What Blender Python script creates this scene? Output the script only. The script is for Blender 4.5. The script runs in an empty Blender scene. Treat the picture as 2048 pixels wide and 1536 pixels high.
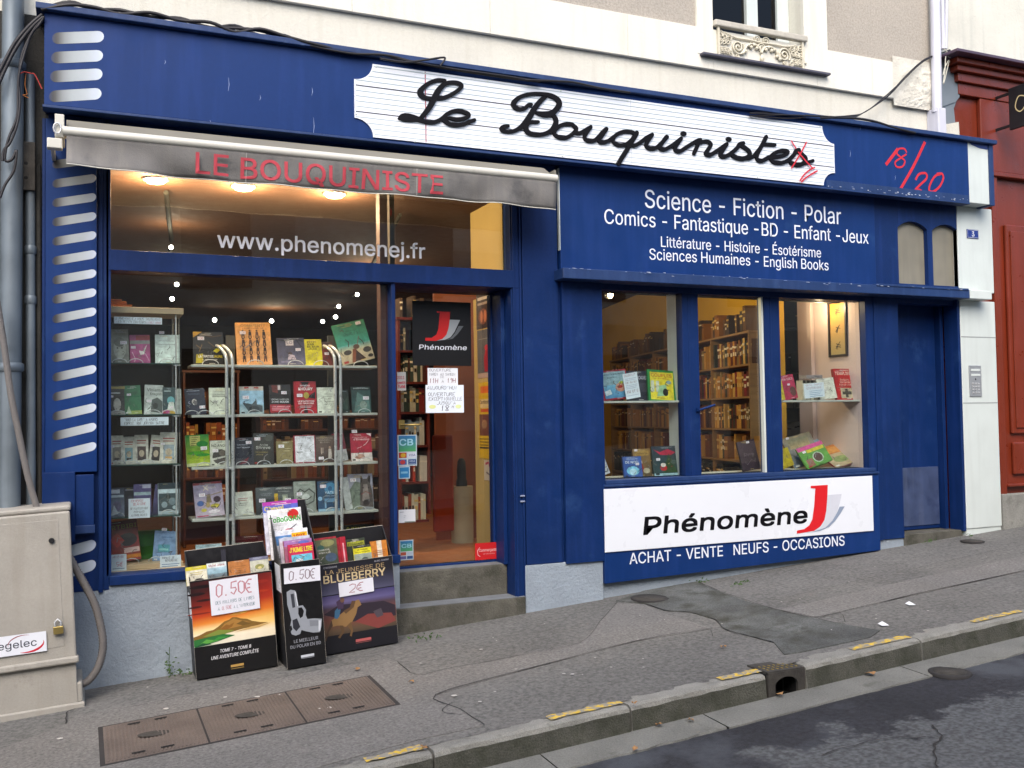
import bpy, math, random
from mathutils import Vector, Matrix
random.seed(7)
rad = math.radians
SC = bpy.context.scene
COL = SC.collection
PI = math.pi

# ------------------------------------------------------------------ camera
F_PX, YAW, PITCH, ROLL = 1933.26, 0.419558, 0.035026, -0.0156142
CAM = Vector((0.0, -7.2, 1.8))
_cy, _sy, _cp, _sp = math.cos(YAW), math.sin(YAW), math.cos(PITCH), math.sin(PITCH)
_fwd = Vector((_sy*_cp, _cy*_cp, _sp)); _rt = Vector((_cy, -_sy, 0)); _up = _rt.cross(_fwd)
_c, _s = math.cos(ROLL), math.sin(ROLL)
RT = _c*_rt + _s*_up; UP = -_s*_rt + _c*_up; FW = _fwd
cam_d = bpy.data.cameras.new('camera'); cam = bpy.data.objects.new('camera', cam_d); COL.objects.link(cam)
cam_d.sensor_width = 36.0; cam_d.lens = F_PX/2048*36.0; cam_d.clip_start = 0.05; cam_d.clip_end = 500
m3 = Matrix((RT, UP, -FW)).transposed()
cam.matrix_world = Matrix.Translation(CAM) @ m3.to_4x4()
SC.camera = cam

# ------------------------------------------------------------------ light
SUN_EL, SUN_AZ = 45.0, 208.0        # azimuth the light comes from, clockwise from +Y
w = bpy.data.worlds.new('World'); SC.world = w; w.use_nodes = True
nt = w.node_tree; nt.nodes.clear()
wo = nt.nodes.new('ShaderNodeOutputWorld'); bg = nt.nodes.new('ShaderNodeBackground'); sk = nt.nodes.new('ShaderNodeTexSky')
sk.sky_type = 'NISHITA'; sk.sun_disc = False; sk.sun_elevation = rad(SUN_EL); sk.sun_rotation = rad(SUN_AZ)
sk.air_density = 1.0; sk.dust_density = 3.0; sk.ozone_density = 1.0
bg.inputs[1].default_value = 0.15
nt.links.new(sk.outputs[0], bg.inputs[0]); nt.links.new(bg.outputs[0], wo.inputs[0])
sun_d = bpy.data.lights.new('sun', 'SUN'); sun = bpy.data.objects.new('sun', sun_d); COL.objects.link(sun)
sun_d.energy = 1.2; sun_d.angle = rad(50); sun_d.color = (1.0, 0.95, 0.88)
_d = Vector((math.sin(rad(SUN_AZ))*math.cos(rad(SUN_EL)), math.cos(rad(SUN_AZ))*math.cos(rad(SUN_EL)), math.sin(rad(SUN_EL))))
sun.rotation_euler = _d.to_track_quat('Z', 'Y').to_euler()
vs = SC.view_settings; vs.view_transform = 'Standard'; vs.look = 'None'; vs.gamma = 1; vs.exposure = 1.08
try: vs.use_curve_mapping = False
except Exception: pass
cy = SC.cycles
cy.use_denoising = True; cy.max_bounces = 8; cy.diffuse_bounces = 3; cy.glossy_bounces = 3; cy.transmission_bounces = 4
cy.transparent_max_bounces = 12; cy.sample_clamp_indirect = 4; cy.caustics_reflective = False; cy.caustics_refractive = False

# ------------------------------------------------------------------ picture point -> real plane
def ray(x, y): return RT*((x-1024)/F_PX) + UP*(-(y-768)/F_PX) + FW
def at(x, y, Y=0.0):
    d = ray(x, y); return CAM + d*((Y-CAM.y)/d.y)
GA, GB, GC = 0.0632, 0.02, 0.0114
def zp(X, Y): return GC + GA*X + GB*Y           # the pavement
def g(x, y, dz=0.0):
    d = ray(x, y)
    t = (zp(CAM.x, CAM.y)+dz-CAM.z)/(d.z-GA*d.x-GB*d.y)
    return CAM + d*t
def R(x0, y0, x1, y1, Y=0.0):
    a = at(x0, y0, Y); b = at(x1, y1, Y); return a.x, b.x, b.z, a.z

# ------------------------------------------------------------------ colour / materials
def lin(h):
    if not isinstance(h, str): return tuple(h)
    h = h.lstrip('#'); o = []
    for i in (0, 2, 4):
        v = int(h[i:i+2], 16)/255; o.append(v/12.92 if v <= .04045 else ((v+.055)/1.055)**2.4)
    return tuple(o)
MATS = {}
def mat(name, col=(.5, .5, .5), rough=.6, metal=0, var=.12, vs_=3.0, bump=0.0, bs=80.0, spots=None, spot_lo=.62, spot_hi=.72, spot_s=5.0, spec=.5, vcol=False, coat=0, streak=None, aniso=(1, 1, 1), fine=0.0):
    if name in MATS: return MATS[name]
    m = bpy.data.materials.new(name); m.use_nodes = True; N = m.node_tree.nodes; L = m.node_tree.links
    b = N['Principled BSDF']; b.inputs['Roughness'].default_value = rough; b.inputs['Metallic'].default_value = metal
    b.inputs['Specular IOR Level'].default_value = spec; b.inputs['Coat Weight'].default_value = coat
    geo = N.new('ShaderNodeNewGeometry'); mp = N.new('ShaderNodeMapping'); mp.inputs['Scale'].default_value = aniso
    L.new(geo.outputs['Position'], mp.inputs[0])
    def noise(s, det=5, r=.6):
        n = N.new('ShaderNodeTexNoise'); n.inputs['Scale'].default_value = s; n.inputs['Detail'].default_value = det; n.inputs['Roughness'].default_value = r
        L.new(mp.outputs[0], n.inputs['Vector']); return n
    col = lin(col)
    if vcol:
        a = N.new('ShaderNodeAttribute'); a.attribute_name = 'Col'; src = a.outputs['Color']
    else:
        rgb = N.new('ShaderNodeRGB'); rgb.outputs[0].default_value = (*col, 1); src = rgb.outputs[0]
    def mul(src, n, lo, hi):
        mr = N.new('ShaderNodeMapRange'); mr.inputs[1].default_value = .3; mr.inputs[2].default_value = .7
        mr.inputs[3].default_value = lo; mr.inputs[4].default_value = hi; L.new(n.outputs[0], mr.inputs[0])
        mx = N.new('ShaderNodeMix'); mx.data_type = 'RGBA'; mx.blend_type = 'MULTIPLY'; mx.inputs[0].default_value = 1
        L.new(src, mx.inputs[6]); L.new(mr.outputs[0], mx.inputs[7]); return mx.outputs[2]
    if var: src = mul(src, noise(vs_), 1-var, 1+var)
    if fine: src = mul(src, noise(vs_*28, 3, .7), 1-fine, 1+fine)
    if spots is not None:
        n = noise(spot_s, 7, .65); mr = N.new('ShaderNodeMapRange'); mr.inputs[1].default_value = spot_lo; mr.inputs[2].default_value = spot_hi
        L.new(n.outputs[0], mr.inputs[0]); mx = N.new('ShaderNodeMix'); mx.data_type = 'RGBA'
        L.new(mr.outputs[0], mx.inputs[0]); L.new(src, mx.inputs[6]); mx.inputs[7].default_value = (*lin(spots), 1); src = mx.outputs[2]
    if streak is not None:
        mp2 = N.new('ShaderNodeMapping'); mp2.inputs['Scale'].default_value = (9, 9, .7); L.new(geo.outputs['Position'], mp2.inputs[0])
        n = N.new('ShaderNodeTexNoise'); n.inputs['Scale'].default_value = 1.5; n.inputs['Detail'].default_value = 6; L.new(mp2.outputs[0], n.inputs['Vector'])
        mr = N.new('ShaderNodeMapRange'); mr.inputs[1].default_value = .5; mr.inputs[2].default_value = .8; mr.inputs[4].default_value = .55
        L.new(n.outputs[0], mr.inputs[0]); mx = N.new('ShaderNodeMix'); mx.data_type = 'RGBA'
        L.new(mr.outputs[0], mx.inputs[0]); L.new(src, mx.inputs[6]); mx.inputs[7].default_value = (*lin(streak), 1); src = mx.outputs[2]
    L.new(src, b.inputs['Base Color'])
    nr = noise(vs_*4); mr = N.new('ShaderNodeMapRange'); mr.inputs[3].default_value = max(rough-.1, .02); mr.inputs[4].default_value = min(rough+.12, 1)
    mr.inputs[1].default_value = .3; mr.inputs[2].default_value = .7
    L.new(nr.outputs[0], mr.inputs[0]); L.new(mr.outputs[0], b.inputs['Roughness'])
    if bump:
        nb = noise(bs, 6, .65); bp = N.new('ShaderNodeBump'); bp.inputs['Strength'].default_value = min(1, bump); bp.inputs['Distance'].default_value = .01*max(1, bump)
        L.new(nb.outputs[0], bp.inputs['Height']); L.new(bp.outputs[0], b.inputs['Normal'])
    MATS[name] = m; return m
def emit(name, col, st):
    if name in MATS: return MATS[name]
    m = bpy.data.materials.new(name); m.use_nodes = True; b = m.node_tree.nodes['Principled BSDF']
    b.inputs['Base Color'].default_value = (*lin(col), 1); b.inputs['Emission Color'].default_value = (*lin(col), 1); b.inputs['Emission Strength'].default_value = st
    MATS[name] = m; return m
def glass(name, refl=1.0, tint=(.93, .96, .95)):
    if name in MATS: return MATS[name]
    m = bpy.data.materials.new(name); m.use_nodes = True; N = m.node_tree.nodes; L = m.node_tree.links
    for n in list(N): N.remove(n)
    o = N.new('ShaderNodeOutputMaterial'); mx = N.new('ShaderNodeMixShader'); t = N.new('ShaderNodeBsdfTransparent'); gl = N.new('ShaderNodeBsdfGlossy')
    gl.inputs['Roughness'].default_value = .015; t.inputs[0].default_value = (*tint, 1)
    fr = N.new('ShaderNodeFresnel'); fr.inputs[0].default_value = 1.5
    mu = N.new('ShaderNodeMath'); mu.operation = 'MULTIPLY'; mu.inputs[1].default_value = refl
    geo = N.new('ShaderNodeNewGeometry'); nz = N.new('ShaderNodeTexNoise'); nz.inputs['Scale'].default_value = .9; nz.inputs['Detail'].default_value = 1
    L.new(geo.outputs['Position'], nz.inputs['Vector']); bp = N.new('ShaderNodeBump'); bp.inputs['Strength'].default_value = .12; bp.inputs['Distance'].default_value = .03
    L.new(nz.outputs[0], bp.inputs['Height']); L.new(bp.outputs[0], gl.inputs['Normal'])
    m2 = N.new('ShaderNodeMath'); m2.operation = 'SUBTRACT'; m2.inputs[0].default_value = 1; L.new(geo.outputs['Backfacing'], m2.inputs[1])
    m4 = N.new('ShaderNodeMath'); m4.operation = 'MULTIPLY'; L.new(m2.outputs[0], m4.inputs[1]); L.new(mu.outputs[0], m4.inputs[0])
    L.new(fr.outputs[0], mu.inputs[0]); L.new(m4.outputs[0], mx.inputs[0]); L.new(t.outputs[0], mx.inputs[1]); L.new(gl.outputs[0], mx.inputs[2]); L.new(mx.outputs[0], o.inputs[0])
    MATS[name] = m; return m

BLUE = mat('blue_paint', '#0c2859', .5, spots='#22406e', spot_lo=.58, spot_hi=.8, spot_s=3.2, var=.14, vs_=1.6, bump=.12, bs=45, streak='#1a3572', fine=.06, spec=.22)
BLUE2 = mat('blue_paint_dull', '#12305f', .6, var=.14, vs_=2.2, bump=.15, bs=40, streak='#2e4876', spots='#546c92', spot_lo=.66, spot_hi=.8, spot_s=9, fine=.08)
BLUEV = mat('blue_panel', '#0e2f66', .48, spots='#234576', spot_lo=.6, spot_hi=.85, spot_s=2.4, var=.1, vs_=1.2, bump=.06, bs=20, streak='#1c3a7a', fine=.04, spec=.22)
WPAINT = mat('white_gloss_paint', '#c6cecb', .4, var=.06, vs_=2, bump=.08, bs=30, streak='#b9c0bd')
WSIGN = mat('white_sign_board', '#dfe3ea', .3, var=.03, vs_=1)
WALL = mat('cream_render', '#cfccc0', .9, var=.07, vs_=1.3, bump=.5, bs=55, streak='#bdb8a8', fine=.04)
WALL2 = mat('cream_band', '#d8d5ca', .85, var=.06, vs_=1.1, bump=.35, bs=40, streak='#c4c0b2')
STUCCO = mat('roughcast', '#aea69b', .95, var=.07, vs_=2, bump=1.0, bs=150, fine=.2)
PLINTH = mat('plinth_render', '#8f9aa5', .85, var=.12, vs_=3, bump=1.1, bs=34, spots='#8a94a0', spot_lo=.6, spot_hi=.8, spot_s=2.5, fine=.06)
STONE = mat('step_stone', '#57554d', .9, var=.3, vs_=7, bump=1.2, bs=60, spots='#35352a', spot_lo=.48, spot_hi=.68, spot_s=5, fine=.3)
TREAD = mat('step_tread', '#6e7277', .85, var=.2, vs_=7, bump=.6, bs=60, fine=.15)
GRAN = mat('kerb_granite', '#86857f', .9, var=.16, vs_=6, bump=1.0, bs=90, spots='#5f6058', spot_lo=.55, spot_hi=.75, spot_s=9, fine=.3)
GRANF = mat('kerb_face_grime_shade', '#4e4e46', .95, var=.3, vs_=5, bump=1.2, bs=90, spots='#35372a', spot_lo=.45, spot_hi=.7, spot_s=7, fine=.35)  # gutter grime, with the shade of the front face mixed into the colour
YEL = mat('yellow_road_paint', '#c9a83a', .8, var=.25, vs_=14, bump=.5, bs=90, spots='#88857c', spot_lo=.45, spot_hi=.52, spot_s=26)
ASPH = mat('pavement_asphalt', '#6c6b68', .95, var=.2, vs_=1.2, bump=1.0, bs=200, fine=.42, spots='#767371', spot_lo=.55, spot_hi=.8, spot_s=1.3)
ASPH2 = mat('pavement_asphalt_pale', '#777572', .95, var=.1, vs_=1.9, bump=1.0, bs=200, fine=.4)
ASPH3 = mat('pavement_asphalt_mossy', '#5f615f', .95, var=.45, vs_=2.6, bump=1.6, bs=110, fine=.35, spots='#41423a', spot_lo=.46, spot_hi=.66, spot_s=4)
ROAD = mat('road_asphalt', '#2c2d33', .8, var=.4, vs_=1.1, bump=1.6, bs=130, fine=.45, spots='#4d5158', spot_lo=.5, spot_hi=.62, spot_s=.9)
def worn(m):
    N = m.node_tree.nodes; L = m.node_tree.links; b = N['Principled BSDF']; src = b.inputs['Base Color'].links[0].from_socket
    geo = N.new('ShaderNodeNewGeometry'); sp = N.new('ShaderNodeSeparateXYZ'); L.new(geo.outputs['Position'], sp.inputs[0])
    n = N.new('ShaderNodeTexNoise'); n.inputs['Scale'].default_value = 2.3; n.inputs['Detail'].default_value = 8; n.inputs['Roughness'].default_value = .68; L.new(geo.outputs['Position'], n.inputs['Vector'])
    def m_(op, a, b_):
        q = N.new('ShaderNodeMath'); q.operation = op
        for i, v in enumerate((a, b_)):
            if isinstance(v, (int, float)): q.inputs[i].default_value = v
            else: L.new(v, q.inputs[i])
        return q.outputs[0]
    nn = m_('MULTIPLY', m_('SUBTRACT', n.outputs[0], .5), 1.5)
    def ramp(v, lo, hi):
        r = N.new('ShaderNodeMapRange'); r.interpolation_type = 'SMOOTHSTEP'; r.inputs[1].default_value = lo; r.inputs[2].default_value = hi; L.new(v, r.inputs[0]); return r.outputs[0]
    a = ramp(m_('ADD', m_('MULTIPLY', sp.outputs[1], -1), nn), 3.0, 3.12); c = ramp(m_('ADD', sp.outputs[0], nn), 3.1, 3.5)
    mk = m_('MULTIPLY', a, c)
    n2 = N.new('ShaderNodeTexNoise'); n2.inputs['Scale'].default_value = 38; n2.inputs['Detail'].default_value = 5; L.new(geo.outputs['Position'], n2.inputs['Vector'])
    cr = N.new('ShaderNodeMapRange'); cr.inputs[1].default_value = .35; cr.inputs[2].default_value = .65; cr.inputs[3].default_value = .06; cr.inputs[4].default_value = .14; L.new(n2.outputs[0], cr.inputs[0])
    cb = N.new('ShaderNodeCombineColor'); L.new(cr.outputs[0], cb.inputs[0]); L.new(m_('MULTIPLY', cr.outputs[0], 1.06), cb.inputs[1]); L.new(m_('MULTIPLY', cr.outputs[0], 1.12), cb.inputs[2])
    mx = N.new('ShaderNodeMix'); mx.data_type = 'RGBA'; L.new(mk, mx.inputs[0]); L.new(src, mx.inputs[6]); L.new(cb.outputs[0], mx.inputs[7]); L.new(mx.outputs[2], b.inputs['Base Color'])
worn(ROAD)
GUT = mat('gutter_concrete', '#71716c', .9, var=.16, vs_=4, bump=.8, bs=70, spots='#55544c', spot_lo=.6, spot_hi=.75, spot_s=6, fine=.25)
CRACK = mat('crack_filler', '#2c2a2a', .95, var=.2)
RED = mat('oxblood_paint', '#702a16', .35, var=.1, vs_=2, bump=.15, bs=30, streak='#843020', fine=.06)
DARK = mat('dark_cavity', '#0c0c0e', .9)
MATTE = mat('matte_track', '#15150f', .9)
BLACK = mat('black_plastic', '#15161a', .5)
CHROME = mat('brushed_steel', '#c2c4c6', .3, metal=.35, var=.05)
ZINC = mat('zinc', '#6c767e', .5, metal=.35, var=.2, vs_=3, bump=.1, bs=20, streak='#4a5258')
PIPEW = mat('white_pipe', '#c9cad6', .45, var=.06, streak='#9a9ba8')
RUST = mat('rusty_iron', '#3a3733', .9, var=.35, vs_=18, bump=.6, bs=60)
SOOT = mat('sooty_wall', '#33322f', .95, var=.3, vs_=3, bump=.8, bs=40)
CABLE = mat('cable_sheath', '#18161c', .55)
COVERP = mat('cover_print', rough=.35, vcol=True, var=.3, vs_=26, fine=.22)
PRINT = mat('print', rough=.42, vcol=True, var=.03, vs_=20)
PAPER = mat('paper_edges', '#cfc8b8', .9, var=.1, vs_=60)
CARD = mat('cardboard_black', '#17171b', .5, var=.15, vs_=9, bump=.1, bs=20)
WOOD = mat('pale_beech', '#c0a888', .5, var=.1, vs_=5, aniso=(1, 1, 9))
OAK = mat('oak_shelf', '#8a6a42', .55, var=.15, vs_=4, aniso=(1, 1, 8))
SHELF = mat('grey_shelf', '#b7bab4', .45, var=.05)
GLASSM = glass('window_glass', 3.0)
GLASSC = glass('cabinet_glass', 1.2)
OCH = mat('ochre_plaster', '#d0a22e', .9, var=.1, vs_=1.5)
CEIL = mat('ceiling_plaster', '#4c2c12', .9, var=.06)
FLOORM = mat('shop_floor', '#9a6038', .5, var=.15, vs_=3)
PINKW = mat('pink_white_plaster', '#d5c3c2', .85, var=.05)
CREAMW = mat('cream_plaster', '#a8925a', .85, var=.06)
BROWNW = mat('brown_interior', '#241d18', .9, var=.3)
REDPOST = mat('red_lacquer', '#34110d', .75, var=.1)
CAB = mat('cabinet_grp', '#9f9b93', .55, var=.09, vs_=2.5, bump=.25, bs=90, streak='#8d877b', spots='#86817a', spot_lo=.64, spot_hi=.75, spot_s=4, fine=.05)
BRASS = mat('brass', '#a8945a', .35, metal=.7)
VALANCE = mat('valance_canvas', '#6c6a68', .85, var=.2, vs_=5, bump=.4, bs=120, streak='#827e78', spots='#4a4a4c', spot_lo=.55, spot_hi=.75, spot_s=3)
CANVAS = mat('awning_canvas', '#757268', .9, var=.1, vs_=3)
ALU = mat('white_aluminium', '#c6c4ba', .35, var=.04)
LEAF = mat('weed_leaf', '#3f5a2a', .7, var=.3, vs_=30)
DEADLEAF = mat('dead_leaf', '#8d6a45', .8, var=.3, vs_=30)
IRONC = mat('cream_cast_iron', '#cdc6b2', .5, var=.15, vs_=12)
COVERM = mat('cover_iron', '#655b55', .75, metal=.15, var=.18, vs_=4, bump=.5, bs=80, fine=.2)

# ------------------------------------------------------------------ mesh builder
class MB:
    def __init__(s, O=(0, 0, 0), U=(1, 0, 0), V=(0, 0, 1), N=(0, -1, 0)):
        s.v = []; s.f = []; s.c = []; s.O = Vector(O); s.U = Vector(U); s.V = Vector(V); s.N = Vector(N); s.k = 0; s.smooth = []
    def add(s, vs, fs, col=None, sm=False):
        n = len(s.v); s.v += [tuple(p) for p in vs]
        for i, f in enumerate(fs):
            s.f.append([n+j for j in f]); s.smooth.append(sm)
            if col is None: s.c.append(None)
            elif isinstance(col, list): s.c.append([col[j] for j in f])
            else: s.c.append([col]*len(f))
        return s
    def box(s, x0, x1, y0, y1, z0, z1, col=None):
        if x0 > x1: x0, x1 = x1, x0
        if y0 > y1: y0, y1 = y1, y0
        if z0 > z1: z0, z1 = z1, z0
        return s.add([(x0, y0, z0), (x1, y0, z0), (x1, y1, z0), (x0, y1, z0), (x0, y0, z1), (x1, y0, z1), (x1, y1, z1), (x0, y1, z1)],
                     [(0, 3, 2, 1), (4, 5, 6, 7), (0, 1, 5, 4), (1, 2, 6, 5), (2, 3, 7, 6), (3, 0, 4, 7)], col)
    def hexa(s, p, col=None):     # p: 8 points, bottom 4 ccw then top 4
        return s.add(p, [(0, 3, 2, 1), (4, 5, 6, 7), (0, 1, 5, 4), (1, 2, 6, 5), (2, 3, 7, 6), (3, 0, 4, 7)], col)
    def P(s, u, v, n=0.0): return s.O + s.U*u + s.V*v + s.N*n
    def fbox(s, u0, u1, v0, v1, n0, n1, col=None):   # box in the local frame
        return s.hexa([s.P(u0, v0, n1), s.P(u1, v0, n1), s.P(u1, v0, n0), s.P(u0, v0, n0), s.P(u0, v1, n1), s.P(u1, v1, n1), s.P(u1, v1, n0), s.P(u0, v1, n0)], col)
    def prism(s, pts, n0, n1, col=None):  # pts ccw in (u,v)
        a = sum(pts[i][0]*pts[(i+1) % len(pts)][1]-pts[(i+1) % len(pts)][0]*pts[i][1] for i in range(len(pts)))
        if a < 0: pts = pts[::-1]
        k = len(pts)
        vs = [s.P(u, v, n1) for u, v in pts]+[s.P(u, v, n0) for u, v in pts]
        fs = [tuple(range(k)), tuple(range(2*k-1, k-1, -1))]+[(i, k+i, k+(i+1) % k, (i+1) % k) for i in range(k)]
        return s.add(vs, fs, col)
    # flat print, each layer 0.12 mm above the one before
    def lay(s): s.k += 1; return .0003 + s.k*.00014
    def flat(s, pts, col):
        a = sum(pts[i][0]*pts[(i+1) % len(pts)][1]-pts[(i+1) % len(pts)][0]*pts[i][1] for i in range(len(pts)))
        if a < 0:
            pts = pts[::-1]
            if isinstance(col, list): col = col[::-1]
        n = s.lay()
        col = [lin(c) for c in col] if isinstance(col, list) else lin(col)
        return s.add([s.P(u, v, n) for u, v in pts], [tuple(range(len(pts)))], col)
    def rect(s, u0, v0, u1, v1, col, top=None):
        if top is None: return s.flat([(u0, v0), (u1, v0), (u1, v1), (u0, v1)], col)
        return s.flat([(u0, v0), (u1, v0), (u1, v1), (u0, v1)], [col, col, top, top])
    def ell(s, cu, cv, ru, rv, col, k=14, a0=0):
        return s.flat([(cu+ru*math.cos(a0+2*PI*i/k), cv+rv*math.sin(a0+2*PI*i/k)) for i in range(k)], col)
    def stroke(s, pts, w, col=None, n=None, thick=None, taper=False):
        """a flat ribbon along (u,v) points; with thick it is a raised bar"""
        k = len(pts); L_, R_ = [], []
        for i in range(k):
            a = pts[max(i-1, 0)]; b = pts[min(i+1, k-1)]
            dx, dy = b[0]-a[0], b[1]-a[1]; l = math.hypot(dx, dy) or 1e-9
            ww = (w[i] if isinstance(w, list) else w)/2
            L_.append((pts[i][0]-dy/l*ww, pts[i][1]+dx/l*ww)); R_.append((pts[i][0]+dy/l*ww, pts[i][1]-dx/l*ww))
        nn = s.lay() if n is None else n
        c = lin(col) if col is not None else None
        vs = [s.P(*p, nn+.00004*i) for i, p in enumerate(L_)]+[s.P(*p, nn+.00004*i) for i, p in enumerate(R_)]
        fs = [(i, k+i, k+i+1, i+1) for i in range(k-1)]
        if thick:
            vs += [s.P(*p, nn-thick) for p in L_]+[s.P(*p, nn-thick) for p in R_]
            fs += [(i, i+1, 2*k+i+1, 2*k+i) for i in range(k-1)]+[(k+i+1, k+i, 3*k+i, 3*k+i+1) for i in range(k-1)]
        return s.add(vs, fs, c)
    def text(s, str_, u0, v0, h, col, width=None, align='l', bold=0.0, shear=0.0, raised=0):
        vs, fs, wd = tmesh(str_, bold)
        sx = h if width is None else width/wd
        off = {'l': 0, 'c': -wd*sx/2, 'r': -wd*sx}[align]
        n = s.lay() if raised is None or raised == 0 else raised
        c = lin(col) if col is not None else None
        bo = bold*h*.9
        for q, (dx, dy) in enumerate(((0, 0),) if bold < .001 else ((-bo, -bo*.8), (bo, -bo*.8), (-bo, bo*.8), (bo, bo*.8), (0, 0)) if bold > .008 else ((-bo, 0), (bo, 0))):
            s.add([s.P(u0+off+x*sx+y*h*shear+dx, v0+y*h+dy, n+.00003*q) for x, y in vs], fs, c)
        return s
    def hand(s, str_, u0, v0, h, col, width=None, pen=None, jit=.05, align='l', slant=.1):
        """handwritten capitals drawn as pen strokes"""
        str_ = str_.upper(); adv = .82*h; tot = max(.01, adv*len(str_))
        sx = 1.0 if width is None else width/tot
        pen = pen or h*.11; x = u0-(tot*sx/2 if align == 'c' else 0)
        rr = random.Random(hash(str_) % 1000 if False else sum(map(ord, str_)))
        n = s.lay()
        for ch in str_:
            for st in STROKES.get(ch, '').split(','):
                pp = [(int(q[0])/4*.62, int(q[1])/6) for q in st.split()]
                if len(pp) < 2: continue
                j = lambda: rr.uniform(-jit, jit)
                pp = [(x+(a+j()+b*slant)*h*sx, v0+(b+j())*h) for a, b in pp]
                s.stroke(pp, pen, col, n=n)
            x += adv*sx
        return s
    def tube(s, pts, r, k=8, col=None, cap=True):
        pts = [Vector(p) for p in pts]; n0 = len(s.v); rings = []
        ref = Vector((0, 0, 1))
        prev = None
        for i, p in enumerate(pts):
            t = (pts[min(i+1, len(pts)-1)]-pts[max(i-1, 0)]).normalized()
            if prev is None:
                a = t.cross(Vector((0, 0, 1)) if abs(t.z) < .9 else Vector((1, 0, 0))).normalized()
            else:
                a = (prev - t*prev.dot(t)).normalized()
            prev = a; b = t.cross(a); rr = r[i] if isinstance(r, (list, tuple)) else r
            rings.append([p+(a*math.cos(2*PI*j/k)+b*math.sin(2*PI*j/k))*rr for j in range(k)])
        vs = [q for ring in rings for q in ring]; fs = []
        for i in range(len(pts)-1):
            for j in range(k):
                fs.append((i*k+j, i*k+(j+1) % k, (i+1)*k+(j+1) % k, (i+1)*k+j))
        s.add(vs, fs, col, sm=True)
        if cap: s.add(rings[0]+rings[-1], [tuple(range(k-1, -1, -1)), tuple(range(k, 2*k))], col)
        return s
    def lathe(s, prof, c, k=16, axis='z'):
        c = Vector(c); vs = []; fs = []
        for r, h in prof:
            for j in range(k):
                a = 2*PI*j/k; x, y = r*math.cos(a), r*math.sin(a)
                vs.append(c+(Vector((x, y, h)) if axis == 'z' else Vector((x, -h, y))))
        for i in range(len(prof)-1):
            for j in range(k): fs.append((i*k+j, i*k+(j+1) % k, (i+1)*k+(j+1) % k, (i+1)*k+j))
        s.add(vs, fs, None, sm=True)
        m = len(prof)-1
        s.add([vs[j] for j in range(k)]+[vs[m*k+j] for j in range(k)], [tuple(range(k-1, -1, -1)), tuple(range(k, 2*k))])
        return s
    def build(s, name, m, parent=None, bevel=0, **kw):
        base = wloc(parent)
        me = bpy.data.meshes.new(name); me.from_pydata([tuple(Vector(p)-base) for p in s.v], [], s.f); me.materials.append(m)
        if any(c is not None for c in s.c):
            ca = me.color_attributes.new('Col', 'FLOAT_COLOR', 'CORNER'); li = 0; buf = []
            for f, c in zip(s.f, s.c):
                for j in range(len(f)):
                    q = c[j] if c is not None else (.5, .5, .5)
                    buf += [q[0], q[1], q[2], 1.0]
            ca.data.foreach_set('color', buf)
        if any(s.smooth): me.polygons.foreach_set('use_smooth', s.smooth)
        me.update()
        o = bpy.data.objects.new(name, me); COL.objects.link(o)
        if parent is not None: o.parent = parent
        if bevel:
            b = o.modifiers.new('bevel', 'BEVEL'); b.width = bevel; b.segments = 2; b.limit_method = 'ANGLE'; b.angle_limit = rad(40)
        for k_, v_ in kw.items(): o[k_] = v_
        return o
def wloc(o):
    v = Vector((0, 0, 0))
    while o is not None: v += o.location; o = o.parent
    return v
def thing(name, label, cat, loc=(0, 0, 0), group=None):
    o = bpy.data.objects.new(name, None); COL.objects.link(o); o.location = loc; o.empty_display_size = .1
    o['label'] = label; o['category'] = cat
    if group: o['group'] = group
    return o
def tag(o, label, cat, group=None):
    o['label'] = label; o['category'] = cat
    if group: o['group'] = group
    return o
def rebase(o):
    """put a one-mesh thing's origin at its own base"""
    vs = [v.co for v in o.data.vertices]
    c = Vector((sum(v.x for v in vs)/len(vs), sum(v.y for v in vs)/len(vs), min(v.z for v in vs)))
    o.data.transform(Matrix.Translation(-c)); o.location = c; return o
def copy_tree(o, parent=None):
    c = o.copy(); COL.objects.link(c); c.parent = parent
    for ch in [x for x in CH.get(o.name, [])]: copy_tree(ch, c)
    return c
CH = {}
import os
FONT = None
try: FONT = bpy.data.fonts.load(os.path.join(bpy.utils.resource_path('LOCAL'), 'datafiles', 'fonts', 'Inter.woff2'))   # Blender's own interface font
except Exception: FONT = None
_tm = {}
def tmesh(s, bold=0.0):
    bold = 0.0; key = s
    if key in _tm: return _tm[key]
    cu = bpy.data.curves.new('t', 'FONT'); cu.body = s; cu.size = 1; cu.resolution_u = 3; cu.offset = bold
    if FONT: cu.font = FONT
    o = bpy.data.objects.new('t', cu); me = o.to_mesh()
    if me is None or not len(me.vertices): r = ([], [], 1.0)
    else:
        x0 = min(v.co.x for v in me.vertices); x1 = max(v.co.x for v in me.vertices)
        r = ([((v.co.x-x0)/CAPH, v.co.y/CAPH) for v in me.vertices], [tuple(p.vertices) for p in me.polygons], (x1-x0)/CAPH)
    o.to_mesh_clear(); bpy.data.objects.remove(o); bpy.data.curves.remove(cu)
    _tm[key] = r; return r
CAPH = 1.0
CAPH = max(y for x, y in tmesh('H')[0]); _tm.clear()
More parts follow.
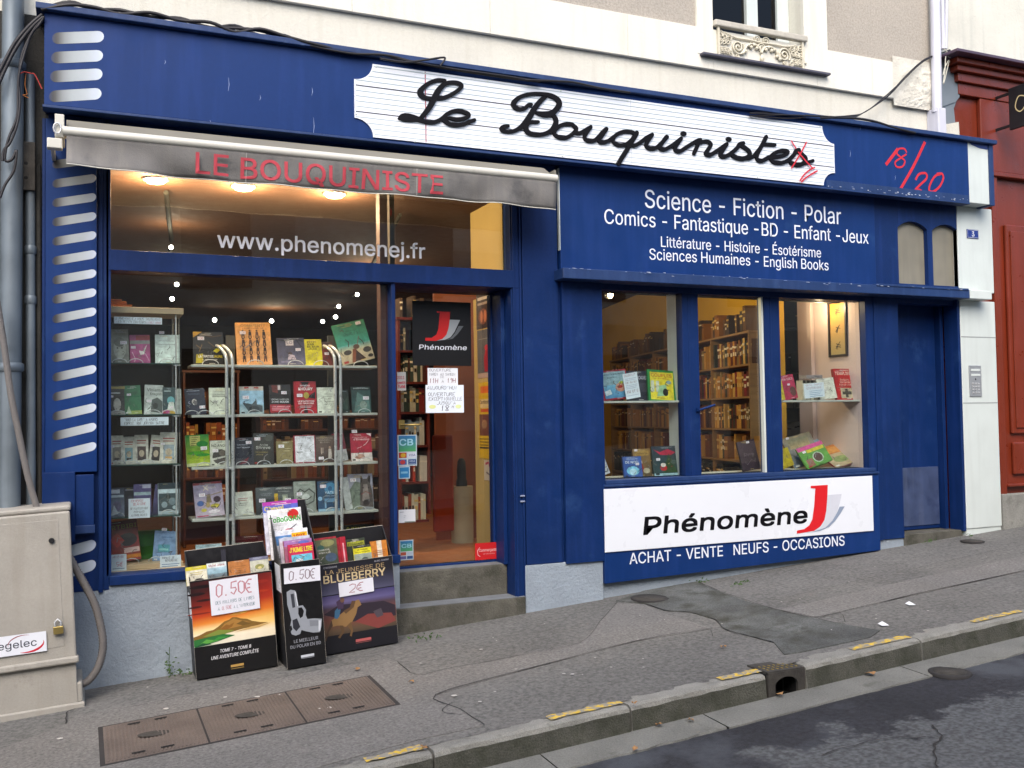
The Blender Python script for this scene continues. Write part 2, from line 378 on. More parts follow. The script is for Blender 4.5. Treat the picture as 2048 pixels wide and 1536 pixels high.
STROKES = {'A': '00 26 40,12 32', 'B': '00 06 36 45 34 03,34 42 41 30 00', 'C': '45 26 14 11 20 41', 'D': '00 06 26 44 42 20 00', 'E': '46 06 00 40,03 33',
 'F': '46 06 00,03 33', 'G': '45 26 04 02 20 40 43 23', 'H': '00 06,40 46,03 43', 'I': '20 26', 'J': '46 42 30 10 01', 'K': '00 06,46 03 40', 'L': '06 00 40',
 'M': '00 06 23 46 40', 'N': '00 06 40 46', 'O': '26 04 02 20 42 44 26', 'P': '00 06 36 45 34 03', 'Q': '26 04 02 20 42 44 26,21 40', 'R': '00 06 36 45 34 03,23 40',
 'S': '45 26 05 04 43 41 20 01', 'T': '06 46,26 20', 'U': '06 02 10 30 42 46', 'V': '06 20 46', 'W': '06 10 23 30 46', 'X': '00 46,06 40', 'Y': '06 23 46,23 20',
 'Z': '06 46 00 40', '0': '26 05 01 20 41 45 26', '1': '14 26 20', '2': '05 26 45 43 00 40', '3': '05 26 45 34 23,34 42 20 01', '4': '36 02 42,34 30',
 '5': '46 06 03 33 42 20 01', '6': '36 13 01 20 41 32 03', '7': '06 46 10', '8': '26 05 14 32 41 20 01 12 34 45 26', '9': '43 14 15 26 45 43 30', ',': '10 20',
 '.': '10 11', "'": '26 24', '-': '13 33', '!': '26 22,20 21', '"': '16 15,36 35', '€': '46 26 04 02 20 40,14 34,12 32', 'À': '00 26 40,12 32', '/': '00 46', ':': '11 12,14 15'}
def smooth_path(pts, n=5):
    out = []
    k = len(pts)
    for i in range(k-1):
        p0, p1, p2, p3 = [Vector(pts[j]) for j in (max(i-1, 0), i, i+1, min(i+2, k-1))]
        for j in range(n):
            t = j/n
            out.append(.5*((2*p1)+(-p0+p2)*t+(2*p0-5*p1+4*p2-p3)*t*t+(-p0+3*p1-3*p2+p3)*t**3))
    out.append(Vector(pts[-1])); return out

# ================================================================== GROUND
KY = -2.375; KW = .2; GY = -2.62
def zr(X, Y): return zp(X, KY) - .15 + .012*(Y-KY)*-1*-1     # gutter / road level
def strip(name, m, x0, x1, y0, y1, zf, nx=40, ny=6, parent=None, kind='structure', dz=0, thick=0):
    vs = []; fs = []
    for j in range(ny+1):
        for i in range(nx+1):
            x = x0+(x1-x0)*i/nx; y = y0+(y1-y0)*j/ny; vs.append((x, y, zf(x, y)+dz))
    for j in range(ny):
        for i in range(nx):
            a = j*(nx+1)+i; fs.append((a, a+1, a+nx+2, a+nx+1))
    b = MB(); b.add(vs, fs); o = b.build(name, m, parent)
    if kind: o['kind'] = kind
    return o
def zpv(x, y): return zp(x, y)+.004*math.sin(x*1.7)*math.sin(y*2.3+x)
strip('pavement', ASPH, -30, 40, KY+.1, .4, zp, 100, 8)
strip('road', ROAD, -30, 40, -8.5, GY, lambda x, y: zr(x, y)-.004, 100, 12)
strip('far_pavement', ASPH2, -30, 40, -10.4, -8.5, lambda x, y: zp(x, y)+.02, 60, 4)
gut = bpy.data.objects.new('gutter', None); COL.objects.link(gut); gut['kind'] = 'structure'
gx = [-8, .3, 1.05, 2.28, 3.35, 4.9, 6.3, 8, 16]
for i in range(len(gx)-1):
    n = 12; vs = []; rr = random.Random(i)
    for k in range(n+1):
        x = gx[i]+.004+(gx[i+1]-gx[i]-.008)*k/n
        vs += [(x, KY-.002, zr(x, KY)+.012), (x, GY+rr.uniform(-.012, .012), zr(x, GY)+.006), (x, GY-.01, zr(x, GY)-.03)]
    fs = []
    for k in range(n): fs += [(3*k+1, 3*k+4, 3*k+3, 3*k), (3*k+2, 3*k+5, 3*k+4, 3*k+1)]
    MB().add(vs, fs).build('gutter_slab', GUT, gut)
kerb = bpy.data.objects.new('kerb', None); COL.objects.link(kerb); kerb['kind'] = 'structure'
XD0, XD1 = g(1538, 1352).x, g(1604, 1330).x
joints = [-6.4, -5.2, -4.0, -2.8, -1.7, -.6, .52, g(872, 1510).x, g(1259, 1412).x, XD0]
joints2 = [XD1, g(1836, 1277).x, g(1836, 1277).x+1.2, g(1836, 1277).x+2.4, 9.8, 11, 12.2, 13.4, 14.6]
def kerbstone(x0, x1, seed):
    rr = random.Random(seed); x0 += .006+rr.uniform(0, .006); x1 -= .006; dz = rr.uniform(-.004, .004); dy = rr.uniform(-.006, .006)
    b = MB(); n = 16; vs = []
    prof = [(KY+KW+.02, -.05), (KY+KW, 0), (KY+.03, .004), (KY+.008, -.006), (KY, -.028), (KY-.012, -.15), (KY-.012, -.3)]
    for k in range(n+1):
        x = x0+(x1-x0)*k/n; e = 0 if 0 < k < n else -.006
        for j, (y, z) in enumerate(prof):
            jy = rr.uniform(-.004, .004) if 2 <= j <= 4 else 0
            vs.append((x, y+dy+jy, zp(x, KY)+z+dz+(e if j in (1, 2, 3) else 0)+(rr.uniform(-.003, .003) if 2 <= j <= 4 else 0)))
    m = len(prof); fs = []
    for k in range(n):
        for j in range(m-1): fs.append((k*m+j, k*m+j+1, (k+1)*m+j+1, (k+1)*m+j))
    fs += [tuple(range(m-1, -1, -1)), tuple(n*m+j for j in range(m))]
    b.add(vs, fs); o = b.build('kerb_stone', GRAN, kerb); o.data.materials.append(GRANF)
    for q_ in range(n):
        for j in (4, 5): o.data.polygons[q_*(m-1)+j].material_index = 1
    return o
for i, (a, c) in enumerate(list(zip(joints, joints[1:]))+list(zip(joints2, joints2[1:]))): kerbstone(a, c, i+3)
# worn yellow marks on the kerb
for (xa, ya), (xb, yb) in (((730, 1524), (845, 1498)), ((1098, 1440), (1238, 1404)), ((1430, 1357), (1528, 1336)), ((1700, 1300), (1812, 1274)), ((1925, 1241), (2022, 1219))):
    pa, pb = g(xa, ya), g(xb, yb); n = 10; vs = []; rr = random.Random(int(xa))
    for k in range(n+1):
        x = pa.x+(pb.x-pa.x)*k/n; y0 = KY+.05+rr.uniform(-.008, .01); y1 = KY+.12+rr.uniform(-.02, .012)
        vs += [(x, y0, zp(x, KY)+.0105), (x, y1, zp(x, KY)+.0105)]
    o = MB().add(vs, [(2*k, 2*k+2, 2*k+3, 2*k+1) for k in range(n)]).build('yellow_mark', YEL, kerb)
# ---- asphalt patches of the pavement (raised by millimetres, dark seam round them)
def patch(pix, m, dz, parent, seam=True, name='asphalt_patch'):
    pts = [g(x, y) for x, y in pix]
    MB().add([(p.x, p.y, zp(p.x, p.y)+dz) for p in pts]+[(p.x, p.y, zp(p.x, p.y)-.02) for p in pts],
             [tuple(range(len(pts)))]+[(i, (i+1) % len(pts), (i+1) % len(pts)+len(pts), i+len(pts)) for i in range(len(pts))]).build(name, m, parent)
pvr = bpy.data.objects.new('pavement_repairs', None); COL.objects.link(pvr); pvr['kind'] = 'structure'
patch([(150, 1432), (365, 1392), (620, 1345), (770, 1319), (795, 1325), (834, 1352), (905, 1338), (1160, 1288), (1235, 1207), (1290, 1210), (1330, 1228), (1425, 1258), (1275, 1282), (1065, 1336), (873, 1390), (968, 1452), (838, 1480), (600, 1545), (560, 1620), (0, 1700), (0, 1500), (132, 1450)], ASPH2, .004, pvr)
patch([(1232, 1203), (1300, 1178), (1398, 1163), (1420, 1178), (1500, 1206), (1560, 1222), (1628, 1238), (1700, 1252), (1760, 1262), (1740, 1276), (1600, 1306), (1568, 1310), (1548, 1286), (1450, 1260), (1430, 1240), (1380, 1225), (1330, 1222), (1290, 1208)], ASPH3, .0065, pvr)
patch([(1630, 1235), (1560, 1220), (1700, 1188), (1860, 1152), (2048, 1112), (2200, 1080), (2200, 1108), (2048, 1142), (1830, 1190)], ASPH2, .005, pvr)
patch([(150, 1438), (370, 1392), (380, 1362), (218, 1366), (150, 1382)], ASPH, .003, pvr)
def crack(pix, w=.006, dz=.009):
    pts = [g(x, y) for x, y in pix]; q = smooth_path([(p.x, p.y, 0) for p in pts], 4); rr = random.Random(int(pix[0][0]))
    pts2 = [(p.x+rr.uniform(-.004, .004), p.y+rr.uniform(-.004, .004)) for p in q]
    b = MB(U=(1, 0, 0), V=(0, 1, 0), N=(0, 0, 1)); b.stroke(pts2, [w*rr.uniform(.4, 1.3) for _ in pts2], None, n=0)
    b.v = [(x, y, zp(x, y)+dz) for x, y, z in b.v]
    b.build('crack', CRACK, pvr)
crack([(795, 1325), (834, 1351), (905, 1337), (1030, 1315), (1160, 1287), (1200, 1245), (1236, 1205)], .005)
crack([(968, 1452), (920, 1420), (873, 1391), (1065, 1337), (1275, 1283), (1425, 1258)], .007)
crack([(1398, 1166), (1430, 1180), (1500, 1205), (1560, 1222), (1627, 1236), (1700, 1222), (1830, 1190), (2048, 1143)], .008)
crack([(1232, 1203), (1290, 1209), (1330, 1222), (1380, 1226), (1430, 1240), (1450, 1260), (1500, 1274), (1550, 1287)], .008)
crack([(1627, 1236), (1660, 1245), (1690, 1250)], .007); crack([(1640, 1236), (1680, 1228), (1690, 1246)], .004)
crack([(905, 1407), (885, 1420), (890, 1428), (925, 1432)], .005); crack([(1395, 1255), (1420, 1262), (1425, 1275)], .004)
crack([(132, 1450), (134, 1428), (150, 1420)], .008)
crack([(1500, 1200), (1560, 1198), (1640, 1180), (1750, 1155), (2048, 1090)], .004)
crack([(240, 1420), (420, 1385), (620, 1345), (770, 1319)], .003)
def rcrack(pix, w=.02):
    pts = [g(x, y, -.15) for x, y in pix]; q = smooth_path([(p.x, p.y, 0) for p in pts], 4); rr = random.Random(int(pix[0][0]))
    pts2 = [(p.x+rr.uniform(-.012, .012), p.y+rr.uniform(-.012, .012)) for p in q]
    b = MB(U=(1, 0, 0), V=(0, 1, 0), N=(0, 0, 1)); b.stroke(pts2, [w*rr.uniform(.3, 1.4) for _ in pts2], None, n=0)
    b.v = [(x, y, zr(x, y)+.005) for x, y, z in b.v]
    b.build('crack', CRACK, pvr)
rcrack([(1862, 1455), (1880, 1475), (1868, 1500), (1872, 1540)], .011); rcrack([(1640, 1516), (1740, 1487), (1850, 1476)], .008)

# small litter: chewing gum, paper scraps, leaves
GUM = mat('chewing_gum', '#b5b1ac', .9); SCRAP = mat('paper_scrap', '#d8dade', .8)
gums = [(962, 1301, 9), (993, 1284, 5), (986, 1278, 4), (1032, 1341, 7), (1128, 1350, 8), (1145, 1351, 10), (1190, 1318, 6), (1222, 1337, 8), (1276, 1281, 6), (1286, 1320, 6), (1287, 1337, 6), (908, 1394, 14), (960, 1406, 9), (990, 1386, 7), (1089, 1250, 6), (841, 1329, 6), (1280, 1233, 5), (1329, 1242, 5), (1663, 1262, 5), (1698, 1166, 5), (1563, 1206, 6), (1750, 1135, 5), (1752, 1240, 6), (1752, 1232, 5), (1975, 1134, 5), (1988, 1135, 4), (1856, 1224, 7), (120, 1480, 12), (332, 1420, 14), (450, 1397, 10), (515, 1396, 12), (1862, 1106, 4), (1973, 1116, 5), (660, 1418, 12), (560, 1392, 7), (1165, 1352, 4), (1600, 1200, 5), (1444, 1250, 5), (1480, 1145, 4), (1540, 1129, 4), (295, 1377, 6), (640, 1420, 9)]
for i, (x, y, s) in enumerate(gums):
    p = g(x, y); r = s/345*.5; b = MB(); rr = random.Random(i)
    vs = [(p.x+r*math.cos(a)*rr.uniform(.7, 1.15), p.y+r*math.sin(a)*rr.uniform(.7, 1.15), zp(p.x, p.y)+.0095) for a in [2*PI*k/9 for k in range(9)]]
    b.add(vs+[(p.x, p.y, zp(p.x, p.y)+.012)], [(k, (k+1) % 9, 9) for k in range(9)])
    o = b.build('chewing_gum', GUM); rebase(o); tag(o, 'flattened pale chewing gum spot trodden into the pavement asphalt', 'gum', 'chewing gum spots on the pavement')
for i, (x, y, s, lab) in enumerate(((1821, 1212, 20, 'white paper scrap on the right pavement, farther from the kerb'), (1767, 1253, 20, 'white paper scrap on the right pavement, closest to the kerb'))):
    p = g(x, y); b = MB(); r = s/345/2*.8
    b.add([(p.x-r, p.y-.01, zp(p.x, p.y)+.01), (p.x+r, p.y-.03, zp(p.x, p.y)+.012), (p.x+r*.8, p.y+.03, zp(p.x, p.y)+.03), (p.x-r*.6, p.y+.04, zp(p.x, p.y)+.014)], [(0, 1, 2, 3)])
    o = b.build('paper_scrap', SCRAP); rebase(o); tag(o, lab, 'litter', 'paper scraps on the pavement')
def leaf(x, y, s, road, lab, seed):
    p = g(x, y, -.14 if road else 0); rr = random.Random(seed); b = MB(); L = s/345; a0 = rr.uniform(0, 6)
    pts = []
    for k in range(10):
        a = 2*PI*k/10; r = L*(.5 if k % 2 else .3)*rr.uniform(.7, 1.1)
        pts.append((p.x+r*math.cos(a+a0)*1.2, p.y+r*math.sin(a+a0), p.z+.012+rr.uniform(0, .018)))
    b.add(pts+[(p.x, p.y, p.z+.02)], [(k, (k+1) % 10, 10) for k in range(10)])
    o = b.build('dead_leaf', DEADLEAF); rebase(o); tag(o, lab, 'leaf', 'fallen autumn leaves')
for i, a in enumerate(((714, 1343, 18, 0, 'brown leaf on the pavement in front of the middle cardboard bin'), (823, 1368, 14, 0, 'small brown leaf on the pavement between the metal covers and the steps'),
        (1147, 1208, 14, 0, 'brown leaf at the foot of the pale plinth beside the steps'), (1318, 1455, 18, 1, 'tan leaf in the gutter left of the drain opening'), (1268, 1412, 12, 0, 'tiny leaf caught in the kerb joint'),
        (1740, 1352, 26, 1, 'curled tan leaf in the gutter just right of the drain opening'), (1382, 1445, 14, 1, 'leaf in the gutter, farther right of the kerb joint'), (1270, 1503, 14, 1, 'orange leaf on the road edge near the bottom'),
        (848, 1500, 16, 0, 'brown leaf lodged in the kerb gap at the bottom'), (1447, 1298, 16, 0, 'tan leaf on the pavement above the yellow kerb mark'), (1560, 1395, 18, 1, 'leaf lying at the mouth of the kerb drain'), (1990, 1284, 14, 1, 'leaf against the kerb at the far right'))):
    leaf(*a, i)

# ---- drain inlet in the kerb
dr = thing('kerb_drain', 'dark cast iron drain opening set into the kerb', 'drain', ((XD0+XD1)/2, KY, zp((XD0+XD1)/2, KY)-.15))
xm = (XD0+XD1)/2; zt = zp(xm, KY); hw = (XD1-XD0)/2-.008
b = MB(O=(xm, KY-.004, zt-.15)); n = 12; ow, oh = hw*.62, .115
arch = [(-ow, 0), (-ow, oh*.55)]+[(ow*math.cos(PI-PI*k/n), oh*.55+(oh*.45)*math.sin(PI*k/n)) for k in range(1, n)]+[(ow, oh*.55), (ow, 0)]
b.prism([(-hw, 0), (-hw, .148)]+[(hw, .148), (hw, 0)]+arch[::-1], -.02, 0); b.build('drain_front', RUST, dr)
b = MB(); b.box(xm-ow*1.1, xm+ow*1.1, KY+.15, KY+.16, zt-.17, zt-.01); b.box(xm-hw, xm-ow*1.12, KY+.02, KY+.15, zt-.17, zt-.012); b.box(xm+ow*1.12, xm+hw, KY+.02, KY+.15, zt-.17, zt-.012); b.build('drain_throat', DARK, dr)
b = MB(); b.box(xm-hw, xm+hw, KY+.0, KY+KW, zt-.012, zt+.006); b.build('drain_lid', RUST, dr)
for i in range(7):
    for j in range(3):
        b = MB(); u = xm-hw*.8+i*hw*.26; b.box(u, u+.008, KY+.03+j*.04, KY+.05+j*.04, zt+.006, zt+.009)
        b.build('lid_stud', mat('worn_lid_stud', '#7a6a30', .8), dr)

# ---- long row of inspection covers
C0, C1, C2, C3 = [g(*q) for q in ((197, 1457), (729, 1357), (803, 1410), (215, 1527))]
cov = thing('inspection_cover', 'long brown ribbed metal inspection cover of three plates in the pavement', 'inspection cover', ((C0.x+C1.x)/2, (C0.y+C2.y)/2, zp(1, -1.2)))
cx0, cx1 = (C0.x+C3.x)/2, (C1.x+C2.x)/2; cy1, cy0 = (C0.y+C1.y)/2, (C2.y+C3.y)/2
def zb(x0, x1, y0, y1, h0, h1, b):    # box following the pavement slope
    b.hexa([(x0, y0, zp(x0, y0)+h0), (x1, y0, zp(x1, y0)+h0), (x1, y1, zp(x1, y1)+h0), (x0, y1, zp(x0, y1)+h0), (x0, y0, zp(x0, y0)+h1), (x1, y0, zp(x1, y0)+h1), (x1, y1, zp(x1, y1)+h1), (x0, y1, zp(x0, y1)+h1)])
b = MB(); zb(cx0-.02, cx1+.02, cy0-.02, cy1+.02, -.02, .0055, b); b.build('frame', CRACK, cov)
for i in range(3):
    xa = cx0+(cx1-cx0)*i/3+.006; xb = cx0+(cx1-cx0)*(i+1)/3-.006
    b = MB(); zb(xa, xb, cy0, cy1, 0, .008, b); pl = b.build('cover_plate', COVERM, cov)
    b = MB(); k = 0; x = xa+.01
    while x < xb-.01:
        zb(x, x+.009, cy0+.015, cy1-.015, .008, .0125, b); x += .021
    r = b.build('ribs', COVERM, pl); r['kind'] = 'stuff'
    xc = (xa+xb)/2; yc = (cy0+cy1)/2
    b = MB(); b.add([(xc+.09*math.cos(2*PI*j/16), yc+.05*math.sin(2*PI*j/16), zp(xc, yc)+.0145) for j in range(16)], [tuple(range(16))]); b.build('maker_boss', RUST, pl)
    for yy in (cy0+.05, cy1-.07):
        for q in (-.13, .02):
            b = MB(); zb(xc+q, xc+q+.07, yy, yy+.022, .0126, .0136, b); b.build('lifting_slot', DARK, pl)
for (x, y, r, lab) in ((1945, 1084, .11, 'small dark round cover in the pavement by the white column'), (1300, 1198, .16, 'round brown cover in the mossy pavement below the white sign')):
    p = g(x, y); b = MB(); z = zp(p.x, p.y); t = thing('round_cover', lab, 'utility cover', (p.x, p.y, z))
    b.lathe([(r, .0), (r, .012), (r*.9, .013)], (p.x, p.y, z), 20); b.build('rim', CRACK, t)
    b = MB(); b.lathe([(r*.88, .0), (r*.88, .015), (r*.1, .016)], (p.x, p.y, z), 20); b.build('lid', RUST, t)
p = g(1900, 1347, -.15); t = thing('water_valve_cover', 'small round valve cover at the edge of the roadway', 'utility cover', tuple(p)); z = zr(p.x, p.y)
b = MB(); b.lathe([(.13, -.01), (.13, .01), (.12, .012)], (p.x, p.y, z), 20); b.build('rim', CRACK, t)
b = MB(); b.lathe([(.1, -.0), (.1, .014), (.02, .015)], (p.x, p.y, z), 20); b.build('lid', RUST, t)

# ================================================================== SHOP BUILDING
B = thing('shop_building', 'cream rendered building whose blue painted shopfront fills the ground floor', 'building', (4.2, 0, .25))
FY = -.22                                             # face of the fascia
def part(name, m, par=B, bevel=.003, fn=None, **kw):
    b = MB(); fn(b); return b.build(name, m, par, bevel, **kw)
def bx(name, m, px, Y0, Y1, par=B, bevel=.003, **kw):
    """box whose front face covers the pixel rectangle on plane Y0, reaching back to Y1"""
    x0, x1, z0, z1 = R(*px, Y0); b = MB(); b.box(x0, x1, Y0, Y1, z0, z1); return b.build(name, m, par, bevel, **kw)
XL = at(88, 400, FY).x                                   # left end of the shopfront
XR = at(1976, 500, 0).x                                  # right end
X_A = at(1022, 700, 0).x; X_B = at(1124, 700, -.03).x
ZFT = (at(88, 22, FY).z+at(1940, 286, FY).z)/2; ZFB = (at(88, 210, FY).z+at(1940, 404, FY).z)/2
XFE = at(1976, 300, FY).x; XFW = at(1936, 300, FY).x
# upper wall, band, roughcast panels
WY = .0; ZTOP = 7.2
ZB = (at(600, 2, WY-.04).z+at(1740, 192, WY-.04).z)/2     # underside of the band
ZS = (at(1394, 47, WY-.05).z+at(1658, 103, WY-.05).z+at(1862, 137, WY-.05).z)/3   # foot of the roughcast
XW0, XW1 = at(1420, 40, WY).x, at(1602, 80, WY).x; XS0, XS1 = at(1394, 20, WY-.05).x, at(1656, 80, WY-.05).x
ZSILL = (at(1407, 100, -.1).z+at(1662, 148, -.1).z)/2
XPIPE = at(1868, 100, -.05).x
part('upper_wall', WALL, fn=lambda b: (b.box(-2.2, XW0, WY, .35, ZFT-.5, ZTOP), b.box(XW0, XW1, WY, .35, ZFT-.5, ZSILL), b.box(XW1, XPIPE, WY, .35, ZFT-.5, ZTOP)), bevel=0)
def band(b):
    edges = [-2.2, .55, 1.9, 3.05, 4.35, 5.25, 6.45, 7.15, 8.0, XPIPE]
    for i, (a, c) in enumerate(zip(edges, edges[1:])):
        pass
edges = [-2.2, .55, 1.9, 3.05, 4.35, 5.25, 6.45, 7.15, 8.0, XPIPE]
for i, (a, c) in enumerate(zip(edges, edges[1:])):
    bb = MB(); bb.box(a+.001, c-.001, WY-.04, WY, ZB, ZS); bb.build('band_stone', WALL2, B, .003)
MB().box(-2.2, XS0, WY-.02, WY-.002, ZS+.002, ZTOP).build('roughcast_panel', STUCCO, B)
MB().box(XS1, XPIPE-.02, WY-.02, WY-.002, ZS+.002, ZTOP).build('roughcast_panel', STUCCO, B)
# window surround and window
MB().box(XS0, XW0, WY-.045, WY, ZSILL, ZTOP).build('window_surround', WALL2, B, .004)
MB().box(XW1, XS1, WY-.045, WY, ZSILL, ZTOP).build('window_surround', WALL2, B, .004)
x0, x1 = at(1407, 100, -.1).x, at(1662, 148, -.1).x
MB().box(x0, x1, -.1, .2, ZSILL-.022, ZSILL).build('window_sill', mat('slate_sill', '#4c4b58', .6), B, .004)
MB().box(XW0, XW0+.25, WY+.001, .3, ZSILL, ZTOP).v
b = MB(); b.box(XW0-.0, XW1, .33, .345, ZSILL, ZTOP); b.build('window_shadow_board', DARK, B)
win = MB(); wy = .16
wxa, wxb = XW0+.002, XW1-.002; xm_ = at(1504, 60, wy).x
win.box(wxa, wxb, wy, wy+.06, ZSILL+.0, ZSILL+.09); win.box(wxa, wxa+.035, wy, wy+.06, ZSILL+.09, ZTOP); win.box(wxb-.14, wxb, wy, wy+.06, ZSILL+.09, ZTOP); win.box(xm_-.065, xm_+.065, wy-.012, wy+.06, ZSILL+.0, ZTOP)
wf = win.build('window', WPAINT, B, .004)
MB().box(wxa+.035, xm_-.066, wy+.03, wy+.034, ZSILL+.09, ZTOP).build('pane', glass('upper_glass', .7, (.3, .3, .32)), wf)
MB().box(xm_+.066, wxb-.14, wy+.03, wy+.034, ZSILL+.09, ZTOP).build('pane', MATS['upper_glass'], wf)
# ornate cast iron window guard
G = thing('window_guard', 'cream cast iron scrollwork guard under a grey rail across the upper window', 'balcony railing', ((XW0+XW1)/2, -.05, ZSILL))
gy = -.055
a, c = at(1420, 46, gy), at(1612, 78, gy); zr_ = (a.z+c.z)/2; gx0, gx1 = XW0-.0, c.x
MB().box(gx0, gx1, gy-.03, gy+.03, zr_-.03, zr_+.03).build('handrail', mat('grey_rail', '#b5b0a4', .6, var=.2, vs_=12), G, .012)
zl = ZSILL+.0
for fx in (.035, .945):
    x = gx0+(gx1-gx0)*fx; MB().box(x, x+.022, gy-.01, gy+.01, zl, zr_-.03).build('baluster', IRONC, G)
H_ = zr_-.03-zl
def sc(cx_, cz_, r, t0, t1, n=18, grow=.25, rad_=.006):
    b = MB(); pts = []
    for i in range(n+1):
        t = i/n; a_ = t0+(t1-t0)*t; rr_ = r*(grow+(1-grow)*t); pts.append((cx_+rr_*math.cos(a_), gy, cz_+rr_*math.sin(a_)))
    b.tube(pts, rad_, 5); b.build('scroll', IRONC, G)
L_ = gx1-gx0
for s in (0, 1):
    X = lambda f: gx0+L_*(f if not s else 1-f)
    sg = -1 if s else 1
    for q in range(3):
        sc(X(.07+.045*q), zl+H_*(.78-.04*q), H_*.13, 0, sg*3.6*PI/1.2); sc(X(.065+.04*q), zl+H_*(.5+.02*q), H_*.12, PI, PI-sg*3*PI); sc(X(.08+.03*q), zl+H_*.25, H_*.12, PI/2, PI/2+sg*3*PI)
    sc(X(.25), zl+H_*.42, H_*.27, 0, sg*4.2*PI, 30, .12, .010)
    sc(X(.17), zl+H_*.16, H_*.11, 0, sg*3*PI); sc(X(.24), zl+H_*.12, H_*.09, 0, -sg*3*PI)
    b = MB(); b.tube(smooth_path([(X(.12), gy, zl+H_*.85), (X(.22), gy, zl+H_*.74), (X(.36), gy, zl+H_*.74), (X(.5), gy, zl+H_*.72)]), .008, 5); b.build('tendril', IRONC, G)
    b = MB(); b.tube(smooth_path([(X(.3), gy, zl+H_*.2), (X(.34), gy, zl+H_*.5), (X(.4), gy, zl+H_*.62), (X(.47), gy, zl+H_*.55), (X(.5), gy, zl+H_*.35)]), [.009+.006*math.sin(i*1.9)**2 for i in range(21)], 5); b.build('tendril', IRONC, G)
    for f_, h_ in ((.33, .33), (.36, .55), (.42, .6), (.3, .25), (.45, .5), (.39, .5)):
        b = MB(); b.lathe([(.001, -.02), (.02, -.006), (.014, .008), (.001, .022)], (X(f_), gy, zl+H_*h_), 6, 'z'); b.build('leaf_boss', IRONC, G)
sc(gx0+L_*.46, zl+H_*.8, H_*.15, 0, 3*PI); sc(gx0+L_*.55, zl+H_*.8, H_*.15, PI, -2*PI); sc(gx0+L_*.505, zl+H_*.55, H_*.16, 0, 3*PI)
b = MB(); b.lathe([(.001, -.05), (.022, -.02), (.016, .01), (.001, .04)], (gx0+L_*.505, gy, zl+H_*.2), 8); b.build('pendant', IRONC, G)
MB().box(gx1-.07, gx1+.0, gy-.006, gy+.006, zl+H_*.25, zl+H_*.28).build('wall_pin', IRONC, G)

# ---- fascia
part('fascia_box', BLUEV, fn=lambda b: b.box(XL, XFW, FY, 0, ZFB, ZFT))
part('fascia_end', WPAINT, fn=lambda b: b.box(XFW, XFE, FY+.002, 0, ZFB+.001, ZFT-.001))
part('fascia_end_trim', BLUE2, fn=lambda b: b.box(XFE, XFE+.06, FY-.012, 0, ZFB-.01, ZFT))
part('fascia_lip', BLUE2, fn=lambda b: (b.box(XL-.05, XFE+.08, FY-.05, 0, ZFT+.002, ZFT+.045)), bevel=.006)
part('fascia_lower_trim', BLUE2, fn=lambda b: b.box(XL-.01, XFW, FY-.008, FY+.1, ZFB-.02, ZFB-.001), bevel=.004)
xs = at(1652, 370, FY).x                               # peeling lower strip on the right
part('fascia_weathered_strip', BLUE2, fn=lambda b: b.box(xs, XFW-.01, FY-.006, FY-.001, ZFB+.0, ZFB+.07), bevel=.001)
bb = MB(O=(0, FY-.001, 0)); x, _ = 0, 0
p0 = at(1938, 287, FY); bb.flat([(p0.x, ZFT-.001), (at(1975, 290, FY).x, ZFT-.001), (at(1975, 300, FY).x, ZFT-.05), (at(1958, 300, FY).x, ZFT-.045), (p0.x+.03, ZFT-.02)], '#1b3270'); bb.build('swoosh_print', PRINT, B)
rr = random.Random(12)
for (sx_, sy_, ln_) in ((457, 155, .1), (624, 175, .06), (627, 235, .13), (1105, 210, .05), (1720, 240, .1), (1790, 350, .05), (1700, 300, .07), (330, 120, .03), (520, 190, .04), (420, 240, .03)):
    p = at(sx_, sy_, FY); bb = MB(O=(0, FY-.0005, 0)); bb.stroke([(p.x, p.z), (p.x+.004, p.z-ln_*.5), (p.x-.003, p.z-ln_)], [.001, .004, .0015], '#8c9ac0'); bb.build('scratch', PRINT, B)
bb = MB(O=(0, FY-.007, 0))
for i in range(46):
    x = rr.uniform(xs, XFW-.05); q = ZFB+abs(rr.gauss(0, .018)); w_ = rr.uniform(.006, .035); h_ = rr.uniform(.002, .009)
    bb.k = i; bb.flat([(x, q), (x+w_, q-h_*.3), (x+w_*.8, q+h_), (x+w_*.2, q+h_*.8)], rr.choice(['#aab2c8', '#8a96b8', '#c4c8d2'])); 
o = bb.build('paint_flakes', PRINT, B); o['kind'] = 'stuff'
bb = MB(O=(0, -.208, 0))
for i in range(40):
    x = rr.uniform(at(1130, 540, -.2).x, at(1930, 580, -.2).x); q = (at(1127, 537, -.2).z+at(1938, 578, -.2).z)/2-abs(rr.gauss(0, .012)); w_ = rr.uniform(.006, .05); h_ = rr.uniform(.002, .006)
    bb.k = i; bb.flat([(x, q), (x+w_, q-h_*.3), (x+w_*.8, q+h_), (x+w_*.2, q+h_*.8)], rr.choice(['#aab2c8', '#6a7aa8', '#8a96b8']))
o = bb.build('paint_flakes', PRINT, B); o['kind'] = 'stuff'
